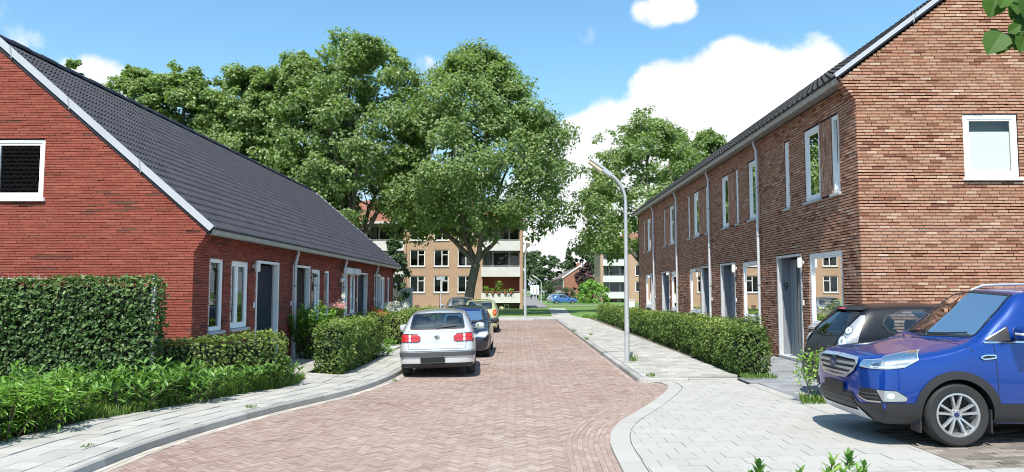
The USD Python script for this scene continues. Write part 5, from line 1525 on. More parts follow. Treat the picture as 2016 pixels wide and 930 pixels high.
def car_net(p):
    """Stations from nose to tail, each with six levels: bottom, sill, flank, belt, roof rail, centre line."""
    w = p['W'] / 2; L = p['L']; gc = p['gc']; zf = p['zf']; xc, zc = p['cowl']; xw, zw = p['wtop']; H = p['H']; xr, zr = p['rend']; xh, zh = p['hbot']
    wr = p['wr']; b0, b1 = p['belt']; zt = p['ztail']; fz = p.get('flank', .56)
    wb = p.get('wb', .955)
    xa = p['fax']
    z1 = zf + (zc - zf) * .55
    S = []
    nx = p.get('nose', (.12, .05, .0, .02, .06, .09))
    S.append([(nx[0], 0, gc), (nx[1], 0, gc + .1), (nx[2], 0, .48), (nx[3], 0, zf - .10), (nx[4], 0, zf - .02), (nx[5], 0, zf)])
    S.append([(nx[0] + .02, .55 * w, gc), (nx[1] + .03, .62 * w, gc + .1), (nx[2] + .035, .66 * w, .48), (nx[3] + .04, .64 * w, zf - .10), (nx[4] + .04, .42 * w, zf - .005), (nx[5] + .0, 0, zf + .012)])
    S.append([(.25, .78 * w, gc), (.21, .90 * w, gc + .1), (.20, .94 * w, .48), (.25, .90 * w, zf - .055), (.24, .60 * w, zf + .045), (.20, 0, zf + .05)])
    S.append([(xa - .28, .84 * w, gc), (xa - .28, .95 * w, gc + .08), (xa - .28, .985 * w, fz - .04), (xa - .22, .935 * w, z1 - .075), (xa - .26, .66 * w, z1 - .01), (xa - .3, 0, z1 + .01)])
    xm = min((xa + xc) / 2 + .1, xc - .06)
    S.append([(xm, .86 * w, gc), (xm, .965 * w, gc + .08), (xm, 1.0 * w, fz), (xm, .95 * w, (z1 + b0) / 2 - .03), (xm, .70 * w, (z1 + zc) / 2 + .0), (xm - .05, 0, (z1 + zc) / 2 + .035)])
    S.append([(xc + .06, .87 * w, gc), (xc + .06, .965 * w, gc + .08), (xc + .06, 1.0 * w, fz), (xc + .08, wb * w, b0), (xc + .10, .76 * w, zc - .005), (xc, 0, zc)])
    S.append([(xc + .2, .87 * w, gc), (xc + .2, .965 * w, gc + .08), (xc + .2, 1.0 * w, fz), (xc + .22, wb * w, b0 + .01), (xc + .22, .765 * w, zc + .05), (xc + .07, 0, zc + .04)])
    xq = (xc + xw) / 2
    S.append([(xq + .1, .87 * w, gc), (xq + .1, .965 * w, gc + .08), (xq + .1, 1.0 * w, fz), (xq + .12, wb * w, b0 + .02), (xq + .17, (.77 * w + wr) / 2 + .02, (zc + zw) / 2 + .02), (xq + .04, 0, (zc + zw) / 2 + .035)])
    S.append([(xw + .1, .87 * w, gc), (xw + .1, .965 * w, gc + .08), (xw + .1, 1.0 * w, fz), (xw + .12, wb * w, b0 + (b1 - b0) * .35), (xw + .16, wr, zw - .035), (xw + .02, 0, zw)])
    xmid = xw + (xr - xw) * .45
    S.append([(xmid, .87 * w, gc), (xmid, .965 * w, gc + .08), (xmid, 1.0 * w, fz), (xmid, wb * w, b0 + (b1 - b0) * .6), (xmid, wr * 1.005, H - .055), (xmid, 0, H)])
    S.append([(xr - .06, .87 * w, gc), (xr - .06, .965 * w, gc + .08), (xr - .06, .995 * w, fz), (xr - .04, (wb - .01) * w, b1), (xr - .06, wr * .97, zr - .05), (xr, 0, zr)])
    xg = (xr + xh) / 2
    S.append([(xg - .05, .86 * w, gc), (xg - .05, .96 * w, gc + .08), (xg - .05, .985 * w, fz), (xg - .02, (wb - .02) * w, b1 + .01), (xg + .02, wr * 1.0, (zr + zh) / 2 - .01), (xg + .06, 0, (zr + zh) / 2 + .03)])
    S.append([(L - .28, .85 * w, gc), (L - .26, .95 * w, gc + .08), (L - .25, .97 * w, fz), (min(xh - .03, L - .2), (wb - .045) * w, min(b1, zh)), (xh - .03, max(wr * 1.04, .72 * w), zh), (xh + .02, 0, zh + .005)])
    S.append([(L - .20, .80 * w, gc), (L - .12, .92 * w, gc + .09), (L - .12, .94 * w, fz - .03), (L - .14, .89 * w, zt - .04), (L - .095, .66 * w, zt), (L - .075, 0, zt)])
    S.append([(L - .13, .60 * w, gc), (L - .02, .70 * w, gc + .09), (L - .01, .72 * w, fz - .06), (L - .05, .66 * w, zt - .16), (L - .055, .46 * w, zt - .11), (L - .05, 0, zt - .10)])
    S.append([(L - .12, 0, gc), (L - .0, 0, gc + .10), (L, 0, fz - .06), (L - .03, 0, zt - .26), (L - .04, 0, zt - .22), (L - .045, 0, zt - .18)])
    return A(S)


class Body:
    def __init__(s, p, nu=10, nv=9):
        C = car_net(p); s.p = p
        ns, nl = C.shape[:2]
        ti, tj = np.arange(ns), np.arange(nl)
        U = np.linspace(0, ns - 1, (ns - 1) * nu + 1)
        Vv = np.unique(np.concatenate([np.linspace(0, nl - 1, (nl - 1) * nv + 1)]))
        P1 = PchipInterpolator(ti, C, axis=0)(U)
        P = PchipInterpolator(tj, P1, axis=1)(Vv)
        P[:, -1, 1] = 0; P[:, :, 1] = np.maximum(P[:, :, 1], 0)
        s.P = P
        du = np.gradient(P, axis=0); dv = np.gradient(P, axis=1)
        n = np.cross(du, dv)
        c = A([p['L'] / 2, 0, .7])
        n = unit(n); flip = (n * (P - c)).sum(-1) < 0
        n[flip] *= -1
        s.N = n
        Pm, Nm = P * [1, -1, 1], n * [1, -1, 1]
        s.allP = np.concatenate([P.reshape(-1, 3), Pm.reshape(-1, 3)]); s.allN = np.concatenate([n.reshape(-1, 3), Nm.reshape(-1, 3)])
        nu_, nv_ = P.shape[:2]
        i, j = np.meshgrid(np.arange(nu_ - 1), np.arange(nv_ - 1), indexing='ij')
        q = np.stack([i * nv_ + j, (i + 1) * nv_ + j, (i + 1) * nv_ + j + 1, i * nv_ + j + 1], -1).reshape(-1, 4)
        s.F = np.vstack([q, q[:, ::-1] + nu_ * nv_])
        s.keep = np.ones(len(s.F), bool)
        s.cP = s.allP[s.F].mean(1); s.cN = unit(s.allN[s.F].mean(1))
        s.cache = {}

    VIEW = {'R': ((0, 2), (1, 1, .12)), 'L': ((0, 2), (1, -1, .12)), 'F': ((1, 2), (0, -1, .12)), 'B': ((1, 2), (0, 1, .15)), 'T': ((0, 1), (2, 1, .3)), 'FL': ((-.7071, -.7071), .12), 'FR': ((-.7071, .7071), .12), 'BR': ((.7071, .7071), .12), 'BL': ((.7071, -.7071), .12)}

    def oblique(s, view, P):
        (dx, dy), _ = s.VIEW[view]
        return np.column_stack([P[:, 0] * dy - P[:, 1] * dx, P[:, 2]])

    def corner_poly(s, view, pts, r=.012):
        """Polygon of a corner view from points given as ('F', y, z), ('L', x, z) ..."""
        q = [s.interp(v)(A([[a, b]]))[0, :3] for v, a, b in pts]
        return rounded([tuple(x) for x in s.oblique(view, A(q)) if not np.isnan(x).any()], r)

    def interp(s, view):
        if view not in s.cache and len(view) == 2:             # seen across a corner of the car
            (dx, dy), th = s.VIEW[view]
            m = (s.allN[:, :2] @ A([dx, dy]) > th) & (s.allP[:, 1] * dy > -.05) & ((s.allP[:, 0] < s.p['L'] * .5) == (dx < 0))
            q = s.oblique(view, s.allP[m])
            _, un = np.unique(np.round(q, 4), axis=0, return_index=True)
            s.cache[view] = LinearNDInterpolator(q[un], np.hstack([s.allP[m][un], s.allN[m][un]]))
        if view not in s.cache:
            ax, (k, sg, th) = s.VIEW[view]
            m = s.allN[:, k] * sg > th
            if view in 'FB':                              # the outermost skin only
                m &= (s.allP[:, 0] < s.p['L'] * .55) if view == 'F' else (s.allP[:, 0] > s.p['L'] * .55)
            P, N = s.allP[m], s.allN[m]
            _, un = np.unique(np.round(P[:, ax], 4), axis=0, return_index=True)
            s.cache[view] = LinearNDInterpolator(P[un][:, ax], np.hstack([P[un], N[un]]))
        return s.cache[view]

    def patch(s, view, poly, off, step=.035):
        """A sheet over the skin: the polygon given in the view's two coordinates."""
        ms = []
        for q in getattr(poly, 'geoms', [poly]):
            if q.is_empty or q.area < 1e-6:
                continue
            q2 = shapely.segmentize(q, step)
            pts = list(q2.exterior.coords)[:-1]
            for r in q2.interiors:
                pts += list(r.coords)[:-1]
            x0, y0, x1, y1 = q.bounds
            gx, gy = np.meshgrid(np.arange(x0, x1, step), np.arange(y0, y1, step))
            g = np.stack([gx.ravel(), gy.ravel()], 1)
            pts = np.vstack([pts, g[shapely.contains_xy(q.buffer(-step * .35), g[:, 0], g[:, 1])]])
            t = Delaunay(pts).simplices
            c = pts[t].mean(1); t = t[shapely.contains_xy(q, c[:, 0], c[:, 1])]
            d = s.interp(view)(pts)
            ok = ~np.isnan(d[:, 0]); t = t[ok[t].all(1)]
            d = np.nan_to_num(d)
            ms.append((d[:, :3] + d[:, 3:] * off, t))
        return join(*ms) if ms else None

    def hole(s, view, poly):
        ax, (k, sg, th) = s.VIEW[view]
        c = s.cP
        m = shapely.contains_xy(poly, c[:, ax[0]], c[:, ax[1]]) & (s.cN[:, k] * sg > th * .6)
        if view in 'FB':
            m &= (c[:, 0] < s.p['L'] * .55) if view == 'F' else (c[:, 0] > s.p['L'] * .55)
        s.keep &= ~m

    def arch(s, x, z, r):
        c = s.cP
        s.keep &= ~((np.hypot(c[:, 0] - x, c[:, 2] - z) < r) & (abs(c[:, 1]) > s.p['W'] * .26))


def rounded(pts, r):
    return Polygon(pts).buffer(-r).buffer(r)


def mirror_y(poly):
    return affinity.scale(poly, -1, 1, origin=(0, 0))


def spoked_wheel(parent, x, y, z, r, wd, side, style, name='wheel'):
    """side: +1 outer face towards +y. Parts: tyre, rim, hub cap."""
    w = group_xf(parent, name)
    rr = r * (.665 if style == 'twin' else .62)
    prof = [(rr, -wd / 2 + .012), (rr + .02, -wd / 2), (r - .03, -wd / 2 - .004), (r - .006, -wd / 2 + .022), (r, -wd / 2 + .05), (r, wd / 2 - .05), (r - .006, wd / 2 - .022), (r - .03, wd / 2 + .004), (rr + .02, wd / 2), (rr, wd / 2 - .012)]
    v, f = lathe(prof, 44, 'y'); put(w, 'tyre', (v + [x, y, z], f), 'tyre', smooth=40)
    o = side
    yo = lambda d: y + o * (wd / 2 - .012 + d)
    prof = [(rr + .006, .006), (rr - .012, .008), (rr - .022, -.012), (rr - .03, -.12)]
    v, f = lathe([(a, o * (wd / 2 - .012 + b)) for a, b in prof], 40, 'y')
    ms = [(v + [x, y, z], f)]
    def spoke(ang, a0, w0, w1, d0=-.03, d1=-.006):
        c, s_ = math.cos(ang), math.sin(ang); tq = A([-s_, 0, c]); rq = A([c, 0, s_])
        b = A([x, 0, z])
        r0, r1 = .035, rr - .014
        P = []
        for rad, ww, dd in ((r0, w0, d0), (r0 + (r1 - r0) * .5, (w0 + w1) * .48, (d0 + d1) / 2 + .006), (r1, w1, d1)):
            for q, h in ((-1, -.028), (1, -.028), (.62, 0), (-.62, 0)):
                P.append(b + rq * rad + tq * (q * ww / 2 + a0 * (rad / r1)) + A([0, yo(dd + h), 0]))
        f = [[4 * k + i, 4 * k + (i + 1) % 4, 4 * k + 4 + (i + 1) % 4, 4 * k + 4 + i] for k in (0, 1) for i in range(4)]
        return A(P), A(f)
    if style == 'twin':
        for k in range(5):
            a = pi / 2 + k * 2 * pi / 5
            ms += [spoke(a, .052, .034, .036), spoke(a, -.052, .034, .036)]
    elif style == 'five':
        for k in range(5):
            ms.append(spoke(pi / 2 + k * 2 * pi / 5, 0, .07, .085))
    else:
        for k in range(9):
            ms.append(spoke(k * 2 * pi / 9, 0, .045, .06))
    v, f = lathe([(0, o * (wd / 2 - .036)), (.045, o * (wd / 2 - .036)), (.06, o * (wd / 2 - .05)), (.062, o * (wd / 2 - .09))], 20, 'y'); ms.append((v + [x, y, z], f))
    rm = put(w, 'rim', join(*ms), 'alloy' if style == 'twin' else 'rim_grey', smooth=30)
    v, f = lathe([(0, o * (wd / 2 - .10)), (rr - .026, o * (wd / 2 - .10))], 24, 'y'); put(w, 'brake_backing', (v + [x, y, z], f), 'cabin')
    v, f = lathe([(0, o * (wd / 2 - .026)), (.026, o * (wd / 2 - .027)), (.03, o * (wd / 2 - .036))], 18, 'y'); put(w, 'hub_cap', (v + [x, y, z], f), 'emblem_blue' if style == 'twin' else 'rim_grey', smooth=40)
    if style == 'twin':
        for k in range(5):
            a = pi / 2 + (k + .5) * 2 * pi / 5
            v, f = lathe([(0, o * (wd / 2 - .03)), (.010, o * (wd / 2 - .032)), (.012, o * (wd / 2 - .045))], 8, 'y'); put(w, 'wheel_nut', (v + [x + .05 * math.cos(a), y, z + .05 * math.sin(a)], f), 'rim_grey')
    return w


def seat(parent, x, y, z, mt='seat_cloth', rear=False, w=.48):
    import manifold3d
    s = put(parent, 'seat', join(rbox(x - .5, x + .02, y - w / 2, y + w / 2, z, z + .17, .05), (lambda m: (A([[a + (c - z) * .28, b, c] for a, b, c in m[0]]), m[1]))(rbox(x - .02, x + .12, y - w / 2 + .02, y + w / 2 - .02, z + .12, z + .66, .05))), mt)
    put(s, 'headrest', (lambda m: (A([[a + .19, b, c] for a, b, c in m[0]]), m[1]))(rbox(x - .01, x + .09, y - .15, y + .15, z + .64, z + .84, .05)), mt)
    return s


def make_car(name, label, p, loc, rz, pm, wheels='nine', extra=None, group=None, nu=10, nv=9, tint='car_glass', clad=None, driver=-1):
    """p: shape; winS: list of side windows (x, z); winF, winB: half polygons (y, z)."""
    t = thing(name, label, 'car', loc, rz, group)
    B = Body(p, nu, nv)
    L, w = p['L'], p['W'] / 2
    fr_x, rr_x, R = p['fax'], p['rax'], p['R']
    Ra = R + p.get('archgap', .055)
    for x in (fr_x, rr_x):
        B.arch(x, R, Ra)
    panes = []
    for q in p['winS']:
        q = rounded(q, p.get('rndS', .03))
        for v in 'RL':
            panes.append((v, q, 'side_window', tint if not p.get('clearS') else 'car_glass'))
    for v, key, nm in (('F', 'winF', 'windscreen'), ('B', 'winB', 'rear_window')):
        q = p[key]
        q = rounded(q + [(-a, b) for a, b in q[::-1]], .035)
        panes.append((v, q, nm, 'car_glass' if v == 'F' else p.get('backglass', tint)))
    for v, q, nm, mt in panes:
        B.hole(v, q.buffer(-.004))
    for h in p.get('holes', ()):
        B.hole(*h)
    F = B.F[B.keep]
    body = put(t, 'body', (B.allP, F), pm, smooth=42)
    lin = B.allP - B.allN * .022
    put(t, 'lining', (lin, F[:, ::-1]), 'cabin', smooth=42)
    for v, q, nm, mt in panes:
        m = B.patch(v, q.buffer(-.012), .002)
        pn = put(t, nm, m, mt, smooth=60)
        put(pn, 'seal', B.patch(v, q.buffer(.006).difference(q.buffer(-p.get('seal', .026))), .005), 'plastic_black', smooth=60)
    # wheel arches and wheels
    for x in (fr_x, rr_x):
        c = Point(x, R).buffer(1.0, 48)
        circ = lambda r: Point(x, R).buffer(r, 48)
        lipb = sbox(x - 1, p['gc'] + .0, x + 1, 2)
        for v in 'RL':
            ring_ = circ(Ra + (clad or .02)).difference(circ(Ra - .035)).intersection(lipb)
            m = B.patch(v, ring_, .010)
            put(t, 'arch_trim', m, 'plastic_black' if clad else pm, smooth=60)
        for s in (1, -1):
            a = np.linspace(-.25, pi + .25, 17)
            ys = (s * w * .42, s * w * .945)
            vv = A([(x + (Ra + .004) * math.cos(q), yy, R + (Ra + .004) * math.sin(q)) for yy in ys for q in a])
            put(t, 'wheel_housing', join((vv, A([[k, k + 1, 17 + k + 1, 17 + k] for k in range(16)])), (np.vstack([vv[:17], [[x, ys[0], R]]]), A([[k, k + 1, 17, 17] for k in range(16)])[:, :3])), 'cabin')
            spoked_wheel(t, x, s * (w - p.get('track', .125)), R, R, p.get('tw', .2), s, wheels)
    # underside, cabin
    put(t, 'floor', rbox(.5, L - .4, -w * .8, w * .8, p['gc'] + .02, p['gc'] + .10, .02), 'cabin')
    sx = p.get('seatx', fr_x + 1.35)
    for yy in (-.37, .37):
        seat(t, sx, yy * w / .83, p['gc'] + .18)
    for yy in (-.33, .33):
        seat(t, sx + .82, yy * w / .83, p['gc'] + .24, w=.56)
    xc, zc = p['cowl']
    put(t, 'dashboard', rbox(xc + .1, xc + .62, -w * .86, w * .86, zc - .32, zc - .045, .05), 'plastic_grey')
    sv, sf = lathe([(.165, -.014), (.182, 0), (.165, .014), (.15, 0), (.165, -.014)], 24)
    sv = np.column_stack([sv[:, 0] * .45 + sv[:, 2], sv[:, 1], sv[:, 0] * -.9]) if False else np.column_stack([sv[:, 2] + sv[:, 0] * .38, sv[:, 1], sv[:, 0] * .92])
    put(t, 'steering_wheel', (sv + [xc + .74, driver * .36, zc - .05], sf), 'plastic_black')
    # bumpers, seams, handles, mirrors
    for nm, v, poly, off, mt in p.get('deco', ()):
        m = B.patch(v, poly, off)
        if m is not None:
            put(t, nm, m, mt, smooth=60)
    for x0, x1, zz in p.get('seams', ()):
        pass
    for line in p.get('lines', ()):
        for v in 'RL':
            m = B.patch(v, LineString(line).buffer(.0035, cap_style='flat'), .0035, .05)
            if m is not None:
                put(t, 'door_seam', m, 'plastic_black')
    for hx, hz in p.get('handles', ()):
        for v in 'RL':
            m = B.patch(v, rounded([(hx - .09, hz - .016), (hx + .09, hz - .012), (hx + .09, hz + .014), (hx - .09, hz + .014)], .008), .022)
            put(t, 'door_handle', m, p.get('handlemat', pm), smooth=60)
    mx, mz = p['mirror']
    for s in (1, -1):
        sp = trimesh.creation.icosphere(2, 1.0); v = A(sp.vertices)
        v = np.sign(v) * abs(v) ** .75 * [.075, .115, .085]
        v[:, 0] += (v[:, 1] * s) * .18
        mr = put(t, 'mirror', (v + [mx, s * (w + .10), mz], A(sp.faces)), p.get('mirrormat', pm), smooth=True)
        put(mr, 'mirror_foot', tube([(mx + .01, s * (w - .06), mz - .06), (mx, s * (w + .05), mz - .04)], .028, 6), 'plastic_black')
        put(mr, 'mirror_glass', bx(mx + .064, mx + .07, min(s * (w + .02), s * (w + .18)), max(s * (w + .02), s * (w + .18)), mz - .055, mz + .055), 'chrome')
    if extra:
        extra(t, B)
    return t, B


def wiper(t, B, view, pts, name='wiper'):
    d = B.interp(view)(A(pts)); q = d[:, :3] + d[:, 3:] * .02
    put(t, name, tube(q, .011, 5), 'plastic_black')


def plate(t, B, view, cy, cz, w=.52, h=.11, off=.02):
    d = B.interp(view)(A([[cy, cz]]))[0]
    x = d[0] + (off if view == 'B' else -off)
    put(t, 'number_plate', rbox(x - .008, x + .008, cy - w / 2, cy + w / 2, cz - h / 2, cz + h / 2, .003), 'plate_blank')


both = lambda q: (q, mirror_y(q))
# ---- silver hatchback, seen from behind
IB = dict(seal=.018, L=3.88, W=1.66, H=1.43, gc=.20, zf=.70, cowl=(1.02, .93), wtop=(1.78, 1.375), rend=(3.20, 1.385), hbot=(3.66, .985), wr=.545, belt=(.83, .90), ztail=.90, fax=.78, rax=3.22, R=.29, mirror=(1.42, .96), flank=.55,
          winS=[[(1.46, .90), (2.26, .93), (2.26, 1.335), (1.98, 1.33)], [(2.34, .935), (2.95, .96), (2.80, 1.32), (2.34, 1.335)], [(3.02, .97), (3.30, 1.0), (3.10, 1.26), (2.90, 1.31)]],
          winF=[(0, .96), (.60, .97), (.50, 1.34), (0, 1.36)], winB=[(0, 1.005), (.60, 1.01), (.535, 1.33), (0, 1.345)],
          lines=[[(2.30, .3), (2.30, 1.36)], [(1.36, .3), (1.36, .88)], [(2.98, .55), (3.02, .95)]], handles=[(2.12, .82), (2.82, .84)], backglass='car_glass_sky')


def ib_extra(t, B):
    for s, (ql, lab) in ((1, (None, None)), (-1, (None, None))):
        o = [(s * .36, .775), (s * .42, .745), (s * .755, .755), (s * .785, .80), (s * .775, .915), (s * .42, .905), (s * .36, .86)]
        q = rounded(o, .02)
        l = put(t, 'tail_light', B.patch('B', q, .012), 'lens_red', smooth=60)
        put(l, 'reversing_lens', B.patch('B', q.intersection(sbox(min(s * .555, s * .61), .70, max(s * .555, s * .61), .95)).buffer(-.008), .016), 'lens_white')
        put(l, 'rim', B.patch('B', q.buffer(.006).difference(q.buffer(-.006)), .014), 'plastic_black')
        put(l, 'divider', B.patch('B', q.intersection(LineString([(s * .4, .83), (s * .78, .84)]).buffer(.006)), .017), 'lens_red')
    put(t, 'bumper_strip', B.patch('B', rounded([(-.80, .445), (.80, .445), (.80, .535), (-.80, .535)], .02), .028), 'plastic_grey', smooth=60)
    put(t, 'valance', B.patch('B', rounded([(-.74, .20), (.74, .20), (.76, .30), (-.76, .30)], .02), .016), 'plastic_black', smooth=60)
    put(t, 'tailgate_seam', B.patch('B', LineString([(-.66, .9), (-.60, .60), (.60, .60), (.66, .9)]).buffer(.004), .004), 'plastic_black')
    put(t, 'tailgate_seam', B.patch('B', LineString([(-.83, .555), (.83, .555)]).buffer(.005), .006), 'plastic_black')
    for s in (1, -1):
        for v in ('R' if s > 0 else 'L'):
            put(t, 'bumper_strip', B.patch(v, rounded([(3.52, .445), (3.84, .445), (3.84, .535), (3.56, .535)], .02), .022), 'plastic_grey', smooth=60)
    d = B.interp('B')(A([[0, .845]]))[0]
    v, f = lathe([(0, .012), (.05, .010), (.062, 0)], 20); e = put(t, 'emblem', (np.column_stack([d[0] + v[:, 2] + .004, v[:, 0], .845 + v[:, 1]]), f), 'chrome', smooth=40)
    v = A([(0, -.03, .022), (0, .03, .022), (0, .03, .008), (0, -.012, .004), (0, .03, -.024), (0, -.03, -.024)])
    put(e, 'mark', (np.column_stack([d[0] + .0185 + v[:, 0], v[:, 1], .845 + v[:, 2]]), A([[0, 1, 2], [0, 2, 3], [0, 3, 5], [3, 4, 5]])), 'plastic_grey')
    for x0, z0 in ((-.54, .635), (.40, .67)):
        put(t, 'badge', B.patch('B', rounded([(x0, z0), (x0 + .16, z0), (x0 + .16, z0 + .022), (x0, z0 + .022)], .006), .005), 'satin_silver')
    wiper(t, B, 'B', [(0.0, 1.0), (.02, 1.03), (.22, 1.045), (.43, 1.07)], 'rear_wiper')
    plate(t, B, 'B', -.10, .37, .52, .115, .03)
    put(t, 'aerial', tube([(2.55, 0, 1.42), (2.45, 0, 1.78)], .006, 5), 'black')
    put(t, 'exhaust', tube([(3.5, -.5, .2), (3.80, -.5, .2)], .025, 8), 'zinc')


sc_, _ = make_car('parked_car', 'silver hatchback parked with its red tail lights towards the camera', IB, (-1.92, 20.30, .022), -87, 'paint_silver', 'nine', ib_extra, nu=18, nv=15)
UsdGeom.Xformable(stage.GetPrimAtPath(sc_)).AddRotateXOp().Set(1.6)

# ---- dark hatchback facing the camera behind it
DK = dict(IB, L=3.85, W=1.64, H=1.44, zf=.74, cowl=(.92, .95), wtop=(1.62, 1.38), belt=(.84, .93), mirror=(1.36, 1.0), fax=.75, rax=3.2, mirrormat='plastic_black',
          winS=[[(1.36, .92), (2.2, .95), (2.2, 1.345), (1.86, 1.34)], [(2.28, .955), (2.95, .98), (2.80, 1.33), (2.28, 1.345)]], backglass='car_glass_tint')


def dk_extra(t, B):
    for s in (1, -1):
        q = rounded([(s * .40, .60), (s * .68, .56), (s * .78, .66), (s * .74, .75), (s * .52, .72)], .02)
        l = put(t, 'headlight', B.patch('F', q, .008), 'lamp_silver', smooth=60)
        put(l, 'lens', B.patch('F', q.buffer(-.03), .012), 'lens_white', smooth=60)
    put(t, 'grille', B.patch('F', rounded([(-.34, .58), (.34, .58), (.38, .68), (-.38, .68)], .02), .006), 'plastic_black')
    put(t, 'air_intake', B.patch('F', rounded([(-.5, .26), (.5, .26), (.46, .40), (-.46, .40)], .02), .006), 'plastic_black')
    plate(t, B, 'F', 0, .48)
    put(t, 'sun_strip', B.patch('F', Polygon([(-.47, 1.27), (.47, 1.27), (.455, 1.335), (-.455, 1.335)]), .004), 'emblem_blue')
    for q in ((.30, 0), (-.25, 0)):
        wiper(t, B, 'F', [(q[0], .985), (q[0] - .25, 1.0), (q[0] - .45, 1.03)])


make_car('parked_car', 'dark blue hatchback facing the camera right behind the silver one', DK, (-1.60, 21.2, 0.0), 90, 'paint_night', 'five', dk_extra, nu=8, nv=7)

# ---- lime green small car, rear
LM = dict(IB, L=3.72, W=1.64, H=1.50, zf=.78, cowl=(.86, 1.0), wtop=(1.5, 1.44), rend=(3.08, 1.45), hbot=(3.56, 1.02), wr=.54, belt=(.90, .97), ztail=.95, mirror=(1.3, 1.04), fax=.70, rax=3.08,
          winS=[[(1.3, .97), (2.1, 1.0), (2.1, 1.40), (1.75, 1.39)], [(2.18, 1.0), (2.9, 1.03), (2.75, 1.38), (2.18, 1.40)]], winF=[(0, 1.03), (.6, 1.04), (.5, 1.40), (0, 1.42)], winB=[(0, 1.05), (.56, 1.06), (.50, 1.38), (0, 1.40)])


def lm_extra(t, B):
    for s in (1, -1):
        q = Point(s * .66, .90).buffer(.10, 16); q = affinity.scale(q, .9, 1.35)
        l = put(t, 'tail_light', B.patch('B', q, .012), 'lens_red', smooth=60)
        put(l, 'lens', B.patch('B', q.buffer(-.05), .018), 'lens_orange')
    put(t, 'bumper_seam', B.patch('B', LineString([(-.8, .60), (.8, .60)]).buffer(.006), .006), 'plastic_black')
    put(t, 'valance', B.patch('B', rounded([(-.7, .2), (.7, .2), (.72, .3), (-.72, .3)], .02), .01), 'plastic_black')
    plate(t, B, 'B', 0, .76)
    wiper(t, B, 'B', [(.0, 1.05), (-.2, 1.07), (-.36, 1.1)], 'rear_wiper')


make_car('parked_car', 'lime green small car with a round red tail light, parked beyond the dark one', LM, (-1.72, 37.9, 0.0), -90, 'paint_lime', 'nine', lm_extra, nu=7, nv=6)
GR = dict(IB, L=4.2, W=1.72, H=1.47, winB=[(0, 1.02), (.6, 1.02), (.52, 1.36), (0, 1.38)])
make_car('parked_car', 'grey car half hidden beyond the lime green one, only its roof and windows showing', GR, (-3.45, 44.2, .1), -82, 'paint_grey', 'nine', None, nu=6, nv=5)
BL_ = dict(IB, L=3.75, W=1.62, H=1.46)
make_car('parked_car', 'small blue car parked side on before the far green bush', BL_, (8.75, 113.6, -.02), 186, 'paint_sky', 'five', None, nu=5, nv=4)
make_car('parked_car', 'pale grey car just behind the small blue one in the far street', dict(GR), (6.1, 119, -.02), 100, 'paint_grey', 'five', None, nu=5, nv=4)
mat('dark_lamp_grey', (.36, .37, .39), .3, metal=.3, coat=.5)
# ---- black three-door car, tail towards the street
C2 = dict(seal=.016, rndS=.07, L=3.67, W=1.66, H=1.50, gc=.21, zf=.72, cowl=(.80, .98), wtop=(1.45, 1.44), rend=(3.02, 1.46), hbot=(3.52, .93), wr=.58, belt=(.88, .96), ztail=.80, fax=.68, rax=3.00, R=.285, mirror=(1.18, 1.02), flank=.56,
          winS=[[(1.22, .98), (2.08, .94), (2.08, 1.39), (1.78, 1.39)], [(2.16, .945), (2.5, .95), (2.80, 1.05), (2.89, 1.18), (2.80, 1.30), (2.5, 1.38), (2.16, 1.39)]],
          winF=[(0, 1.0), (.6, 1.02), (.53, 1.37), (0, 1.39)], winB=[(0, .97), (.53, .98), (.54, 1.34), (0, 1.38)], clearS=False,
          lines=[[(2.12, .3), (2.12, .93)], [(1.12, .3), (1.12, .9)]], handles=[(1.98, .84)], handlemat='plastic_black', backglass='car_glass_tint')


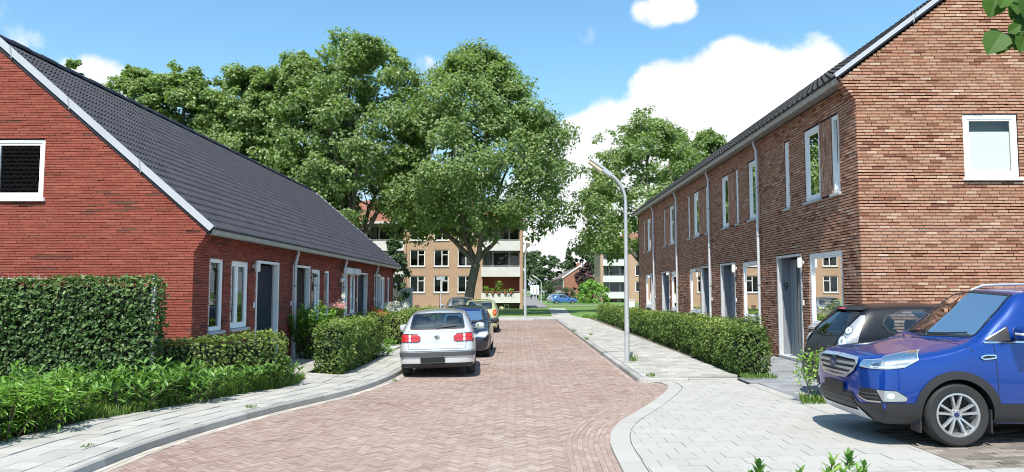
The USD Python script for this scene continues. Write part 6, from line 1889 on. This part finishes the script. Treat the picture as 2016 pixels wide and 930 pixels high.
def c2_extra(t, B):
    for s, v, c in ((1, 'R', 'BR'), (-1, 'L', 'BL')):
        q = B.corner_poly(c, [('B', s * .60, 1.30), (v, 3.10, 1.30), (v, 3.24, 1.05), (v, 3.33, .80), ('B', s * .60, .78), ('B', s * .62, .95), ('B', s * .60, 1.12)], .02)
        l = put(t, 'tail_light', B.patch(c, q, .010), 'dark_lamp_grey', smooth=60)
        for pt, r in ((('B', s * .66, 1.06), .052), (('B', s * .70, .90), .068)):
            o = B.oblique(c, B.interp(pt[0])(A([pt[1:]]))[:, :3])[0]
            k = Point(*o).buffer(r, 14)
            put(l, 'lens', B.patch(c, k, .020, .02), 'lens_white', smooth=60)
            put(l, 'lens_ring', B.patch(c, k.buffer(.010).difference(k), .022, .02), 'chrome', smooth=60)
            put(l, 'reflector', B.patch(c, Point(*o).buffer(r * .35, 10), .024, .02), 'lamp_silver', smooth=60)
    put(t, 'tailgate_panel', B.patch('B', rounded([(-.52, .66), (.52, .66), (.52, .955), (-.52, .955)], .04), .006), 'plastic_black', smooth=60)
    put(t, 'tailgate_seam', B.patch('B', LineString([(-.7, .63), (.7, .63)]).buffer(.006), .008), 'satin_silver')
    d = B.interp('B')(A([[0, .80]]))[0]
    for k in (0, 1):
        z = .765 + k * .042
        v = A([(y, z + dz) for y, dz in ((-.055, 0), (0, .042), (.055, 0), (.055, -.018), (0, .022), (-.055, -.018))])
        m = trimesh.creation.extrude_polygon(Polygon(v), .008, engine='earcut'); q = A(m.vertices)
        dd = B.interp('B')(np.column_stack([q[:, 0], q[:, 1]]))
        put(t, 'emblem', (np.column_stack([dd[:, 0] + .008 + q[:, 2], q[:, 0], q[:, 1]]), A(m.faces)), 'chrome')
    tm = meshkit.text_mesh('C2', .05, .006, True); q = A(tm.vertices)
    yy, zz = q[:, 0] + .30, q[:, 1] + .765
    dd = B.interp('B')(np.column_stack([yy, zz]))
    put(t, 'badge', (np.column_stack([dd[:, 0] + .008 + q[:, 2], yy, zz]), A(tm.faces)), 'chrome')
    put(t, 'spoiler', B.patch('B', rounded([(-.56, 1.36), (.56, 1.36), (.55, 1.41), (-.55, 1.41)], .012), .035), 'plastic_black', smooth=60)
    put(t, 'brake_light', B.patch('B', rounded([(-.14, 1.362), (.14, 1.362), (.14, 1.388), (-.14, 1.388)], .008), .042), 'lens_red')
    wiper(t, B, 'B', [(0, .965), (-.02, .99), (-.22, 1.0), (-.4, 1.02)], 'rear_wiper')
    plate(t, B, 'B', 0, .48)
    put(t, 'valance', B.patch('B', rounded([(-.72, .21), (.72, .21), (.74, .36), (-.74, .36)], .02), .01), 'plastic_black', smooth=60)


make_car('parked_car', 'black three-door car with its tail to the street beside the blue one', C2, (8.60, 12.80, .165), 180, 'paint_black', 'five', c2_extra, nu=16, nv=14)

mat('grille_silver', (.58, .59, .61), .22, metal=.7, coat=.5)
# ---- blue sport utility vehicle
KG = dict(seal=.018, L=4.52, W=1.84, H=1.735, gc=.235, zf=.93, cowl=(1.02, 1.125), wtop=(1.74, 1.70), rend=(3.75, 1.63), hbot=(4.28, 1.16), wr=.60, belt=(1.06, 1.13), ztail=1.05, fax=.945, rax=3.635, R=.345, tw=.235, mirror=(1.62, 1.235), flank=.66, wb=.95, archgap=.075,
          nose=(.16, .07, .0, .015, .05, .10), track=.135, seatx=2.35,
          winS=[[(1.60, 1.155), (2.42, 1.14), (2.42, 1.62), (2.08, 1.60)], [(2.50, 1.14), (3.34, 1.17), (3.22, 1.61), (2.50, 1.625)], [(3.42, 1.18), (3.95, 1.25), (3.80, 1.48), (3.36, 1.56)]],
          winF=[(0, 1.150), (.72, 1.175), (.575, 1.64), (0, 1.68)], winB=[(0, 1.19), (.62, 1.20), (.53, 1.52), (0, 1.54)],
          lines=[[(1.375, .47), (1.375, 1.14)], [(2.46, .45), (2.46, 1.12)], [(3.30, .75), (3.40, 1.15)], [(1.0, 1.145), (1.12, 1.05), (1.14, 1.02)]], handles=[(2.28, .98), (3.2, 1.0)], backglass='car_glass_tint',
          mirrormat='paint_blue')


def kg_extra(t, B):
    # grille: dark opening, chrome frame and bars
    gp = [(0, .690), (.30, .700), (.47, .79), (.52, .862), (.46, .905), (.0, .918)]
    g = rounded(gp + [(-a, b) for a, b in gp[::-1]], .012)
    gr = put(t, 'grille', B.patch('F', g, .006), 'black', smooth=60)
    put(gr, 'grille_frame', B.patch('F', g.buffer(.014).difference(g.buffer(-.016)), .022), 'grille_silver', smooth=60)
    for z, w_ in ((.738, .36), (.795, .46), (.85, .49)):
        q = rounded([(-w_, z - .016), (w_, z - .016), (w_ + .01, z + .012), (-w_ - .01, z + .012)], .008)
        put(gr, 'grille_bar', B.patch('F', q, .028), 'grille_silver', smooth=60)
        for dz in (-.026, .024):
            put(gr, 'grille_slat', B.patch('F', sbox(-w_ + .02, z + dz - .003, w_ - .02, z + dz + .003), .012), 'plastic_grey')
    el = affinity.scale(Point(0, .835).buffer(.05, 20), 1.65, .95)
    e = put(t, 'emblem', B.patch('F', el, .036), 'emblem_blue', smooth=60)
    put(e, 'emblem_rim', B.patch('F', el.buffer(.009).difference(el.buffer(-.004)), .040), 'chrome', smooth=60)
    tm = meshkit.text_mesh('Ford', .042, .003, True); q = A(tm.vertices)
    wmid = (q[:, 0].max() + q[:, 0].min()) / 2
    yy = -(q[:, 0] - wmid); zz = q[:, 1] + .816
    dd = B.interp('F')(np.column_stack([yy, zz]))
    put(e, 'emblem_lettering', (np.column_stack([dd[:, 0] - .038 - q[:, 2], yy, zz]), A(tm.faces)[:, ::-1]), 'chrome')
    for s, v in ((1, 'R'), (-1, 'L')):
        # headlight, wrapping from the front to the wing
        c = 'FR' if s > 0 else 'FL'
        hq = B.corner_poly(c, [('F', s * .555, .835), ('F', s * .74, .825), (v, .24, .83), (v, .40, .85), (v, .56, .93), (v, .68, 1.02), (v, .52, 1.0), (v, .27, .955), ('F', s * .74, .925), ('F', s * .57, .90)])
        hl = put(t, 'headlight', B.patch(c, hq, .006, .022), 'lamp_inner', smooth=60)
        x0, z0, x1, z1 = hq.bounds
        put(hl, 'lamp_rim', B.patch(c, hq.buffer(.002).difference(hq.buffer(-.012)), .012, .02), 'satin_silver', smooth=60)
        W_ = x1 - x0
        inn = hq.buffer(-.010)
        sx = lambda f: (x1 - f * W_) if s < 0 else (x0 + f * W_)          # from the grille end outwards
        cells = [((.03, .14), 'black'), ((.15, .27), 'lamp_silver'), ((.44, .52), 'lamp_silver'), ((.52, 1.0), 'lamp_silver')]
        for (a0, a1), mt_ in cells:
            q = inn.intersection(sbox(min(sx(a0), sx(a1)), 0, max(sx(a0), sx(a1)), 2))
            if not q.is_empty:
                put(hl, 'lamp_cell', B.patch(c, q, .009, .02), mt_, smooth=60)
        for f, rr in ((.205, .034), (.36, .040)):
            zc_ = inn.intersection(LineString([(sx(f), 0), (sx(f), 2)])).centroid.y
            k = Point(sx(f), zc_).buffer(rr, 14).intersection(inn)
            put(hl, 'reflector', B.patch(c, k, .012, .015), 'lamp_inner', smooth=60)
            put(hl, 'reflector_ring', B.patch(c, k.difference(k.buffer(-.008)), .015, .015), 'chrome', smooth=60)
        low = inn.intersection(affinity.translate(hq.boundary.buffer(.014), 0, .012)).intersection(sbox(x0, z0, x1, z0 + .045))
        put(hl, 'lamp_strip', B.patch(c, low, .014, .02), 'lens_white', smooth=60)
        cover = put(hl, 'lens', B.patch(c, inn, .020, .022), 'lamp_cover', smooth=60)
        # fog lamp nook
        nq = B.corner_poly(c, [('F', s * .56, .51), ('F', s * .70, .475), (v, .26, .48), (v, .40, .49), (v, .41, .53), (v, .30, .60), ('F', s * .74, .61), ('F', s * .58, .605)])
        x0, z0, x1, z1 = nq.bounds; W2 = x1 - x0
        sx2 = lambda f: (x1 - f * W2) if s < 0 else (x0 + f * W2)
        put(t, 'fog_nook', B.patch(c, nq, .005, .022), 'black', smooth=60)
        fq = nq.buffer(-.006).intersection(Polygon([(sx2(.46), z1), (sx2(.60), z0), (sx2(1.02), z0), (sx2(1.02), z1)]))
        fl_ = put(t, 'fog_lamp', B.patch(c, fq, .014, .02), 'lamp_silver', smooth=60)
        put(fl_, 'lens', B.patch(c, Point(fq.centroid).buffer(.030, 12).intersection(fq), .018, .015), 'lens_white', smooth=60)
        for f in (.3, .6):
            zz_ = z0 + (z1 - z0) * f
            put(t, 'fog_slat', B.patch(c, nq.buffer(-.012).intersection(sbox(min(sx2(0), sx2(.5)), zz_ - .006, max(sx2(0), sx2(.5)), zz_ + .006)), .010, .02), 'plastic_grey')
        put(t, 'fog_trim', B.patch(c, nq.boundary.buffer(.007).intersection(sbox(min(sx2(-.05), sx2(.55)), z0 - .02, max(sx2(-.05), sx2(.55)), z0 + .055)), .014, .02), 'chrome', smooth=60)
        # cladding along the sills and bumper
        cl = sbox(.19, .20, KG['L'] - .2, .47).difference(Point(.945, .345).buffer(.42)).difference(Point(3.635, .345).buffer(.42))
        put(t, 'sill_cladding', B.patch(v, cl, .012), 'plastic_black', smooth=60)
        vt = rounded([(1.20, .965), (1.24, .94), (1.37, .955), (1.37, .985), (1.26, .985)], .006)
        vv_ = put(t, 'wing_vent', B.patch(v, vt, .010), 'black', smooth=60)
        put(vv_, 'vent_trim', B.patch(v, vt.buffer(.006).difference(vt.buffer(-.008)), .016), 'chrome', smooth=60)
        put(t, 'window_trim', B.patch(v, LineString([(1.28, 1.118), (1.6, 1.125), (2.6, 1.112), (3.4, 1.145)]).buffer(.009), .010), 'chrome', smooth=60)
        qt = rounded([(1.29, 1.135), (1.56, 1.14), (1.56, 1.30)], .01)
        put(t, 'quarter_panel', B.patch(v, qt, .009), 'plastic_black', smooth=60)
        put(t, 'quarter_trim', B.patch(v, LineString([(1.31, 1.15), (1.535, 1.275)]).buffer(.005), .014), 'satin_silver')
        # roof rail on feet
        xs = np.linspace(2.0, 3.75, 12); zz = 1.715 + .055 * np.sin(np.linspace(0, pi, 12)) ** .35
        zz[0] = zz[-1] = 1.69
        put(t, 'roof_rail', tube(np.column_stack([xs, np.full(12, s * .585), zz]), .017, 8), 'satin_silver', smooth=50)
        put(t, 'mirror_lamp', rbox(1.535, 1.56, min(s * .98, s * 1.10), max(s * .98, s * 1.10), 1.21, 1.235, .004), 'lens_white')
        put(t, 'mirror_trim', bx(1.56, 1.66, min(s * .95, s * 1.13), max(s * .95, s * 1.13), 1.150, 1.158), 'chrome')
        put(t, 'mud_flap', bx(1.30, 1.32, min(s * .66, s * .88), max(s * .66, s * .88), .15, .40), 'plastic_black')
        put(t, 'mud_flap', bx(.545, .565, min(s * .66, s * .86), max(s * .66, s * .86), .15, .34), 'plastic_black')
    # lower bumper: dark cladding, air intake, silver skid plate
    put(t, 'bumper_cladding', B.patch('F', rounded([(-.91, .24), (.91, .24), (.91, .47), (.55, .44), (.42, .54), (-.42, .54), (-.55, .44), (-.91, .47)], .01), .008), 'plastic_black', smooth=60)
    ai = put(t, 'air_intake', B.patch('F', rounded([(-.50, .36), (.50, .36), (.42, .515), (-.42, .515)], .02), .014), 'black', smooth=60)
    for z in (.41, .46, .51):
        put(ai, 'intake_slat', B.patch('F', sbox(-.44, z - .004, .44, z + .004), .02), 'plastic_grey')
    put(t, 'skid_plate', B.patch('F', rounded([(-.62, .265), (.62, .265), (.50, .40), (.47, .345), (-.47, .345), (-.50, .40)], .006), .022), 'satin_silver', smooth=60)
    plate(t, B, 'F', 0, .57, .52, .115, .02)
    for a in ((.55, 0), (-.05, 0)):
        wiper(t, B, 'F', [(a[0], 1.17), (a[0] - .28, 1.18), (a[0] - .55, 1.20)])
    put(t, 'windscreen_sticker', B.patch('F', sbox(-.50, 1.225, -.43, 1.265), -.012), 'sticker_green')
    put(t, 'bonnet_crease', B.patch('F', LineString([(-.70, .985), (-.62, 1.005)]).buffer(.003), .003), 'plastic_black') if False else None
    put(t, 'roof_bar', tube([(2.35, -.6, 1.70), (2.35, .6, 1.70)], .012, 6), 'satin_silver') if False else None


kg_, _ = make_car('parked_car', 'bright blue sport utility vehicle with roof rails and chrome grille in the right foreground', KG, (3.89, 9.48, .135), 0, 'paint_blue', 'twin', kg_extra, nu=20, nv=17, clad=.052)

UsdGeom.Xformable(stage.GetPrimAtPath(kg_)).AddScaleOp().Set(Gf.Vec3f(1.022, 1.022, 1.022))
# ---------------------------------------------------------------- small plants and garden things
mat('petal_pink', ramp=[(0, (.55, .14, .18)), (.5, (.66, .34, .34)), (1, (.75, .62, .60))], rough=.6, leaf=.2)
mat('petal_white', ramp=[(0, (.62, .64, .58)), (1, (.80, .80, .77))], rough=.6, leaf=.2)
mat('petal_orange', ramp=[(0, (.60, .10, .03)), (1, (.70, .22, .06))], rough=.6, leaf=.2)
mat('leaf_branch', ramp=[(0, (.035, .085, .012)), (1, (.075, .15, .025))], rough=.6, leaf=.25, spec=.25)

shrub('shrub', 'tall bushy green shrub between the first two doors of the red brick row', -5.1, 18.9, .2, 1.5, .66, 501, 70, 40, .11, .05, 'leaf_fresh', up=.5, droop=.3)
shrub('shrub', 'small loose shrub by the dark blue door beyond the roller shutters', -5.2, 28.6, .1, 1.3, .5, 502, 30, 18, .14, .06, 'leaf_fresh', up=.5)
shrub('shrub', 'thin leafy shrub against the wall between shutters and far downpipe', -5.3, 26.4, .1, 1.1, .35, 503, 18, 16, .13, .05, 'leaf_laurel', up=.5)
shrub('shrub', 'low shrub beside the round flower table', -5.15, 22.2, .1, .9, .5, 504, 30, 18, .11, .045, 'leaf_laurel', up=.5)


def flowers(name, label, x, y, z, h, rad, seed, mt, nf, sz, leaves=160, cat='flower'):
    t = shrub(name, label, x, y, z, h * .85, rad, seed, 16, leaves // 16, .11, .05, 'leaf_laurel', up=.5, cat=cat)
    r = np.random.default_rng(seed)
    a = r.random(nf) * 2 * pi; q = np.sqrt(r.random(nf)) * rad
    C = np.column_stack([q * np.cos(a), q * np.sin(a), h * (.75 + .3 * r.random(nf))])
    n = 70
    d = rand_unit(r, nf * n); P = np.repeat(C, n, 0) + d * sz * r.uniform(.55, 1, (nf * n, 1)); 
    v, f = leaf_quads(P, unit(np.cross(d, rand_unit(r, nf * n)) + d * .4), d, sz * .34, sz * .32)
    put(t, 'blossom', (v, f), mt, tone=np.repeat(np.repeat(r.random((nf, 3)), n, 0) * .7 + r.random((nf * n, 3)) * .3, 4, 0), kind='stuff')
    return t


tb = thing('garden_table', 'small round white table with flower pots under the roller shutter side', 'table', (-5.0, 20.95, .1))
put(tb, 'tabletop', lathe([(0, .86), (.42, .86), (.44, .84), (.42, .80), (0, .80)], 24), 'plastic_white', smooth=35)
put(tb, 'pedestal', lathe([(.05, .80), (.04, .4), (.06, .1), (.22, .02), (.22, 0)], 14), 'plastic_white', smooth=40)
sh = thing('plant_bench', 'low white bench for pots beside the round table', 'bench', (-4.75, 20.5, .1))
put(sh, 'seat', rbox(-.5, .05, -.12, .12, .40, .44, .01), 'plastic_white')
for xx in (-.45, 0):
    put(sh, 'leg', rbox(xx - .02, xx + .02, -.1, .1, 0, .398, .005), 'plastic_white')
fp = thing('flower_pot', 'grey bowl pot standing on the round white table', 'flower pot', (-5.0, 20.95, .96))
put(fp, 'bowl', lathe([(0, 0), (.12, 0), (.19, .16), (.17, .16), (.1, .04), (0, .04)], 18), 'zinc', smooth=40)
flowers('geranium', 'pink and white flowers in the bowl on the round table', -5.0, 20.95, 1.08, .42, .30, 511, 'petal_pink', 26, .055)
flowers('rose_bush', 'pale pink blossom standing higher behind the round table', -5.15, 21.7, .1, 1.62, .35, 512, 'petal_white', 10, .05, 260)
flowers('hydrangea', 'white hydrangea with big round heads by the far red brick house', -4.75, 29.6, .1, 1.22, .62, 513, 'petal_white', 13, .13, 320)
flowers('red_flowers', 'orange red flowers just left of the white hydrangea', -5.0, 27.6, .1, 1.15, .4, 514, 'petal_orange', 8, .09, 240)

# sapling with a grass tuft by the parking places
sp = thing('sapling', 'young shrub with yellow green leaves before the black car, on bare stems', 'sapling', (4.58, 12.25, .10))
UsdGeom.Xformable(stage.GetPrimAtPath(sp)).AddScaleOp().Set(Gf.Vec3f(1, 1, .8))
r7 = np.random.default_rng(71)
st = [[(0, 0, -.05), (.02, 0, .25), (.0, .0, .38), (-.08, .02, .62), (-.03, 0, .86)], [(.0, 0, .36), (.12, 0, .58), (.14, .05, .9)], [(.46, .1, -.05), (.47, .1, .3), (.44, .12, .6), (.38, .1, .92)]]
put(sp, 'stem', join(*[tube(q, np.linspace(.016, .006, len(q)), 6) for q in st]), 'bark')
tips = A([(-.08, .02, .62), (-.03, 0, .86), (.14, .05, .9), (.12, 0, .62), (.38, .1, .92), (.44, .12, .66), (.05, 0, .50), (.25, .05, .78), (.0, 0, .44)])
n = 34
P = np.repeat(tips, n, 0) + r7.normal(0, .085, (len(tips) * n, 3))
d = rand_unit(r7, len(P)) + [0, 0, .25]
v, f = lance_leaves(P, d, unit(rand_unit(r7, len(P)) + [0, 0, 1.2]), r7.uniform(.05, .085, len(P)), r7.uniform(.03, .045, len(P)), .25)
put(sp, 'leaves', (v, f), 'leaf_fresh', tone=np.repeat(np.column_stack([r7.uniform(.5, 1, len(P)), r7.random((len(P), 2))]), 8, 0), kind='stuff')
grass('grass', Polygon([(4.40, 12.0), (5.05, 11.95), (5.0, 12.35), (4.5, 12.4)]), .12, 72, 420, .03, .13, 'grass tuft round the foot of the sapling', 'grass')
grass('grass', sbox(4.5, 15.3, 5.15, 15.75), .13, 73, 420, .04, .12, 'sparse grass at the foot of the right hedge end', 'grass')
# weeds in joints and along the kerbs
wp = [(2.72, 15.85, .11, .22, 'weed at the rounded end of the right kerb'), (2.86, 19.25, .11, .30, 'tall weed at the foot of the near lamp post'), (2.50, 28.0, .1, .2, 'weed on the right kerb beyond the lamp post'), (2.46, 33.5, .1, .2, 'weed in the joint of the far right kerb'),
      (-4.02, 11.6, .11, .10, 'small weed hanging over the left kerb'), (-4.85, 8.7, .11, .07, 'seedling in a pavement joint, nearest the left corner'), (2.9, 30.5, .12, .16, 'moss and weeds on the right pavement near its kerb'), (-2.55, 15.9, .01, .08, 'weed in the gutter behind the silver car')]
for k, (x, y, z, h, lb) in enumerate(wp):
    c = Point(x, y).buffer(.05 + h * .22, 8)
    grass('weed_tuft', affinity.scale(c, 1.0, 1.6), z, 600 + k, int(30 + 160 * h), h * .15, h * .6, lb, 'weed', wd=.005)
for k, (x, y, lb) in enumerate([(-4.05, 24.4, 'low weeds at the near corner of the far left hedge'), (-3.6, 20.7, 'low weeds at the far end of the bushy left hedge'), (-3.9, 22.3, 'green patch in the second garden path')]):
    shrub('small_weed', lb, x, y, .12, .22, .3, 640 + k, 18, 10, .09, .035, 'leaf_fresh', up=.6, cat='weed')


# twigs of a tree hanging into the top right corner; each leaf is a piece of its own
def big_leaf(P, ax, nr, ln, wd, seed=0):
    """A broad toothed leaf, bent along its midrib."""
    ax = unit(A(ax, float)); sd = unit(np.cross(ax, A(nr, float))); nn = np.cross(sd, ax)
    s = A([0, .06, .2, .36, .52, .68, .82, .93, 1.0]); wv = A([0, .22, .43, .5, .48, .40, .27, .12, 0])
    c = P + ax * (s * ln)[:, None] - nn * (.16 * ln * s ** 2)[:, None]
    tooth = 1 + .10 * (np.arange(9) % 2)
    l = c + sd * (wv * tooth * wd)[:, None] + nn * (wv * wd * .22)[:, None]; r = c - sd * (wv * tooth * wd)[:, None] + nn * (wv * wd * .22)[:, None]
    v = np.vstack([c, l, r])
    f = [[k, k + 1, 9 + k + 1, 9 + k] for k in range(8)] + [[k, 18 + k, 18 + k + 1, k + 1] for k in range(8)]
    return v, A(f)


tr = thing('garden_tree', 'leafy twigs of a tree hanging into the top right corner', 'tree', (5.2, 3.6, .1))
put(tr, 'trunk', tube([(0, 0, -.1), (.03, 0, 1.2), (-.02, .05, 2.4), (-.1, .1, 3.3), (-.3, .15, 4.2)], [.075, .065, .055, .045, .03], 10), 'bark', smooth=50)
O = A([5.2, 3.6, .1])
px3 = lambda u, v, Y: (lambda d: CAM + d * (Y / d[1]) - O)(FW * FPX + RT * (u - 1008) - UP * (v - 465))
br = [[A([-.1, .1, 3.3]), px3(2120, 40, 3.9), px3(2010, 70, 4.0), px3(1975, 66, 4.05)], [A([-.05, .08, 2.9]), px3(2150, -30, 3.9), px3(2030, -15, 4.0), px3(1960, -20, 4.05)], [px3(2120, 40, 3.9), px3(2060, 20, 4.1), px3(2005, 8, 4.15)]]
put(tr, 'twigs', join(*[tube(b, np.linspace(.016, .004, len(b)), 6) for b in br]), 'twig')
LV = [(1972, 64, 1950, 98, 4.02), (1976, 68, 1968, 100, 4.06), (1990, 62, 2003, 92, 4.1), (1985, 64, 2008, 50, 4.0), (1966, 60, 1958, 78, 4.1), (1962, -14, 1953, 26, 4.04), (1968, -12, 1966, 14, 4.08), (1980, -14, 1974, 10, 4.0), (1998, 6, 1992, 27, 4.1), (2004, 6, 2010, 46, 4.12),
      (2012, -4, 2008, 24, 4.06), (2014, 40, 2002, 60, 4.05), (2020, 66, 2012, 96, 4.0), (2022, 20, 2018, 60, 4.1), (1950, -18, 1946, 6, 4.1), (2030, -10, 2024, 30, 4.0), (2040, 60, 2032, 100, 4.0), (2060, 20, 2052, 70, 4.0)]
r8 = np.random.default_rng(8)
for u0, v0, u1, v1, Y in LV:
    a, b = px3(u0, v0, Y), px3(u1, v1, Y - .03)
    L_ = np.linalg.norm(b - a)
    v, f = big_leaf(a, b - a, unit(A([r8.normal(0, .25), -1, r8.normal(.3, .2)])), L_ * 1.12, L_ * .98)
    put(tr, 'leaf', (v, f), 'leaf_branch', tone=np.repeat(r8.random((1, 3)), len(v), 0), smooth=False)
# more leaves outside the picture, so that the tree is whole
n = 700
P = A([-.3, .3, 3.9]) + r8.normal(0, 1, (n, 3)) * [.55, .5, .45]; P = P[(P[:, 0] > -.55)]; n = len(P)
v, f = leaf_quads(P, unit(r8.normal(size=(n, 3)) - [0, 0, .6]), unit(rand_unit(r8, n) + [0, 0, .8]), .13, .09)
put(tr, 'crown', (v, f), 'leaf_branch', tone=np.repeat(r8.random((n, 3)), 4, 0), kind='stuff')

# sprigs at the lower edge of the picture
fg = thing('evergreen_shrub', 'tips of an evergreen shrub rising into the bottom edge of the picture', 'shrub', (1.35, 4.3, .12))
O = A([1.35, 4.3, .12])
for k, (u, v0, Y, sz, nl, col) in enumerate([(1494, 916, 4.2, .10, 16, .2), (1576, 922, 4.2, .085, 7, .75), (1640, 906, 4.25, .11, 9, .9), (1672, 898, 4.3, .10, 16, .35), (1702, 916, 4.2, .09, 9, .5), (1690, 925, 4.15, .09, 10, .6), (1660, 928, 4.2, .10, 10, .8), (1628, 930, 4.2, .10, 8, .7), (1480, 936, 4.2, .09, 10, .3)]):
    tip = px3(u, v0, Y)
    foot = A([tip[0] * .55, tip[1] * .5, 0])
    put(fg, 'stem', tube([foot, foot * .5 + tip * .5 + [0, 0, .05], tip], [.010, .007, .004], 6), 'twig')
    for i in range(nl):
        a = i * 2.4 + k; lev = i / nl
        ax = A([math.cos(a) * (1.0 - .55 * lev), math.sin(a) * (1.0 - .55 * lev), .35 + 1.0 * lev])
        v, f = lance_leaves(A([tip + A([0, 0, -.09 + .09 * lev])]), A([ax]), A([A([0, 0, 1.0]) - unit(ax) * unit(ax)[2] + [.02, 0, 0]]), sz * .85 * (1 - .35 * lev), sz * .28, .12)
        put(fg, 'leaf', (v, f), 'leaf_laurel', tone=np.repeat(A([[np.clip(col + r8.normal(0, .12), 0, 1), *r8.random(2)]]), len(v), 0))
    st_ = np.linspace(.15, .85, 14)[:, None]
    P = foot * (1 - st_) + tip * st_
    v, f = lance_leaves(P, unit(r8.normal(size=(14, 3)) + [0, 0, .5]), unit(rand_unit(r8, 14) + [0, 0, 1]), .09, .03, .2)
    put(fg, 'lower_leaves', (v, f), 'leaf_laurel', tone=np.repeat(r8.random((14, 3)), 8, 0), kind='stuff')

# the house behind the camera, seen only as a reflection in the panes
hb = thing('tiled_house', 'brick house with a dark tiled roof, mirrored in the upper window of the red gable', 'house')
put(hb, 'wall', bx(-40, -13, -21, -13, 0, 5.6), 'brick_farred')
frB = lambda p: np.stack([p[..., 0], -13 + p[..., 1], p[..., 2]], -1)
rb = roof_slab(hb, frB, -40, -13, .4, 5.6, -4.0, 10.6, -8.4, 'roof_tile_dark')
roof_tiles(rb, frB, -40, -13, .42, 5.6, -4.0, 10.6, .34, .36, 'tile_farbrown', 0, 1, 99)
for k in range(6):
    wn = put(hb, 'window', bx(-38 + 4.2 * k, -36.4 + 4.2 * k, -13.01, -12.95, 2.9, 4.4), 'white_frame')
    put(wn, 'pane', bx(-37.9 + 4.2 * k, -36.5 + 4.2 * k, -12.945, -12.93, 3.0, 4.3), 'car_glass_dark')
